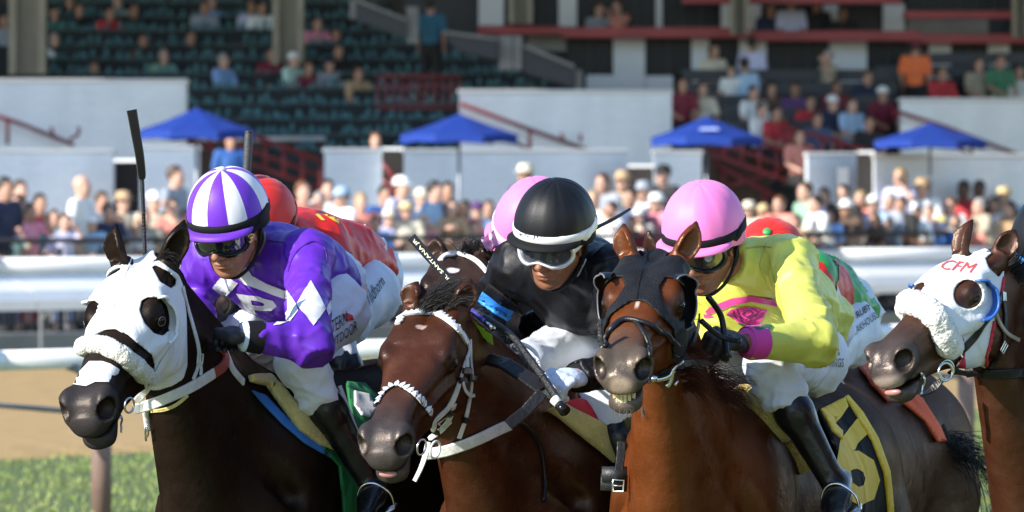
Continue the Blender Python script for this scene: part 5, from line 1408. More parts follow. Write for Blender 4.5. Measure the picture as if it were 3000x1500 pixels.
strap2(hA, bvA, 'rein_end', ZA([(1010, 810), (1035, 870), (1060, 930), (1120, 1000)]), .024, STRAPW, .006)
ring_on(hA, ZA([(458, 1135)])[0], .021, .0032); bar_on(hA, 'bit_strap', ZA([(470, 1180), (500, 1215), (520, 1250), (525, 1280)]), .011, STRAPW, .006); bar_on(hA, 'bit', ZA([(385, 1200), (430, 1225), (470, 1250), (500, 1300)]), .0032, METAL, .010)
bar_on(hA, 'bit', ZA([(560 - 75, 1280), (520, 1330), (560, 1340), (600, 1300), (590, 1250)]), .0028, METAL, .018)
patch('saddlecloth', Z1([(690, 930), (760, 985), (850, 1060), (905, 1120), (925, 1320), (940, 1440), (880, 1440), (870, 1240), (860, 1150), (800, 1085), (740, 1030)]), hA.bvh, C_GREEN, hA.root, .010, .006)
patch('saddlecloth', Z1([(885, 905), (940, 910), (990, 960), (1010, 1130), (940, 1130), (905, 1040)]), hA.bvh, C_GREEN, hA.root, .010, .006)
patch('saddlecloth_number', Z1([(905, 935), (950, 945), (968, 985), (950, 1010), (925, 1005), (905, 975)]), hA.bvh, C_WHITE, hA.root, .018, .002)
patch('saddlecloth_edge', Z1([(600, 923), (640, 940), (700, 1000), (780, 1062), (855, 1112), (850, 1132), (760, 1082), (690, 1022), (630, 960)]), hA.bvh, C_BLUE, hA.root, .008, .004)
patch('saddle_pad', Z1([(583, 880), (640, 887), (690, 925), (740, 990), (790, 1035), (856, 1078), (858, 1112), (800, 1088), (740, 1045), (680, 968), (640, 915), (588, 898)]), hA.bvh, YELPAD, hA.root, .016, .014)
tuft('forelock', hA, ZA([(640, 290), (655, 280)]), ((.1, -.1, 1), (.5, -.1, .6)), 26, .11, HAIRB, .0009, 3, .9, jit=2)
# --- C: bay
toothband(hC, 'browband', ZC([(252, 385), (268, 352), (305, 325), (400, 318), (480, 325), (555, 372), (605, 425), (645, 485)]), .016, .026, 24)
toothband(hC, 'noseband', ZC([(138, 850), (165, 795), (210, 752), (260, 742), (330, 782), (395, 850), (440, 905)]), .014, .024, 20, base=STRAPB)
strap2(hC, hC.bvh, 'cheekpiece', ZC([(650, 470), (662, 540), (632, 620), (612, 700), (590, 780), (555, 860)]), .014, STRAPW); strap2(hC, hC.bvh, 'cheekpiece', ZC([(605, 720), (555, 850), (480, 925), (455, 960), (462, 1000)]), .020, STRAPW)
strap2(hC, hC.bvh, 'throatlatch', ZC([(668, 470), (672, 600), (680, 690), (665, 820), (645, 930), (608, 1045)]), .013, STRAPW); strap2(hC, hC.bvh, 'cheekpiece', ZC([(575, 850), (540, 960), (470, 1030), (440, 1050)]), .016, STRAPW)
for q in ([(618, 650), (665, 655)], [(598, 705), (636, 712)], [(665, 690), (695, 700)], [(530, 895), (565, 905)], [(628, 935), (662, 945)], [(470, 1000), (505, 1010)]): strap2(hC, hC.bvh, 'tape_band', ZC(q), .018, STRAPB, .006, .008, 3)
strap2(hC, hC.bvh, 'strap_end', ZC([(612, 715), (625, 765), (655, 795), (680, 800)]), .010, STRAPW, .003, .012)
buckle(hC, hC.bvh, ZC([(530, 950)])[0], .015, .9, STRAPW); buckle(hC, hC.bvh, ZC([(640, 600)])[0], .014, 1.4, STRAPW)
strap2(hC, hC.bvh, 'rein', ZC([(440, 1135), (540, 1112), (680, 1062), (800, 1010), (900, 962)]), .033, STRAPW, .007, .012)
ring_on(hC, ZC([(470, 1115)])[0], .024, .0035, STRAPW); ring_on(hC, ZC([(390, 1100)])[0], .022, .0028); strap2(hC, hC.bvh, 'bit_strap', ZC([(430, 1060), (415, 1130), (400, 1180), (380, 1230), (350, 1290)]), .016, STRAPW)
bar_on(hC, 'bit', ZC([(345, 1120), (375, 1122)]), .011, METAL, .006, 3)
bar_on(hC, 'martingale_strap', ZC([(962, 950), (1040, 1030), (1090, 1130), (1105, 1288), (1100, 1420)]), .006, STRAPB, .006)
tuft('forelock', hC, ZC([(385, 285), (450, 280), (520, 270)]), ((.35, -.3, .55), (1.0, -.1, .55)), 1500, .13, HAIRB, .0013, 5, .25, spread=.10, curl=.18, jit=9)
patch('saddle_pad', Z2([(722, 925), (782, 918), (860, 955), (987, 1020), (985, 1112), (962, 1112), (920, 1075), (840, 1012), (775, 960)]), hC.bvh, YELPAD, hC.root, .016, .018)
patch('saddlecloth', Z2([(790, 905), (850, 890), (960, 930), (1018, 985), (1010, 1080), (985, 1090), (985, 1020), (880, 962)]), hC.bvh, C_RED, hC.root, .010, .006)
patch('saddlecloth_edge', [Z2([(962, 985), (1018, 1020), (1016, 1035), (980, 1018)]), Z2([(985, 1040), (1016, 1055), (1014, 1090), (985, 1090)])], hC.bvh, C_NAVY, hC.root, .020, .003)
patch('saddlecloth_stripe', Z2([(985, 1022), (1017, 1036), (1016, 1046), (986, 1034)]), hC.bvh, C_WHITE, hC.root, .021, .002)
tongue(hC, (.596, .004, -.146), (.010, .026, .010))
# --- E: chestnut
hoodE, hoodE_bvh = hood(hE, ZE([(250, 120), (480, 170), (620, 255), (700, 340), (745, 430), (752, 600), (725, 650), (700, 770), (640, 850), (592, 872), (586, 690), (500, 598), (420, 527), (345, 520), (240, 575), (60, 560), (100, 250)]),
    [ZE([(503, 440), (540, 388), (590, 386), (650, 436), (700, 500), (718, 575), (690, 605), (620, 645), (570, 605), (520, 525)])], STRETCH_B)
cup(hE, hoodE_bvh, (.195, -.030), .068, 1.3, 5.0, .046, .028, mat('black blinker leather', (.006, .006, .007), rough=.45, spec=.3), rim=mat('grey blinker edge', (.13, .13, .14), rough=.4), rim_r=.0026, squash=1.05)
toothE = teeth(hE, True, True, 6, .062)
bar_on(hE, 'noseband', ZE([(185, 800), (200, 740), (240, 675), (290, 640), (350, 645), (395, 700), (425, 770), (440, 850)]), .0065, STRAPB, .006, 6); bar_on(hE, 'noseband', ZE([(190, 760), (240, 690), (300, 645), (400, 660), (500, 705), (560, 745), (600, 790)]), .0075, STRAPB, .008, 6)
strap2(hE, hoodE_bvh, 'cheekpiece', ZE([(728, 600), (722, 680), (690, 770), (640, 850), (600, 885)]), .016, STRAPB); strap2(hE, hoodE_bvh, 'cheekpiece', ZE([(600, 780), (590, 830), (610, 870)]), .018, STRAPB); buckle(hE, hoodE_bvh, ZE([(678, 820)])[0], .012, 1.2)
strap2(hE, hoodE_bvh, 'cheekpiece', ZE([(160, 640), (158, 720), (168, 800)]), .014, STRAPB)
bar_on(hE, 'bit', ZE([(448, 968), (500, 972), (550, 950), (572, 905), (612, 878)]), .0085, METAL, .012, 6); bar_on(hE, 'bit', ZE([(562, 925), (556, 970), (538, 1015)]), .008, METAL, .014, 5); bar_on(hE, 'curb_chain', ZE([(575, 1010), (590, 985)]), .006, METAL, .014, 3)
strap2(hE, hE.bvh, 'chin_strap', ZE([(440, 985), (540, 940), (640, 920), (740, 905), (850, 850), (880, 800)]), .024, STRAPB, .006); strap2(hE, hE.bvh, 'rein', ZE([(590, 900), (680, 890), (790, 880), (850, 840), (880, 770)]), .024, STRAPB, .006, .012); buckle(hE, hE.bvh, ZE([(770, 905)])[0], .015, .3)
tuft('mane', hE, ZE([(800, 860), (830, 960), (860, 1040), (900, 1080)]), ((.9, .1, .15), (.7, .1, -.4)), 520, .12, HAIRR, .0009, 8, .3, spread=.16, jit=12)
patch('saddlecloth', Z3([(905, 935), (960, 905), (1010, 888), (1060, 945), (1110, 1030), (1150, 1140), (1172, 1330), (1150, 1420), (980, 1420), (1000, 1200), (960, 1050)]), hE.bvh, C_BLACK, hE.root, .010, .006)
patch('saddlecloth_border', [Z3([(1000, 890), (1012, 886), (1060, 942), (1112, 1030), (1152, 1140), (1174, 1330), (1160, 1420), (1140, 1420), (1152, 1320), (1132, 1150), (1090, 1040), (1045, 965)]), Z3([(910, 935), (1000, 893), (1010, 925), (985, 960), (958, 962), (960, 985), (985, 1010), (985, 1040), (950, 1010), (930, 970)])], hE.bvh, C_GOLD, hE.root, .018, .003)
lettering('saddlecloth_number', '6', Z3([(965, 1262), (1118, 1270), (1118, 955), (945, 940)]), hE.bvh, C_GOLD, hE.root, .03, .018)
def roll(h, poly_line, rs, m, name, lift=.02):
    T = trace(h.bvh, poly_line, 6, lift); mb = MB(); P = [t[0] for t in T]; n = 18
    mb.tube(P, np.interp(np.linspace(0, 1, len(P)), np.linspace(0, 1, len(rs)), rs), n, flat=.55)
    V = A3(mb.v); cen = np.repeat(A3(P), n, 0); N = V - cen; N /= np.maximum(np.linalg.norm(N, axis=1), 1e-6)[:, None]
    d = np.array([mnoise.noise((x * 40, y * 40, z * 40)) * .6 + mnoise.noise((x * 120, y * 120, z * 120)) * .4 for x, y, z in V.tolist()])
    return mesh_obj(name, V + N * (d * .007)[:, None], mb.f, m, h.root)
roll(hE, Z3([(600, 878), (650, 892), (715, 942), (782, 1018), (835, 1090), (858, 1150)]), [.018, .036, .046, .050, .046, .028], OLIVEPAD, 'saddle_pad', .018)
# --- G: bay with lettered hood
hoodG, hoodG_bvh = hood(hG, ZG([(420, 150), (760, 180), (850, 240), (812, 275), (835, 335), (892, 388), (922, 345), (908, 480), (866, 640), (855, 720), (812, 918), (700, 915), (640, 905), (688, 850), (622, 745), (560, 600), (480, 545), (380, 500), (250, 470), (380, 280)]),
    [ZG([(712 + 86 * math.cos(a), 485 + 88 * math.sin(a)) for a in np.linspace(0, 6.283, 20, endpoint=False)])], STRETCH_W)
lettering('hood_letters', 'CFM', ZG([(545, 340), (745, 366), (768, 308), (578, 284)]), hoodG_bvh, mat('red hood print', (.62, .05, .04), rough=.7), hG.root, .0, .003, .25, False)
cup(hG, hoodG_bvh, (.210, -.040), .056, 1.7, 5.2, .034, .018, BLUECUP, rim_r=.004)
patch('hood_trim', [ZG([(562, 605), (600, 655), (645, 735), (678, 732), (692, 912), (640, 905), (640, 845), (680, 800), (640, 780), (600, 700)]), ZG([(905, 440), (925, 345), (920, 430), (890, 520)]), ZG([(858, 640), (872, 640), (872, 705), (840, 912), (806, 916), (845, 706)])], hoodG_bvh, REDTRIM, hG.root, .003, .003)
fleece(hG, hG.bvh, ZG([(285, 610), (325, 572), (375, 560), (430, 575), (490, 618), (538, 685), (578, 758), (598, 810)]), .034, WOOLG, seed=2.6, sym=False)
strap2(hG, hoodG_bvh, 'cheekpiece', ZG([(905, 485), (880, 545), (840, 605), (780, 690), (720, 765), (650, 830), (605, 870)]), .022, STRAPB); strap2(hG, hoodG_bvh, 'throatlatch', ZG([(905, 490), (925, 600), (920, 700), (910, 790), (870, 870), (845, 915)]), .014, STRAPB); buckle(hG, hoodG_bvh, ZG([(668, 818)])[0], .014, .6); buckle(hG, hoodG_bvh, ZG([(905, 495)])[0], .012, 1.4); buckle(hG, hG.bvh, ZG([(905, 790)])[0], .014, .7)
strap2(hG, hoodG_bvh, 'strap_end', ZG([(862, 590), (885, 650), (930, 715), (1000, 750)]), .011, mat('pale leather strap', (.34, .28, .22), rough=.5), .004, .008)
strap2(hG, hG.bvh, 'rein', ZG([(600, 912), (680, 925), (760, 938), (900, 945), (1060, 945)]), .027, STRAPB, .007, .012); buckle(hG, hG.bvh, ZG([(735, 935)])[0], .014, 1.5)
ring_on(hG, ZG([(565, 912)])[0], .026, .0034); ring_on(hG, ZG([(580, 940)])[0], .024, .003); bar_on(hG, 'bit', ZG([(418, 945), (435, 980), (435, 1040), (425, 1065)]), .0042, METAL, .010); strap2(hG, hG.bvh, 'chin_strap', ZG([(440, 1062), (500, 1040), (550, 990), (590, 960)]), .018, STRAPB, .005, .008)
tuft('mane', hG, ZG([(950, 330), (980, 350), (1030, 420)]), ((.1, 0, 1), (.6, .1, .7)), 160, .09, HAIRB, .0016, 11, .2)
tongue(hG, (.597, .008, -.147), (.010, .028, .010))
strap2(hE, hoodE_bvh, 'hood_seam', ZE([(435, 225), (405, 330), (380, 430), (370, 512)]), .004, STRETCH_B, .0016, .0015)
strap2(hA, hoodA_bvh, 'hood_seam', ZA([(470, 275), (420, 400), (360, 560), (318, 680)]), .004, STRETCH_W, .0014, .0012)
tuft('chin_whiskers', hE, ZE([(225, 1170), (270, 1185), (320, 1178)]), ((-.2, -.3, -1), (.3, -.3, -1)), 70, .025, mat('grey whiskers', (.12, .10, .09), rough=.5), .0006, 31, .1, jit=10)
WHIPB = mat('black whip braid', (.012, .012, .013), rough=.35, spec=.5, bump=.6, bscale=120, stretch=(1, 1, 3))
def dl(h, x, y, lat):
    """The joint seen at pixel (x, y) that lies lat metres to the left of the horse's middle plane."""
    l = h.B[:, 1]; k = A3(((x - 1500) / FPX, 1.0, 0)); d = (lat + h.W @ l - 0) / (k @ l)
    return (x, y, float(d))
def joints(h, **kw):
    J = {n: dl(h, *v) for n, v in kw.items()}
    if os.environ.get('VERB'): print({n: round(v[2], 2) for n, v in J.items()})
    return J
# A - purple
jA = make_jockey('A', 'jockey in purple and white silks with a striped purple cap, crouched over the black horse', joints(hA,
    neck=(800, 740, .02), Lsh=(905, 752, .20), Rsh=(625, 755, -.16), Lel=(905, 1000, .37), Rel=(555, 880, -.26), Lwr=(716, 985, .23), Rwr=(600, 985, -.06),
    pelvis=(945, 845, 0), Lhip=(968, 905, .12), Rhip=(885, 890, -.10), Lkn=(875, 1058, .21), Rkn=(715, 985, -.10), Lan=(1078, 1400, .36), Ran=(880, 1330, -.34), Lto=(1045, 1465, .40)),
    dict(nose=(630, 760), mouth=(643, 790), chin=(660, 812), earL=(757, 680), top=(644, 490)), 20.36, (.32, .14, .075), S_PURPLE,
    dict(mats=[CAPM['purple'], CAPM['white']], panels=12, order=[0, 1], band=BLACKCLOTH, peak=CAPM['purple'], button=S_WHITE, seam=.0014, goggles=dict(frame=GLOSSB)), seed=1.3, beard=.3)
# C - black
jC = make_jockey('C', 'jockey in all black silks with a black cap, whip in his pale gloved hand', joints(hC,
    neck=(1715, 770, .02), Lsh=(1800, 800, .20), Rsh=(1520, 775, -.16), Lel=(1835, 1075, .34), Rel=(1405, 935, -.36), Lwr=(1690, 1105, .32), Rwr=(1450, 1030, -.06),
    pelvis=(1850, 940, 0), Lhip=(1870, 1010, .12), Rhip=(1775, 985, -.06), Lkn=(1765, 1160, .21), Rkn=(1540, 1070, -.04), Lan=(1890, 1440, .36), Ran=(1650, 1400, -.34)),
    dict(nose=(1578, 790), mouth=(1585, 822), chin=(1600, 845), earL=(1706, 725), top=(1622, 522)), 20.18, (.28, .115, .06), S_BLACK,
    dict(mats=[CAPM['black']], panels=10, band=BANDW, peak=BLACKCLOTH, goggles=dict(frame=SILVER, strap=BANDW, lens=MIRROR)), seed=2.7, rot0=(.3, .45, 0), beard=.4)
# E - yellow
jE = make_jockey('E', 'jockey in yellow silks with a red rose on the chest and a pink cap', joints(hE,
    neck=(2215, 775, .02), Lsh=(2315, 775, .16), Rsh=(2070, 830, -.16), Lel=(2388, 1000, .34), Rel=(2050, 990, -.24), Lwr=(2185, 1003, .20), Rwr=(2095, 1010, -.04),
    pelvis=(2365, 962, 0), Lhip=(2372, 1052, .12), Rhip=(2290, 1015, -.10), Lkn=(2252, 1072, .20), Rkn=(2080, 1110, -.16), Lan=(2432, 1395, .37), Ran=(2210, 1400, -.34), Lto=(2420, 1488, .40)),
    dict(nose=(2022, 805), mouth=(2037, 840), chin=(2060, 862), earL=(2140, 725), top=(2050, 530)), 19.78, (.24, .095, .05), S_YELLOW,
    dict(mats=[CAPM['pink']], panels=8, band=BLACKCLOTH, peak=CAPM['pink'], shell=CAPM['pink'], collar=.12), seed=4.1, beard=.8)
# ------------------------------------------------------------------ prints on the silks, gloves, whips, stirrups
GLOVEB = mat('black glove', (.014, .014, .016), rough=.55, noise=.2, nscale=30, bump=.5, bscale=120)
GLOVEW = mat('pale glove', (.50, .58, .70), rough=.6, noise=.08, nscale=20, bump=.4, bscale=90)
def on_cap(k, name, s, quad, m): return lettering(name, s, quad, k.cap_bvh, m, k.root, .0, .0045, 0., False)
def cuff(k, sd, m, w=.04, r=.046, at=.0, name='cuff'):
    Wr, E = Vector(k.J[sd + 'wr']), Vector(k.J[sd + 'el']); f = (Wr - E).normalized(); mb = MB()
    mb.tube([Wr - f * (w + at), Wr - f * (w * .5 + at), Wr - f * at], [r, r * .97, r * .90], 18, cap=False); mb.tube([Wr - f * (w + at) * .98, Wr - f * at], [r * .92, r * .82], 18); return part(mb, name, m, k.root, True)
def stirrup(k, i, name='stirrup', m=None):
    """Aluminium stirrup iron under the boot and its leather strap, left boot first."""
    an, toe, kn = (Vector(k.J['LR'[i] + 'an']), Vector(k.J.get('LR'[i] + 'to', k.J['LR'[i] + 'an'] + A3((-.06, -.16, -.03)))), Vector(k.J['LR'[i] + 'kn']))
    ax = (an - kn).normalized(); f = (toe - an).normalized(); c = an + ax * .10 + f * .05; sdv = ax.cross(f).normalized()
    mb = MB(); P = [c - sdv * .045, c - sdv * .054 - ax * .04, c - sdv * .032 - ax * .085, c - ax * .10, c + sdv * .032 - ax * .085, c + sdv * .054 - ax * .04, c + sdv * .045]
    mb.tube(smooth_line(P, 4), .004, 6); mb.box(c, (.10, .05, .008), Matrix((sdv, f, ax)).transposed()); part(mb, name, METAL, k.root, True)
# A
r = jA.root; jb = jA.j_bvh
patch('silk_diamond', Z5([(820, 745), (868, 830), (907, 910), (872, 962), (836, 1010), (785, 945), (740, 885), (780, 812)]), jb, S_WHITE, r, .003, 0, 7)
patch('silk_panel', [Z5([(684, 800), (712, 845), (738, 887), (750, 920), (722, 960), (694, 992), (688, 900)]), Z5([(935, 850), (936, 930), (922, 950), (908, 912)]), Z5([(600, 1010), (650, 965), (690, 915), (692, 985), (640, 1005)])], jb, S_WHITE, r, .003, 0, 7)
patch('silk_hoop', [Z5([(310, 712), (398, 757), (358, 800), (320, 842), (244, 785), (275, 745)]), Z5([(385, 725), (445, 665), (480, 715), (560, 758), (684, 805), (682, 852), (600, 826), (500, 785), (430, 765)])], jb, S_WHITESHADE, r, .003, 0, 7)  # white hoop and letter; the chest's shade is put into their grey
lettering('silk_letter', 'P', Z5([(470, 955), (598, 985), (630, 850), (385, 815)]), jb, S_WHITESHADE, r, .03, .004)
cuff(jA, 'L', BLACKCLOTH, .05, .049); cuff(jA, 'L', GLOVEW, .012, .046, -.010, 'glove_cuff')
hand('glove', jA.J['Lwr'] + (jA.J['Lwr'] - jA.J['Lel']) / np.linalg.norm(jA.J['Lwr'] - jA.J['Lel']) * .03, A3(px(655, 968, 20.10)), (.1, -.55, .85), -1, GLOVEB, r, 1.05)
hand('glove', jA.J['Rwr'], jA.J['Rwr'] + A3((.06, -.06, -.02)), (-.3, -.3, .9), 1, GLOVEB, r)
patch('glove_patch', Z5([(312, 1005), (350, 1020), (385, 1055), (388, 1110), (360, 1100), (330, 1065)]), jA.j_bvh, S_GOLD, r, .02) if False else None
lettering('breeches_print', 'STERN', [(960, 988), (1016, 944), (1012, 912), (957, 948)], jA.br_bvh, INK, r, .0, .005); lettering('breeches_print', 'OUTDOOR', [(953, 1030), (1045, 966), (1041, 936), (954, 1006)], jA.br_bvh, INK, r, .0, .005)
patch('breeches_flame', [Z5([(1000, 945), (1030, 935), (1062, 950), (1070, 975), (1045, 980), (1030, 965)]), Z5([(1015, 955), (1045, 972), (1035, 984), (1018, 968)])], jA.br_bvh, S_RED, r, .003, 0, 5)
mb = MB(); q = jA.w((.050, .093, .000)); mb.ring(q, jA.R @ A3((.5, .85, 0)), .0115, .0035, 18, 8); mb.ball(q, (.009, .009, .009), None, 10, 6); part(mb, 'goggle_vent', BRASS, jA.root, True)
stirrup(jA, 0); mb = MB(); mb.ribbon([px(995, 1130, jA.J['Lan'][1] + .05), px(1040, 1250, jA.J['Lan'][1] + .05), px(1085, 1380, jA.J['Lan'][1] + .03)], [Vector((.5, -1, 0))] * 3, .012, .004); part(mb, 'stirrup_leather', STRAPW, jA.root)
# C
r = jC.root; jb = jC.j_bvh
P = [Vector(jC.w((.112 * math.cos(a) + .002, .090 * math.sin(a), .036 + .004 * math.cos(a)))) for a in np.linspace(-1.15, 1.15, 16)]; c0 = Vector(jC.w((0, 0, .03)))
mb = MB(); mb.ribbon(P, [q - c0 for q in P], .022, .006); sp_ = part(mb, 'spare_goggles', mat('blue goggle lens', (.02, .03, .22), rough=.12, spec=.6), r); mb = MB(); dn_ = Vector(jC.R[:, 2]) * -.006; mb.ribbon([q * 1.0 + dn_ + (q - c0).normalized() * .004 for q in P[3:12]], [q - c0 for q in P[3:12]], .003, .002); part(mb, 'rim', BANDW, sp_)
patch('arm_band', Z6([(365, 712), (455, 782), (548, 842), (515, 872), (480, 902), (395, 845), (328, 795), (345, 752)]), jb, S_BLUE, r, .005, .003, 7); patch('arm_band', Z6([(402, 676), (480, 735), (562, 805), (548, 842), (455, 782), (365, 715)]), jb, BLACKCLOTH, r, .008, .005, 7)
patch('collar', Z6([(955, 500), (958, 545), (918, 632), (890, 648), (925, 575)]), jb, S_WHITE, r, .005, .003, 7)
on_cap(jC, 'cap_letters', 'RS Jr', [(1516, 694), (1586, 700), (1587, 687), (1518, 681)], INK)
hb = hand('glove', jC.J['Lwr'] + A3((.0, -.01, .0)), A3(px(1605, 1112, 19.55)), (-.15, -.75, .65), -1, GLOVEW, r, 1.12)
cuff(jC, 'L', BLACKCLOTH, .05, .050)
hand('glove', jC.J['Rwr'], jC.J['Rwr'] + A3((.05, -.07, -.03)), (-.3, -.3, .9), 1, GLOVEB, r)
stirrup(jC, 0)
def whip(label, pts, d, rs, m=None, flap=None, group=None):
    P = [px(x, y, dd) for (x, y), dd in zip(pts, d)]; t = thing('riding_whip', label, 'whip', P[0])
    mb = MB(); S = smooth_line(P, 6); mb.tube(S, np.interp(np.linspace(0, 1, len(S)), np.linspace(0, 1, len(rs)), rs), 10); part(mb, 'shaft', m or WHIPB, t, True)
    return t, P
# C's whip, held in the pale glove
gx = px(1605, 1118, 19.50)
t, P = whip('black whip with a lettered flap, held in the pale glove of the jockey in black', [(1648, 1195), (1600, 1120), (1550, 1050), (1500, 985), (1440, 940), (1378, 905)], [19.42, 19.50, 19.56, 19.62, 19.68, 19.74], [.013, .012, .0115, .010, .008, .006])
for i in range(14):
    q = .12 + i * .052; a = P[0].lerp(P[-1], q); b = P[0].lerp(P[-1], q + .012)
mb = MB(); mb.tube([px(1656, 1206, 19.41), px(1640, 1186, 19.43)], [.017, .016], 12); part(mb, 'end_knob', GLOSSB, t, True)
mb = MB(); mb.tube([px(1640, 1186, 19.43), px(1622, 1168, 19.44)], .0145, 12); part(mb, 'grip_tape', STRAPW, t, True)
mb = MB()
for i in range(9):
    c = px(1590 - i * 20, 1108 - i * 27.5 + i * i * .95, 19.51 + i * .026); d_ = (P[2] - P[1]).normalized(); mb.ring(c, d_, .0115 - i * .0005, .0018, 12, 5)
part(mb, 'grip_ribs', BLACKRUB, t, True)
SH = mat('purple whip foil', (.12, .09, .40), rough=.25, metal=.5)
mb = MB(); mb.tube([px(1378, 905, 19.738), px(1405, 928, 19.71), px(1422, 942, 19.69)], [.0075, .009, .0095], 10); part(mb, 'foil', SH, t, True); mb = MB(); mb.tube([px(1424, 944, 19.69), px(1445, 962, 19.67)], .0098, 10); part(mb, 'foil', METAL, t, True)
LIME = mat('lime whip tassel', (.42, .75, .06), rough=.6)
for i in range(3):
    mb = MB(); x0, y0 = 1372 + i * 22, 932 + i * 17; mb.add([px(x0, y0, 19.75), px(x0 + 26, y0 + 14, 19.74), px(x0 + 30, y0 + 46, 19.76), px(x0 + 8, y0 + 32, 19.77)] + [px(x0, y0, 19.757), px(x0 + 26, y0 + 14, 19.747), px(x0 + 30, y0 + 46, 19.767), px(x0 + 8, y0 + 32, 19.777)], [(0, 1, 2, 3), (7, 6, 5, 4), (0, 4, 5, 1), (1, 5, 6, 2), (2, 6, 7, 3), (3, 7, 4, 0)]); part(mb, 'tassel', LIME, t)
mb = MB(); A_, B_ = px(1205, 694, 19.92), px(1322, 826, 19.86); ax = (B_ - A_).normalized(); sd_ = ax.cross(Vector((0, 1, 0))).normalized(); w_ = .0135
for z0 in (0,): mb.add([A_ - sd_ * w_, A_ + sd_ * w_, B_ + sd_ * w_ * .9, B_ - sd_ * w_ * .9] + [q + Vector((0, .006, 0)) for q in (A_ - sd_ * w_, A_ + sd_ * w_, B_ + sd_ * w_ * .9, B_ - sd_ * w_ * .9)], [(0, 1, 2, 3), (7, 6, 5, 4), (0, 4, 5, 1), (1, 5, 6, 2), (2, 6, 7, 3), (3, 7, 4, 0)])
fl = part(mb, 'flap', GLOSSB, t)
fb_ = bvh_of(np.array([A_ - sd_ * w_, A_ + sd_ * w_, B_ + sd_ * w_ * .9, B_ - sd_ * w_ * .9]), (np.array([[0, 1, 2, 3]]),))
lettering('flap_letters', 'R. SANTANA JR', [tuple(to_px(A3(q))) for q in (B_ - ax * .012 + sd_ * w_ * .45, A_ + ax * .01 + sd_ * w_ * .45, A_ + ax * .01 - sd_ * w_ * .45, B_ - ax * .012 - sd_ * w_ * .45)], fb_, mat('pale gold letters', (.72, .66, .42), rough=.5), t, .01, .0015)
mb = MB(); mb.tube([B_, px(1350, 868, 19.80), px(1378, 905, 19.74)], [.007, .006, .006], 8); part(mb, 'keeper', WHIPB, t, True)
# black rein bundle in the pale glove
mb = MB(); mb.ribbon([px(1490, 1245, 19.42), px(1540, 1205, 19.45), px(1590, 1150, 19.47)], [Vector((0, -1, .2))] * 3, .034, .006); tg = part(mb, 'rein_grip', STRAPB, hC.root)
mb = MB(); mb.ribbon([px(1425, 1050, 19.75), px(1480, 1065, 19.66), px(1550, 1110, 19.56), px(1590, 1140, 19.5)], [Vector((0, -.8, .6))] * 4, .045, .008); part(mb, 'rein_loop', STRAPB, hC.root)
mb = MB(); mb.tube(smooth_line([px(1495, 1015, 19.7), px(1530, 1008, 19.7), px(1570, 1035, 19.68), px(1582, 1085, 19.66)], 6), .006, 8); part(mb, 'rein_cord', STRAPW, hC.root, True)
# upright whips of A and of the red jockey
t, P = whip('black whip held upright beside the black ear, flap at the top', [(425, 748), (421, 640), (416, 520)], [20.35, 20.33, 20.30], [.0055, .0055, .0065])
mb = MB(); P2 = [px(417, 525, 20.30), px(410, 460, 20.295), px(398, 390, 20.29), px(386, 322, 20.285)]; mb.ribbon(smooth_line(P2, 5), [Vector((.25, -1, 0))] * 16, .026, .010, widths=np.interp(np.linspace(0, 1, 16), [0, .1, .9, 1], [.016, .024, .029, .030])); part(mb, 'flap', GLOSSB, t)
mb = MB()
for i in range(20): mb.ring(px(425 - i * .42, 744 - i * 10.6, 20.35 - i * .0022), Vector((.03, 0, 1)), .0055, .0016, 10, 5)
part(mb, 'braid', BLACKRUB, t, True)
# E
r = jE.root; jb = jE.j_bvh
patch('silk_hoop', [ZE([(830, 545), (930, 505), (1040, 490), (1130, 503), (1207, 520), (1217, 560), (1130, 540), (1040, 525), (940, 545), (860, 578), (790, 602), (775, 582), (800, 560)]), ZE([(765, 600), (790, 600), (830, 612), (800, 625), (770, 622)])], jb, S_MAG, r, .003, 0, 7)
ROSE = Z(1650, 450, 1.2263)
patch('silk_rose', ZE([(898, 600), (925, 570), (968, 560), (1010, 553), (1065, 556), (1100, 568), (1136, 570), (1118, 610), (1100, 640), (1066, 672), (1020, 660), (965, 645), (940, 622)]), jb, S_MAG, r, .004, 0, 6)
for q in ([(905, 600), (960, 600), (1000, 640), (1060, 668)], [(960, 560), (975, 600), (1010, 625), (1060, 600), (1100, 570)], [(990, 575), (1030, 570), (1050, 590), (1020, 610), (995, 595), (1005, 582)], [(1010, 640), (1070, 620), (1118, 590)], [(940, 575), (950, 610), (985, 635)], [(1040, 558), (1080, 580), (1060, 610)]):
    T = trace(jb, ZE(q), 6, .0055); mb = MB(); mb.ribbon([a[0] for a in T], [a[1] for a in T], .003, .001); part(mb, 'rose_line', mat('dark rose line', (.10, .01, .06), rough=.7) if 'dark rose line' not in bpy.data.materials else bpy.data.materials['dark rose line'], r)
LEAF = S_GREEN if True else None
patch('silk_leaves', [ZE([(1005, 655), (1045, 660), (1075, 680), (1110, 645), (1140, 632), (1147, 642), (1115, 660), (1085, 695), (1120, 690), (1163, 675), (1140, 698), (1090, 702), (1050, 692), (1020, 675)]), ZE([(990, 688), (1020, 682), (1045, 695), (1015, 700)]), ZE([(960, 648), (1000, 655), (1030, 672), (985, 665)])], jb, mat('dark green silk', (.02, .12, .05), rough=.5), r, .004, 0, 6)
patch('collar_trim', ZE([(985, 40), (1060, 40), (1170, 58), (1165, 68), (1060, 56), (990, 62)]), jb, S_MAG, r, .004, 0, 7)
cuff(jE, 'L', S_MAG, .056, .050); 
hand('glove', jE.J['Lwr'] + A3((-.02, -.01, 0)), A3(px(2108, 985, 19.2)), (.1, -.6, .8), -1, GLOVEB, r, 1.1)
hand('glove', jE.J['Rwr'], A3(px(2085, 985, 19.45)), (-.3, -.3, .9), 1, GLOVEB, r)
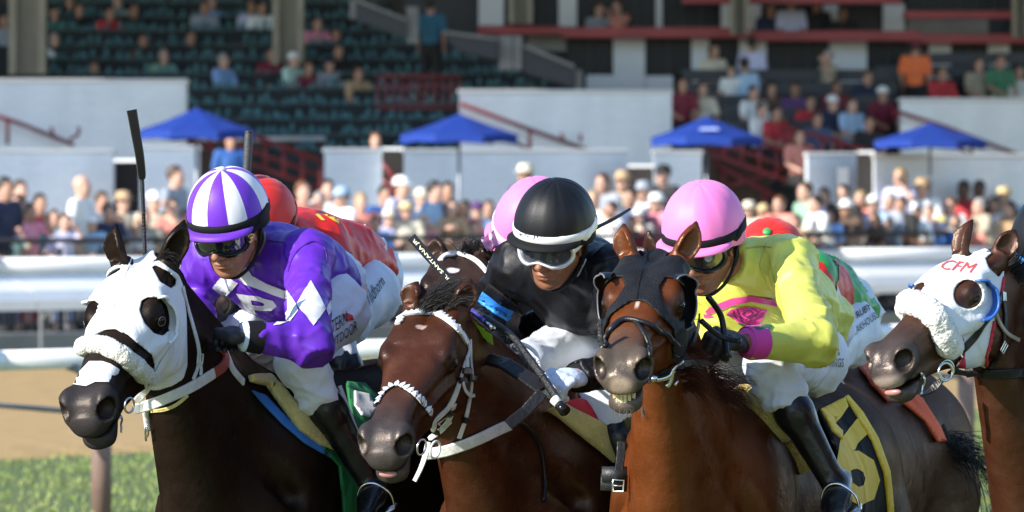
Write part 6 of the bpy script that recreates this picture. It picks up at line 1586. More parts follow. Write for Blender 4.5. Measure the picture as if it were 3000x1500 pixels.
lettering('breeches_print', 'SUBS & WINGS', [(2358, 1077), (2468, 1074), (2468, 1050), (2358, 1052)], jE.br_bvh, INK, r, .0, .005); lettering('breeches_print', 'ZZA &', [(2400, 1044), (2457, 1042), (2457, 1022), (2402, 1024)], jE.br_bvh, INK, r, .0, .005)
stirrup(jE, 0)
mb = MB(); mb.tube(smooth_line([px(2075, 870, 19.0), px(2110, 920, 19.05), px(2122, 980, 19.05), px(2130, 1045, 19.02)], 6), .009, 8); mb.tube(smooth_line([px(2055, 940, 18.95), px(2110, 985, 19.0), px(2170, 1000, 18.98)], 6), .008, 8); part(mb, 'rein_loop', STRAPB, hE.root, True)
# black stirrup with a buckle, hanging in front of the bay's flank
def seam(k, pts, m):
    T = trace(k.j_bvh, pts, 6, .001); mb = MB(); mb.ribbon([q[0] for q in T], [q[1] for q in T], .0045, .0022); part(mb, 'seam', m, k.root)
S_SEAMP = silk('purple seam thread', '3A1478'); S_SEAMY = silk('yellow seam thread', (.38, .36, .04))
seam(jA, Z5([(566, 508), (620, 515), (672, 527), (666, 590), (690, 640)]), S_SEAMP); seam(jA, Z5([(690, 690), (712, 620), (760, 555), (840, 515), (905, 560), (915, 640)]), S_SEAMP)
seam(jE, ZE([(1155, 300), (1170, 380), (1195, 450), (1215, 520), (1240, 640)]), S_SEAMY); seam(jE, ZE([(1010, 215), (1100, 205), (1160, 210)]), S_SEAMY)
# ------------------------------------------------------------------ the horses and riders behind
# B - hooded dark horse and red rider behind the black horse
hB = make_horse('dark horse in a black hood half hidden between the black horse and the purple jockey', dict(id='B', eyeL=(650, 892), eyeR=(560, 890), nosL=(560, 1090), earL=(680, 800), earR=(570, 800), lips=(520, 1150)), (.03, .016, .012), (.02, .018, .018), 21.35, math.radians(25), mouth=.2, scale=.98, parts=False, fine=.007)
hoodB, hoodB_bvh = hood(hB, [(480, 700), (800, 700), (800, 1010), (640, 1010), (500, 960)], [[(650 + 22 * math.cos(a), 893 + 30 * math.sin(a)) for a in np.linspace(0, 6.283, 14, endpoint=False)]], STRETCH_B, fine=.008)
jB = make_jockey('B', 'jockey in red silks with yellow print and a red cap, behind the purple jockey', joints(hB,
    neck=(850, 690, .0), Lsh=(945, 705, .19), Rsh=(780, 720, -.18), Lel=(1010, 850, .30), Rel=(780, 850, -.26), Lwr=(900, 950, .18), Rwr=(760, 930, -.1), pelvis=(1058, 805, 0), Lhip=(1070, 862, .12), Rhip=(990, 855, -.1), Lkn=(970, 985, .24), Rkn=(850, 980, -.2), Lan=(1060, 1200, .36), Ran=(900, 1250, -.34)),
    dict(nose=(708, 765), mouth=(718, 795), chin=(738, 815), earL=(823, 700), top=(735, 560)), 21.3, (.30, .14, .08), S_RED, dict(mats=[CAPM['red']], panels=8, band=S_RED, peak=CAPM['red']), seed=6.2, face_detail=False)
patch('silk_print', [Z5(q) for q in ([(820, 340), (860, 352), (905, 395), (880, 392)], [(880, 350), (930, 358), (980, 380), (985, 415), (960, 400)])], jB.j_bvh, S_GOLD, jB.root, .003, 0, 7)
patch('silk_stripe', [Z5([(1020, 590), (1055, 578), (1090, 668), (1055, 675)]), Z5([(1055, 800), (1100, 810), (1100, 840), (1080, 830)])], jB.j_bvh, S_NAVY, jB.root, .003, 0, 7)
lettering('breeches_print', 'Wildhorn', [(1078, 908), (1128, 830), (1112, 806), (1056, 872)], jB.br_bvh, INK, jB.root, .0, .003, .35)
t, P = whip('dark grey whip handle standing up above the purple cap', [(729, 388), (726, 450), (722, 520), (716, 640)], [21.2, 21.2, 21.2, 21.2], [.0125, .0135, .012, .007], mat('dark grey rubber', (.04, .04, .042), rough=.55, bump=.3, bscale=80))
mb = MB(); mb.ball(P[0], (.0135, .0135, .008)); part(mb, 'cap', BLACKRUB, t, True)
# D - dark horse with a white browband and pink capped rider behind the jockey in black
hD = make_horse('dark brown horse with a plain white browband behind the whip and the jockey in black', dict(id='D', eyeL=(1405, 845), eyeR=(1250, 850), earL=(1430, 745), earR=(1290, 750), nosL=(1335, 1010), nosR=(1270, 1010), tipR=(1277, 690, .0), tipL=(1455, 690, .0)), (.028, .014, .010), (.02, .016, .015), 20.9, math.radians(22), mouth=.2, scale=1.0, star=[((.17, -.01, .02), (.016, .016, .03), (.6, .57, .55))], parts=True, fine=.006)
bridle(hD, 'browband', Z6([(100, 548), (125, 522), (170, 510), (230, 515), (300, 545), (350, 592), (392, 650)]), .017, BANDW, .005, 6, False)
bridle(hD, 'breastplate_strap', Z6([(395, 660), (440, 560), (500, 505), (555, 480)]), .010, STRAPW, .004, 6, False)
tuft('forelock', hD, Z6([(220, 480), (280, 470), (330, 480)]), ((.0, -.2, .6), (.6, -.1, .5)), 260, .075, HAIRB, .0018, 15, .4, jit=8)
jD = make_jockey('D', 'jockey with a pink lettered cap and pink collar behind the jockey in black', joints(hD,
    neck=(1590, 750, .0), Lsh=(1660, 765, .19), Rsh=(1520, 765, -.18), Lel=(1640, 900, .30), Rel=(1400, 880, -.22), Lwr=(1560, 960, .15), Rwr=(1440, 960, -.1), pelvis=(1680, 880, 0), Lhip=(1700, 930, .12), Rhip=(1620, 920, -.1), Lkn=(1590, 1060, .22), Rkn=(1480, 1050, -.2), Lan=(1680, 1320, .36), Ran=(1540, 1320, -.34)),
    dict(nose=(1492, 772), mouth=(1502, 800), chin=(1517, 820), earL=(1622, 716), top=(1577, 556)), 20.75, (.10, .05, .035), S_BLACK, dict(mats=[CAPM['pink']], panels=8, band=creases(mat('pale pink elastic', (.80, .62, .62), rough=.6), 9., .1), peak=CAPM['pink'], goggles=dict(frame=GLOSSB)), seed=8.1, face_detail=False)
on_cap(jD, 'cap_letters', 'JOCKEY', [(1438, 664), (1492, 674), (1493, 664), (1439, 654)], mat('orange letters', (.7, .25, .05), rough=.6)) if False else None
mb = MB(); n = 9; c0, c1, c2, c3 = px(1408, 700, 20.45), px(1446, 672, 20.50), px(1464, 726, 20.50), px(1428, 738, 20.46)
V = [(c0.lerp(c1, u / (n - 1))).lerp(c3.lerp(c2, u / (n - 1)), v / (n - 1)) + Vector((0, -.012 * math.sin(u * 1.1 + v * .5) + .006 * math.sin(v * 1.7), .004 * math.sin(u * 1.6))) for v in range(n) for u in range(n)]
fs = [(v * n + u, v * n + u + 1, (v + 1) * n + u + 1, (v + 1) * n + u) for v in range(n - 1) for u in range(n - 1)]
mb.add(V, fs); mb.add([q + Vector((0, .006, 0)) for q in V], [f[::-1] for f in fs]); part(mb, 'neck_cloth', silk('pale pink silk', (.80, .36, .56)), jD.root, True)
t, P = whip('thin black whip tip slanting up behind the shoulder of the jockey in black', [(1745, 668), (1800, 640), (1846, 612)], [20.8, 20.85, 20.9], [.006, .0055, .004])
# F - brown horse and rider in green, red and white behind the yellow jockey
hF = make_horse('brown horse with an orange saddlecloth, rump showing behind the chestnut', dict(id='F', eyeL=(2060, 900), eyeR=(1900, 900), earL=(2070, 800), earR=(1930, 800), nosL=(1960, 1060), nosR=(1890, 1060)), (.050, .022, .014), (.03, .02, .02), 21.6, math.radians(24), mouth=.2, scale=1.0, parts=False, fine=.010, Wfix=(.82, 22.0, 1.52))
jF = make_jockey('F', 'jockey in green, red and white silks with a red cap, behind the yellow jockey', joints(hF,
    neck=(2285, 777, .0), Lsh=(2375, 807, .19), Rsh=(2195, 812, -.18), Lel=(2395, 962, .25), Rel=(2155, 962, -.22), Lwr=(2285, 1022, .15), Rwr=(2175, 1012, -.1), pelvis=(2460, 922, 0), Lhip=(2475, 972, .10), Rhip=(2405, 962, -.1), Lkn=(2355, 1072, .22), Rkn=(2255, 1072, -.2), Lan=(2485, 1192, .34), Ran=(2335, 1332, -.34)),
    dict(nose=(2190, 870), mouth=(2200, 900), chin=(2215, 920), earL=(2310, 815), top=(2247, 690)), 22.2, (.30, .14, .08), S_GREEN, dict(mats=[CAPM['red']], panels=8, band=S_RED, peak=CAPM['red'], button=S_GREEN), seed=9.4, face_detail=False)
patch('silk_panel', [Z4([(150, 300), (200, 285), (245, 330), (272, 400), (270, 480), (240, 520), (215, 560), (195, 500), (215, 450), (200, 380)]), Z4([(60, 270), (150, 300), (200, 380), (215, 440), (180, 560), (120, 560)])], jF.j_bvh, S_RED, jF.root, .003, 0, 8)
patch('silk_yoke', Z4([(85, 192), (120, 200), (150, 215), (130, 232), (100, 225), (80, 215)]), jF.j_bvh, S_WHITE, jF.root, .004, 0, 8)
patch('silk_edge', Z4([(185, 355), (200, 382), (216, 430), (212, 455), (200, 430), (185, 385)]), jF.j_bvh, S_WHITE, jF.root, .006, 0, 6)
lettering('breeches_print', "JEFF RUBY'S", [(2476, 968), (2563, 905), (2556, 880), (2470, 940)], jF.br_bvh, INK, jF.root, .01, .004); lettering('breeches_print', 'STEAKHOUSE', [(2488, 995), (2572, 930), (2566, 910), (2482, 975)], jF.br_bvh, INK, jF.root, .0, .004)
patch('saddlecloth', [Z4([(455, 862), (500, 838), (522, 835), (560, 895), (600, 955), (622, 1008), (590, 1012), (540, 935)]), Z4([(258, 655), (300, 640), (355, 690), (375, 760), (430, 850), (400, 860), (340, 800), (290, 720)])], hF.bvh, C_ORANGE, hF.root, .014, .006)
patch('saddlecloth_edge', Z4([(600, 955), (622, 1008), (640, 1012), (625, 970), (612, 945)]), hF.bvh, C_BLACK, hF.root, .016, .004)
patch('boot_top', Z4([(268, 765), (312, 720), (365, 790), (385, 830), (340, 830)]), bvh_of(*jF.boots[0]), mat('brown boot cuff', (.28, .10, .04), rough=.4), jF.root, .004, .003)
tuft('tail', hF, [(2770, 1270), (2790, 1300), (2805, 1340)], ((.8, .5, -.1), (.5, .5, -.6)), 150, .36, HAIRB, .0014, 21, .5, spread=.18, jit=12)
# G's rider, of whom the picture shows only the edge of the cap
jG = make_jockey('G', 'jockey with a black cap and light blue band cut by the right picture edge', joints(hG,
    neck=(3170, 800, .0), Lsh=(3260, 830, .19), Rsh=(3080, 830, -.18), Lel=(3280, 990, .30), Rel=(3040, 980, -.24), Lwr=(3120, 1010, .18), Rwr=(3040, 1000, -.1), pelvis=(3370, 920, 0), Lhip=(3380, 990, .12), Rhip=(3300, 970, -.1), Lkn=(3180, 1090, .22), Rkn=(3080, 1080, -.2), Lan=(3380, 1400, .36), Ran=(3240, 1400, -.34)),
    dict(nose=(3040, 845), mouth=(3052, 875), chin=(3072, 895), earL=(3160, 760), top=(3092, 590)), 19.15, (.30, .14, .08), S_BLACK, dict(mats=[CAPM['black']], panels=8, band=S_BLUE, peak=CAPM['black']), seed=10.4, face_detail=False)
# black stirrup iron with a silver buckle beside the chestnut's chest
t = thing('stirrup', 'black rubber covered stirrup with a silver buckle beside the chestnut neck', 'stirrup', px(1800, 1400, 19.2))
mb = MB(); c = px(1800, 1400, 19.25); mb.tube([c + Vector((-.035, 0, .01)), c + Vector((.035, 0, .01))], .022, 14); mb.tube([c + Vector((-.038, .02, -.012)), c + Vector((.036, .02, -.016))], .024, 14); part(mb, 'tread', BLACKRUB, t, True)
mb = MB(); mb.ribbon([c + Vector((.020, .01, .10)), c + Vector((.018, .0, .06)), c + Vector((.012, -.015, .02))], [Vector((0, -1, 0))] * 3, .024, .007); part(mb, 'leather', STRAPB, t)
mb = MB(); b = c + Vector((.008, -.026, -.02)); mb.tube([b + Vector(q) for q in ((-.014, 0, -.016), (.016, 0, -.018), (.018, 0, .014), (-.012, 0, .016), (-.014, 0, -.016))], .0032, 6); mb.tube([b + Vector((-.013, 0, 0)), b + Vector((.017, 0, -.002))], .0026, 5); part(mb, 'buckle', METAL, t, True)
# ------------------------------------------------------------------ spectators
def pm(name, c, rough=.8): return mat('spectator ' + name, c, rough=rough, noise=.12, nscale=5, bump=.5, bscale=14)
SK = [mat('spectator skin %d' % i, c, rough=.55, noise=.08, nscale=14) for i, c in enumerate(((.56, .33, .24), (.44, .24, .16), (.30, .155, .095), (.12, .06, .04)))]
HAIRM = {n: mat('hair ' + n, c, rough=.5, noise=.3, nscale=30, bump=.6, bscale=60) for n, c in dict(dark=(.018, .013, .010), brown=(.07, .038, .020), red=(.16, .07, .03), grey=(.30, .29, .28), blond=(.38, .27, .13)).items()}
CL = {n: pm(n, c) for n, c in dict(white=(.78, .78, .76), navy=(.018, .024, .06), black=(.016, .016, .018), pink=(.78, .28, .36), cyan=(.12, .52, .56), grey=(.30, .33, .38), ltblue=(.36, .52, .70), skyblue=(.25, .40, .72), cream=(.68, .60, .46), beige=(.42, .36, .27), red=(.50, .035, .045), maroon=(.20, .02, .04), orange=(.80, .17, .05), green=(.06, .20, .11), mint=(.48, .68, .60), sage=(.25, .40, .30), lav=(.56, .56, .74), blue=(.03, .11, .34), teal=(.03, .13, .20), brown=(.10, .06, .04), purple=(.10, .04, .14), tan=(.45, .30, .17), khaki=(.30, .24, .15), jeans=(.06, .09, .17), yellow=(.75, .62, .22), straw=(.62, .47, .24), coral=(.70, .26, .20)).items()}
SHADES = mat('sunglasses', (.01, .01, .01), rough=.2)
def person_meshes(pose):
    """Body, top, trousers, shoes of one pose: faces -Y, feet on z = 0, head centre at about z = 1.62 when standing."""
    m = lambda *p: A3(p)
    sit = pose == 'sit'; dz = -.36 if sit else 0.
    head = m(0, -.02 if pose != 'lean' else -.16, 1.62 + dz - (.05 if pose == 'lean' else 0)); sh = 1.42 + dz - (.04 if pose == 'lean' else 0); fy = -.11 if pose == 'lean' else (.0)
    hip = m(0, .03, .95 + dz)
    arms = {'stand': [((.20, .0, sh), (.25, .03, 1.12), (.22, -.07, .88))] * 2,
            'lean': [((.19, fy, sh), (.27, -.20, 1.12), (.08, -.40, 1.10))] * 2,
            'cross': [((.19, .0, sh), (.25, -.04, 1.13), (.0, -.24, 1.16))] * 2,
            'clap': [((.19, .0, sh), (.24, -.10, 1.16), (.03, -.32, 1.28))] * 2,
            'raise': [((.19, .0, sh), (.26, -.18, 1.34), (.09, -.20, 1.56)), ((.19, .0, sh), (.25, .0, 1.13), (.15, -.18, 1.05))],
            'sit': [((.19, .0, sh), (.24, -.10, .80), (.13, -.36, .70))] * 2}[pose]
    def armf(P, g, part_=1.0):
        d = None
        for sd, a in ((1, arms[0]), (-1, arms[1])):
            S, E, Wr = (A3(q) * A3((sd, 1, 1)) for q in a)
            e = cone(P, S, E, .052 + g, .040 + g) if part_ < 1 else smin(cone(P, S, E, .052 + g, .040 + g), cone(P, E, Wr, .038 + g, .028 + g), .02)
            if part_ < 1: e = cone(P, S, S + (E - S) * part_, .058 + g, .056 + g)
            if part_ >= 1: e = smin(e, ell(P, Wr + (Wr - E) / np.linalg.norm(Wr - E) * .05, (.036, .05, .04)), .02)
            d = e if d is None else np.minimum(d, e)
        return d
    def torso(P, g):
        t = m(0, fy * .8, 1.28 + dz)
        d = cone(P, t, hip + m(0, 0, .05), .155 + g, .145 + g, ((0, 1, 0), .68))
        d = smin(d, cone(P, m(-.15, fy, sh - .01), m(.15, fy, sh - .01), .062 + g, .062 + g), .06)
        return d
    if sit: K, An = m(.12, -.42, .50), m(.12, -.40, .08)
    else: K, An = m(.10, 0, .50), m(.11, .03, .08)
    def legs(P, g):
        d = None
        for sd in (1, -1):
            f = A3((sd, 1, 1)); e = smin(cone(P, m(.09, .03, .90 + dz) * f, K * f, .092 + g, .062 + g), cone(P, K * f, An * f, .060 + g, .042 + g), .03)
            d = e if d is None else np.minimum(d, e)
        return d
    def bodyf(P):
        L = P - head; Lf = np.stack([-L[:, 1], L[:, 0], L[:, 2]], 1)
        d = face_field(Lf)
        d = smin(d, cone(P, head + m(0, .02, -.07), m(0, fy, sh), .056, .062), .03)
        d = smin(d, torso(P, -.012), .04); d = smin(d, armf(P, 0), .03)
        return smin(d, legs(P, -.010), .04)
    lo, hi = A3((-.40, -.55, -.02)), A3((.40, .28, 1.85))
    out = {}
    out['body'] = polygonise(bodyf, lo, hi, .015)
    Vs, Fs = polygonise(lambda P: smin(np.maximum(torso(P, .012), P[:, 2] * -1 + hip[2] - .06), armf(P, .010, .72), .03), lo, hi, .019); out['shirt'] = (wrinkle(laplace(Vs, Fs), vnormals(Vs, Fs), .008, 2., (0, 0, 1), 7.), Fs)
    Vs, Fs = polygonise(lambda P: smin(np.maximum(smin(torso(P, .004), ell(P, hip, (.165, .125, .13)), .05), P[:, 2] - hip[2] + .0), np.maximum(legs(P, .016), -(P[:, 2] - .10)), .04), lo, hi, .022); out['trousers'] = (wrinkle(laplace(Vs, Fs), vnormals(Vs, Fs), .006, 4., (0, 0, 1), 7.), Fs)
    out['shoe'] = [polygonise(lambda P, sd=sd: np.maximum(ell(P, (sd * .11, An[1] - .06, .035), (.05, .14, .06)), -P[:, 2]), lo, hi, .02) for sd in (1, -1)]
    # hair and hats
    def hairf(P, k):
        L = P - head; Lf = np.stack([-L[:, 1], L[:, 0], L[:, 2]], 1)
        d = ell(Lf, (-.020, 0, .034), (.106, .086, .106))
        if k == 'long': d = smin(d, cone(Lf, (-.07, 0, .0), (-.07, 0, -.17), .075, .06), .04); d = np.maximum(d, -(ell(Lf, (.10, 0, -.05), (.10, .070, .12))))
        else: d = np.maximum(d, -(Lf[:, 2] + .035 + np.clip(Lf[:, 0], -.03, .1) * -1.1))
        return np.maximum(d, (Lf[:, 0] - .045) - (Lf[:, 2] - .05) * .9)
    for k in ('short', 'long'): out['hair_' + k] = polygonise(lambda P: hairf(P, k), head - .25, head + .2, .012)
    mb = MB(); hd = Vector(head)
    def lathe(prof, c, n=20):
        q = MB(); V = []
        for r_, z_ in prof:
            for i in range(n):
                a = 2 * math.pi * i / n; V.append(c + Vector((r_ * .86 * math.cos(a), r_ * math.sin(a), z_)))
        q.add(V, [(j * n + i, j * n + (i + 1) % n, (j + 1) * n + (i + 1) % n, (j + 1) * n + i) for j in range(len(prof) - 1) for i in range(n)])
        return q
    q = lathe([(.19, .040), (.195, .044), (.115, .052), (.112, .09), (.098, .135), (.03, .150), (.0, .148)], hd + Vector((0, .012, 0))); out['hat_brim'] = (q.v, q.f)
    q = lathe([(.112, .032), (.114, .06), (.100, .105), (.05, .138), (.0, .145)], hd + Vector((0, .012, 0)))
    k0 = len(q.v); q.add([hd + Vector(((-.085 + .17 * i / 8), -.085 - .10 * math.sin(math.pi * i / 8) ** .6 * j, .042 - .012 * j)) for j in (0, 1) for i in range(9)], [(i, i + 1, 10 + i, 9 + i) for i in range(8)]); out['hat_cap'] = (q.v, q.f)
    q = MB()
    for sx in (-1, 1): q.ball(hd + Vector((sx * .034, -.088, .0)), (.028, .012, .020), None, 8, 6)
    q.box(hd + Vector((0, -.097, .006)), (.03, .006, .006)); out['glasses'] = (q.v, q.f)
    return out, head
PM = {}; PMESH = {}
def person(label, hx, hy, d, pose='stand', yaw=0., top='white', legs='jeans', hair='dark', hat=None, hatc='white', skin=0, long=False, glasses=False, base=None, group='spectators along the fence', size=None):
    """A spectator whose head shows at pixel (hx, hy), d metres away; hands, clothes, hair and hat are parts."""
    if pose not in PM:
        PM[pose] = person_meshes(pose)
    out, head = PM[pose]
    P = px(hx, hy, d)
    if base is None: base = AP
    s = size or (P.z - base) / head[2]
    s = max(.62, min(1.16, s))
    R = Matrix.Rotation(yaw, 3, 'Z'); off = R @ Vector((head[0] * s, head[1] * s, 0))
    t = thing('person', label, 'person', (P.x - off.x, P.y - off.y, P.z - head[2] * s), group, (0, 0, yaw)); t.scale = (s, s, s)
    def put(nm, key, m, idx=None):
        k = (pose, key, idx)
        if k not in PMESH:
            v, f = out[key] if idx is None else out[key][idx]
            o = mesh_obj(nm, v, f, m, None); PMESH[k] = o.data
        else: o = link(bpy.data.objects.new(nm, PMESH[k]))
        o.parent = t
        o.material_slots[0].link = 'OBJECT'; o.material_slots[0].material = m
        return o
    put('body', 'body', SK[skin]); put('shirt', 'shirt', CL[top]); put('trousers', 'trousers', CL[legs])
    for i in (0, 1): put('shoe', 'shoe', CL['black'], i)
    if hair: put('hair', 'hair_long' if long else 'hair_short', HAIRM[hair])
    if hat: put('hat', 'hat_' + hat, CL[hatc])
    if glasses: put('sunglasses', 'glasses', SHADES)
    return t
def fence_d(xp, row):
    """Distance of the fence line at pixel column xp, plus rows behind it."""
    k = (xp - 1500) / FPX; A = F0; t_ = (k * A.y - A.x) / (RD.x - k * RD.y)
    return (A + RD * t_).y + .42 + row * .75
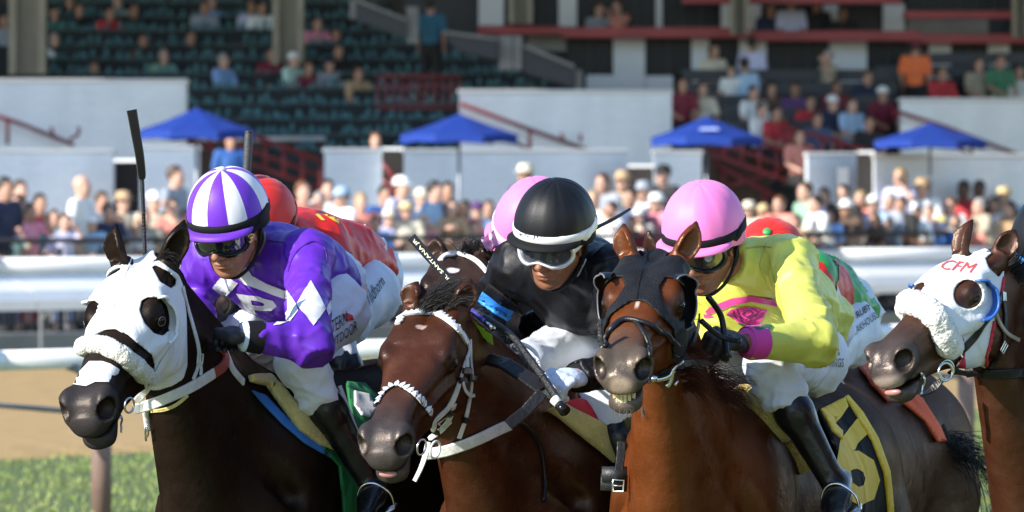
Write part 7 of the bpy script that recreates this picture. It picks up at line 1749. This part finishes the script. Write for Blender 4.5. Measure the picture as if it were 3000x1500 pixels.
CROWD = [  # label, x, y, row, pose, yaw, top, legs, hair, hat, hat colour, skin, long, glasses
 ('dark haired man in a navy shirt cut by the left picture edge', 16, 552, 0, 'stand', .9, 'navy', 'black', 'dark', None, 0, 1),
 ('dark haired woman in a pink shirt leaning on the fence', 88, 622, 0, 'lean', .8, 'pink', 'maroon', 'dark', None, 0, 1, True),
 ('person with short brown hair behind the woman in pink', 52, 600, 1, 'lean', -.5, 'maroon', 'black', 'brown', None, 0, 0),
 ('person in a turquoise shirt half hidden behind the woman in pink', 158, 640, .6, 'cross', .3, 'cyan', 'jeans', 'brown', None, 0, 0),
 ('bald man in a white polo shirt standing in profile', 241, 547, .2, 'stand', 1.25, 'white', 'beige', None, None, 0, 0),
 ('brown haired man in a grey blue shirt beside the bald man', 300, 590, .6, 'cross', .7, 'grey', 'jeans', 'brown', None, 0, 1),
 ('boy in a navy shirt with folded arms at the fence', 318, 622, 0, 'cross', .5, 'navy', 'black', 'dark', None, 0, 1),
 ('person in a white cap left of the purple cap', 452, 590, .4, 'lean', .4, 'cream', 'khaki', 'brown', 'cap', 'white', 0),
 ('brown haired boy in grey standing tall above the rest', 516, 517, 2.4, 'stand', 1.1, 'grey', 'jeans', 'brown', None, 0, 0),
 ('person in pale pink under the tall brown haired boy', 505, 610, 0, 'clap', .3, 'coral', 'beige', 'brown', None, 0, 0),
 ('woman with long hair in beige beside the black ear', 425, 640, 0, 'lean', .2, 'beige', 'brown', 'brown', None, 0, 1, True),
 ('person with reddish hair right of the red cap', 888, 562, 1.2, 'stand', .6, 'coral', 'jeans', 'red', None, 0, 0),
 ('grey haired person in light blue behind the red jockey', 935, 590, 1.6, 'stand', -.3, 'ltblue', 'jeans', 'grey', None, 0, 0),
 ('clapping man in a white shirt and light blue cap', 1000, 578, .3, 'clap', -.9, 'white', 'jeans', 'brown', 'cap', 'ltblue', 0),
 ('dark haired child at the fence left of the straw hat', 1100, 655, 0, 'lean', .2, 'skyblue', 'jeans', 'dark', None, 0, 1),
 ('man in a royal blue jacket behind the white cap', 1128, 572, 2.0, 'stand', .5, 'blue', 'black', 'dark', None, 0, 1),
 ('man in a white baseball cap and white shirt facing right', 1178, 548, .7, 'stand', 1.0, 'lav', 'jeans', 'brown', 'cap', 'white', 0),
 ('person in a straw hat and cream top at the fence', 1190, 618, 0, 'cross', .2, 'cream', 'khaki', 'brown', 'brim', 'straw', 0),
 ('tall dark haired man in a light blue shirt facing right', 1276, 560, .6, 'stand', 1.0, 'ltblue', 'jeans', 'dark', None, 0, 0),
 ('person with dark hair close behind the tall man in light blue', 1312, 562, 1.6, 'stand', .2, 'black', 'black', 'dark', None, 0, 1),
 ('woman with long brown hair in a tan top, left of the pink cap', 1322, 610, .2, 'lean', .5, 'tan', 'jeans', 'brown', None, 0, 0, True),
 ('dark haired person in orange brown beside the pink cap', 1362, 612, .5, 'cross', -.2, 'coral', 'brown', 'dark', None, 0, 1),
 ('person in a light blue shirt and purple cap near the pink cap', 1398, 618, .9, 'lean', .1, 'skyblue', 'jeans', 'dark', 'cap', 'purple', 0),
 ('person in a green top behind the first pink cap', 1432, 612, 1.8, 'stand', .1, 'green', 'jeans', 'brown', None, 0, 1),
 ('man in a cream cowboy hat and dark purple shirt', 1538, 512, 3.4, 'stand', .4, 'purple', 'black', 'brown', 'brim', 'cream', 1),
 ('woman with long brown hair right of the black cap', 1764, 537, 2.0, 'stand', .3, 'grey', 'brown', 'brown', None, 0, 0, True),
 ('person in a tan sun hat right of the long haired woman', 1824, 532, 2.4, 'stand', .2, 'beige', 'brown', 'brown', 'brim', 'tan', 0),
 ('person in a grey brimmed hat below the dark capped man', 1885, 562, 1.2, 'stand', -.2, 'white', 'khaki', 'grey', 'brim', 'grey', 0),
 ('man in a dark cap and black shirt standing highest at right of centre', 1942, 512, 2.8, 'stand', .5, 'black', 'black', 'dark', 'cap', 'black', 0),
 ('person in a round white hat beside the second pink cap', 1922, 595, .4, 'lean', -.3, 'pink', 'jeans', 'brown', 'brim', 'white', 0),
 ('dark haired person in blue behind the white shirts', 1848, 580, 1.0, 'cross', .4, 'jeans', 'black', 'dark', None, 0, 1),
 ('person in a white shirt at the fence near the whip tip', 1790, 615, .2, 'lean', .7, 'white', 'jeans', 'dark', None, 0, 1),
 ('woman in beige behind the whip tip', 1738, 585, 1.0, 'stand', 0, 'cream', 'khaki', 'blond', None, 0, 0, True),
 ('person in maroon low at the fence near the chestnut ear', 1850, 655, 0, 'lean', .1, 'maroon', 'black', 'dark', None, 0, 1),
 ('person in a cream bucket hat right of the second pink cap', 2194, 615, .9, 'cross', .2, 'cream', 'khaki', None, 'brim', 'cream', 0),
 ('person in a straw cap beside the cream bucket hat', 2236, 622, 1.4, 'stand', -.2, 'tan', 'khaki', 'brown', 'cap', 'straw', 0),
 ('red haired person above the red cap with the green button', 2282, 600, .6, 'stand', .4, 'coral', 'jeans', 'red', None, 0, 0),
 ('man in a sage green shirt turned away behind the white shirt', 2358, 562, 1.0, 'stand', .8, 'sage', 'khaki', 'brown', None, 0, 0),
 ('dark haired man in a white shirt with his forearm along the fence', 2388, 598, .2, 'lean', .9, 'white', 'jeans', 'dark', None, 0, 0),
 ('dark haired child in blue beside the white shirted man', 2428, 632, .1, 'cross', .3, 'skyblue', 'jeans', 'dark', None, 0, 1),
 ('person in a dark top holding a white hat at the chest', 2470, 568, 1.0, 'cross', .2, 'black', 'jeans', 'dark', None, 0, 0),
 ('white sun hat wearer right of the child in blue', 2478, 612, .2, 'lean', .3, 'brown', 'khaki', 'dark', 'brim', 'white', 1),
 ('long haired woman in brown leaning low on the fence', 2562, 645, 0, 'lean', .7, 'brown', 'black', 'brown', None, 0, 1, True),
 ('bare armed person in cream beside the low leaning woman', 2502, 668, 0, 'lean', .4, 'cream', 'cream', 'brown', None, 0, 0),
 ('man with grey hair and dark tee near the blond woman', 2606, 590, .8, 'stand', .6, 'grey', 'jeans', 'grey', None, 0, 0),
 ('blond woman in sunglasses standing high behind the crowd', 2636, 520, 3.0, 'raise', .3, 'lav', 'jeans', 'blond', None, 0, 0, True, True),
 ('man in a black tee shirt in front of the blond woman', 2640, 600, .3, 'lean', .5, 'black', 'jeans', 'dark', None, 0, 1),
 ('black haired person in white with a folded cloth', 2688, 628, 0, 'cross', .3, 'white', 'jeans', 'dark', None, 0, 1),
 ('person in a tan hat behind the black haired person', 2702, 552, 2.2, 'stand', -.2, 'white', 'khaki', 'brown', 'brim', 'tan', 0),
 ('brown haired person right of the black haired person in white', 2722, 622, .4, 'lean', .2, 'skyblue', 'jeans', 'brown', None, 0, 0),
 ('person in a yellow hat low at the fence', 2757, 655, 0, 'lean', .3, 'blue', 'jeans', 'brown', 'brim', 'yellow', 0),
 ('child in a red shirt standing far back against the white wall', 2822, 556, 2.6, 'stand', .3, 'red', 'black', 'dark', None, 0, 3),
 ('dark haired child in black standing far back against the white wall', 2868, 555, 2.7, 'stand', .2, 'black', 'black', 'dark', None, 0, 3),
 ('grey haired man in a beige shirt above the brown horse ear', 2868, 605, .5, 'lean', .9, 'beige', 'khaki', 'grey', None, 0, 0),
 ('woman with long dark hair in a sleeveless top at far right', 2956, 612, .4, 'lean', .7, 'tan', 'brown', 'dark', None, 0, 0, True),
 ('person in a lavender shirt low at the fence left of the bald man', 190, 650, .1, 'lean', .4, 'lav', 'jeans', 'brown', None, 0, 0),
 ('man in a dark maroon shirt between the turquoise shirt and the left edge', 118, 596, 1.4, 'stand', .6, 'maroon', 'black', 'dark', None, 0, 1),
 ('fair haired child in white low at the fence under the white cap', 398, 668, 0, 'lean', .3, 'white', 'jeans', 'blond', None, 0, 0),
 ('person in a grey top bending low beside the boy in navy', 352, 655, .2, 'lean', .6, 'grey', 'khaki', 'brown', None, 0, 0),
 ('woman in a coral top low at the fence near the red cap', 545, 640, .1, 'lean', .2, 'coral', 'jeans', 'brown', None, 0, 1, True),
 ('person in white low at the fence right of the clapping man', 1046, 668, 0, 'lean', -.2, 'white', 'jeans', 'brown', None, 0, 1),
 ('person in a pink top low between the straw hat and the tan top', 1244, 655, 0, 'lean', .3, 'pink', 'jeans', 'blond', None, 0, 0),
 ('person in a cream top low at the fence beside the pink cap', 1390, 668, 0, 'lean', .2, 'cream', 'khaki', 'brown', None, 0, 0),
 ('fair man in a coral shirt low behind the yellow jockey', 2262, 655, .1, 'lean', .3, 'coral', 'khaki', 'brown', None, 0, 0),
 ('woman in a tan top low at the fence left of the child in blue', 2330, 650, .0, 'lean', .6, 'tan', 'jeans', 'brown', None, 0, 0, True),
 ('person in a grey top low at the fence below the black tee', 2600, 662, 0, 'lean', .4, 'grey', 'khaki', 'brown', None, 0, 0),
 ('woman in a beige sun top between the yellow hat and the grey hair', 2800, 650, .2, 'lean', .5, 'beige', 'jeans', 'brown', None, 0, 0, True),
 ('man in a white shirt far right behind the beige shirt', 2912, 600, 1.6, 'stand', .3, 'white', 'jeans', 'dark', None, 0, 1),
 ('person in a coral top low at the fence under the beige shirt', 2850, 665, 0, 'lean', .4, 'coral', 'jeans', 'dark', None, 0, 0),
 ('woman in a mint top low at the fence at far right', 2925, 668, 0, 'lean', .3, 'mint', 'jeans', 'blond', None, 0, 0, True),
 ('man in a white tee shirt behind the dark haired man at the left edge', 60, 560, 2.2, 'stand', .6, 'white', 'jeans', 'brown', None, 0, 0),
 ('woman in a cream top and tan hat behind the boy in navy', 362, 592, 1.6, 'stand', .5, 'cream', 'khaki', 'brown', 'brim', 'tan', 0),
 ('person in a white cap low between the navy boy and the black ear', 268, 655, 0, 'lean', .4, 'ltblue', 'jeans', 'brown', 'cap', 'white', 0),
 ('person in mint low at the fence at the left picture edge', 30, 668, 0, 'lean', .5, 'mint', 'jeans', 'blond', None, 0, 0),
 ('person in a white shirt behind the red cap on the right', 960, 556, 2.4, 'stand', .3, 'white', 'jeans', 'dark', None, 0, 0),
 ('woman in a coral top behind the clapping man', 1058, 592, 1.4, 'stand', .3, 'coral', 'jeans', 'blond', None, 0, 0, True),
 ('person in a cream hat low beside the dark haired child', 1140, 640, .3, 'lean', .3, 'lav', 'jeans', 'brown', 'brim', 'cream', 0),
 ('man in white behind the tall man in light blue', 1235, 580, 1.8, 'stand', .3, 'white', 'khaki', 'brown', 'cap', 'cream', 0),
 ('person in pink behind the woman in beige near the whip tip', 1712, 600, 1.8, 'stand', .2, 'pink', 'jeans', 'blond', None, 0, 0),
 ('person in a white cap low near the chestnut ear', 1872, 632, .3, 'lean', .3, 'cream', 'jeans', 'brown', 'cap', 'white', 0),
 ('woman in lavender right of the white shirted man', 2412, 575, 2.2, 'stand', .3, 'lav', 'jeans', 'brown', None, 0, 0, True),
 ('person in peach behind the white sun hat', 2520, 585, 1.8, 'stand', .3, 'coral', 'khaki', 'blond', None, 0, 0),
 ('man in a white cap between the blond woman and the sun hat', 2560, 596, 1.2, 'stand', .4, 'ltblue', 'jeans', 'brown', 'cap', 'white', 0),
 ('person in a white top right of the yellow hat', 2785, 602, 1.5, 'stand', .4, 'white', 'jeans', 'red', None, 0, 0),
 ('person in a straw hat behind the woman in the sleeveless top', 2940, 575, 2.4, 'stand', .4, 'cream', 'khaki', 'brown', 'brim', 'straw', 0),
 ('person in a light blue shirt at the right picture edge', 2994, 625, .8, 'stand', .3, 'ltblue', 'jeans', 'brown', 'cap', 'ltblue', 0),
]
STAND = [  # label, x, y, distance, pose, yaw, top, legs, hair, hat, hat colour, skin, long
 ('seated man in a dark shirt left of the red shirt', 232, 28, 126, 'sit', .4, 'black', 'khaki', 'dark', None, 0, 1),
 ('seated man in a bright red shirt high in the stand', 322, 38, 125.6, 'sit', .5, 'red', 'khaki', 'dark', None, 0, 1),
 ('seated person in black right of the red shirt', 392, 30, 126, 'sit', .3, 'black', 'black', 'dark', None, 0, 1),
 ('standing man in black behind the dark shirt at top left', 205, 5, 127, 'sit', 0, 'black', 'black', 'dark', None, 0, 1),
 ('seated person in brown beside the left column, leftmost', 68, 165, 122.6, 'sit', .2, 'brown', 'khaki', 'brown', None, 0, 0),
 ('seated person in dark brown beside the left column, right one', 108, 170, 122.4, 'sit', .2, 'brown', 'black', 'dark', None, 0, 1),
 ('seated person in a black top whose head shows above the tall left wall', 276, 200, 122, 'sit', .1, 'black', 'black', 'brown', None, 0, 1),
 ('seated person in a grey blue shirt left of the two white shirts', 600, 22, 126, 'sit', .2, 'grey', 'jeans', 'brown', None, 0, 1),
 ('seated person in a lavender shirt left of the beige column', 738, 20, 126, 'sit', -.2, 'lav', 'black', 'dark', None, 0, 1),
 ('seated person in a white shirt next to the beige column', 768, 24, 125.6, 'sit', .3, 'white', 'black', 'dark', None, 0, 1),
 ('seated person in pale blue at the top between the shirts', 622, 8, 127.4, 'sit', .1, 'skyblue', 'jeans', 'grey', None, 0, 0),
 ('man in a light blue shirt raising his hand to his face', 655, 178, 121.4, 'sit', .9, 'skyblue', 'tan', 'grey', None, 0, 0),
 ('person in dark clothes left of the white cap in the stand', 795, 160, 122, 'sit', .2, 'maroon', 'black', 'dark', None, 0, 1),
 ('man in a white cap and mint shirt leaning back in the stand', 860, 175, 121.4, 'sit', .9, 'mint', 'tan', 'grey', 'cap', 'white', 0),
 ('man in a dark shirt right of the mint shirt', 992, 150, 122, 'sit', .3, 'black', 'black', 'dark', None, 0, 1),
 ('seated person in tan clothes above the second red railing', 1050, 215, 120.6, 'sit', .6, 'tan', 'khaki', 'brown', None, 0, 1),
 ('seated person in beige behind the red shirt high in the stand', 345, 8, 127.2, 'sit', .3, 'beige', 'black', 'grey', None, 0, 0),
 ('seated person in dark green left of the first column top', 160, 40, 126, 'sit', .4, 'green', 'black', 'brown', None, 0, 1),
 ('seated person in grey at the top left corner of the stand', 12, 60, 125, 'sit', .2, 'grey', 'black', 'dark', None, 0, 1),
 ('seated person in dark clothes above the first blue umbrella', 560, 110, 124, 'sit', .3, 'black', 'black', 'dark', None, 0, 1),
 ('seated person in brown left of the light blue shirt', 420, 120, 124, 'sit', .2, 'brown', 'black', 'brown', None, 0, 1),
 ('seated woman in pink right of the beige column', 930, 70, 125, 'sit', .4, 'pink', 'black', 'brown', None, 0, 0, True),
 ('seated person in navy below the top rows right of the column', 985, 100, 124.4, 'sit', .2, 'navy', 'black', 'dark', None, 0, 1),
 ('seated person in grey with a cap near the tan clothes', 965, 188, 121.6, 'sit', .5, 'grey', 'khaki', 'brown', 'cap', 'navy', 0),
 ('seated person in white far left under the top rows', 160, 118, 124, 'sit', .4, 'white', 'jeans', 'grey', None, 0, 0),
 ('seated person in sage in the middle of the left stand', 480, 165, 122.6, 'sit', .5, 'sage', 'khaki', 'grey', None, 0, 0),
 ('seated person in dark maroon right of the mint shirt', 905, 200, 121.4, 'sit', .4, 'maroon', 'black', 'brown', None, 0, 1),
 ('seated person in cream above the third umbrella left', 2058, 262, 117.8, 'sit', .3, 'cream', 'black', 'brown', None, 0, 0),
 ('seated person in white below the lavender shirt', 2208, 272, 117.8, 'sit', .5, 'white', 'black', 'dark', None, 0, 0),
 ('seated person in red between the navy and purple clothes', 2375, 300, 117, 'sit', .2, 'red', 'black', 'dark', None, 0, 1),
 ('seated person in beige in the upper right seats by the green shirt', 2868, 190, 121, 'sit', .3, 'beige', 'black', 'brown', None, 0, 0),
 ('standing man in a blue shirt and dark trousers on the stair', 1262, 18, 120.5, 'stand', 2.9, 'teal', 'black', 'dark', None, 0, 1),
 ('person in a blue shirt behind the first umbrella', 676, 412, 108.5, 'stand', .3, 'blue', 'black', 'dark', None, 0, 1),
 ('head of a red haired person above the white pier', 1100, 412, 112, 'stand', .2, 'brown', 'black', 'red', None, 0, 0),
 ('person in grey on the balcony left of the other', 1755, 28, 125.45, 'raise', .6, 'grey', 'jeans', 'brown', None, 0, 0),
 ('person in pink brown on the balcony beside the grey shirt', 1808, 20, 125.45, 'raise', -.6, 'coral', 'jeans', 'brown', None, 0, 0),
 ('man in navy on the balcony left of the white shirt', 2258, 28, 125.45, 'stand', .3, 'navy', 'black', 'dark', None, 0, 1),
 ('man in a white shirt seen from behind on the balcony', 2318, 8, 125.45, 'stand', 3.0, 'lav', 'black', 'brown', None, 0, 0),
 ('man in black on the balcony right of the white shirt', 2392, 12, 125.45, 'stand', .2, 'black', 'black', 'dark', None, 0, 1),
 ('seated person in black on the balcony at the white panel', 2468, 40, 125.45, 'sit', .2, 'black', 'black', 'dark', None, 0, 2),
 ('woman in a white dress standing under the red beam', 2092, 150, 121.0, 'stand', .6, 'cream', 'cream', 'brown', None, 0, 1, True),
 ('child in white in front of the woman in the white dress', 2142, 212, 119.5, 'stand', .2, 'white', 'beige', 'blond', None, 0, 0),
 ('tall man in a lavender shirt pointing, under the red beam', 2206, 128, 121.2, 'stand', 2.6, 'lav', 'grey', 'dark', None, 0, 2),
 ('person in a light blue shirt in front of the lavender shirt', 2182, 190, 119.6, 'stand', 2.7, 'ltblue', 'jeans', 'dark', None, 0, 1),
 ('seated person in maroon left of the woman in white', 2000, 248, 117.6, 'sit', .2, 'maroon', 'black', 'dark', None, 0, 1),
 ('man in a beige shirt bending forward by the wide white panel', 2425, 168, 120.8, 'raise', -1.0, 'beige', 'khaki', 'grey', None, 0, 0),
 ('seated person in red brown below the bending man', 2450, 255, 118.6, 'sit', .3, 'maroon', 'black', 'dark', None, 0, 2),
 ('seated man in dark navy below the wide white panel', 2542, 228, 119.4, 'sit', .3, 'navy', 'black', 'brown', None, 0, 1),
 ('standing man in a bright orange shirt seen from behind', 2682, 140, 120.4, 'stand', 2.9, 'orange', 'black', 'dark', 'cap', 'maroon', 1),
 ('seated person in dark red right of the orange shirt', 2760, 215, 120.4, 'sit', .5, 'red', 'black', 'brown', None, 0, 1),
 ('seated person in a green shirt at the far right', 2930, 180, 120.8, 'sit', .4, 'green', 'khaki', 'dark', None, 0, 1),
 ('seated person in a white shirt behind the green shirt', 2985, 212, 121.4, 'sit', .3, 'white', 'khaki', 'brown', None, 0, 0),
 ('seated man in a white cap and navy shirt', 2440, 302, 116.6, 'sit', .6, 'navy', 'black', 'brown', 'cap', 'white', 0),
 ('seated person in a light blue shirt next to the navy shirt', 2496, 308, 116.6, 'sit', .6, 'ltblue', 'black', 'brown', None, 0, 0),
 ('person with a white cap in dark red at the right railing', 2586, 276, 117.6, 'sit', .4, 'maroon', 'black', 'brown', 'cap', 'white', 1),
 ('seated man in a white shirt above the third umbrella', 2232, 322, 116, 'sit', .7, 'white', 'black', 'brown', None, 0, 0),
 ('seated person in red beside the man in white', 2275, 332, 116, 'sit', .6, 'red', 'black', 'dark', None, 0, 1),
 ('small seated person in pink brown above the brown wall', 2342, 400, 114.6, 'sit', .3, 'coral', 'black', 'brown', None, 0, 0),
 ('seated person in blue left of the white cap', 2395, 350, 115.6, 'sit', .3, 'jeans', 'black', 'dark', None, 0, 1),
 ('seated person in dark clothes in the lower right seats', 2545, 360, 115.6, 'sit', .3, 'black', 'black', 'dark', None, 0, 1),
 ('seated person in brown below the tall man in lavender', 2260, 262, 118, 'sit', .3, 'brown', 'black', 'dark', None, 0, 1),
 ('seated person in purple in the middle of the right seats', 2330, 262, 118, 'sit', -.2, 'purple', 'black', 'dark', None, 0, 2),
]
if 'crowd' not in SKIP:
    for i, r in enumerate(CROWD):
        r = list(r)
        if r[4] == 'stand' and i % 4 == 2: r[4] = 'cross' if i % 8 == 2 else 'clap'
        if r[4] == 'lean' and i % 6 == 1: r[4] = 'raise'
        r = list(r) + [None] * (14 - len(r)); d = fence_d(r[1], r[3])
        if r[1] > 1500: r[5] = -abs(r[5]) - .25      # everyone watches the horses
        person(r[0], r[1], r[2], d, r[4], r[5], r[6], r[7], r[8], r[9], r[10] or 'white', r[11] or 0, bool(r[12]), bool(r[13]))
    for r in STAND:
        r = list(r) + [None] * (13 - len(r)); d = r[3]
        sit = r[4] == 'sit'; hz = px(r[1], r[2], d).z
        person(r[0], r[1], r[2], d, r[4], r[5], r[6], r[7], r[8], r[9], r[10] or 'white', r[11] or 0, bool(r[12]), False, base=hz - (1.26 if sit else 1.62) * (.72 if 'child' in r[0] else 1.0), group='spectators in the grandstand')
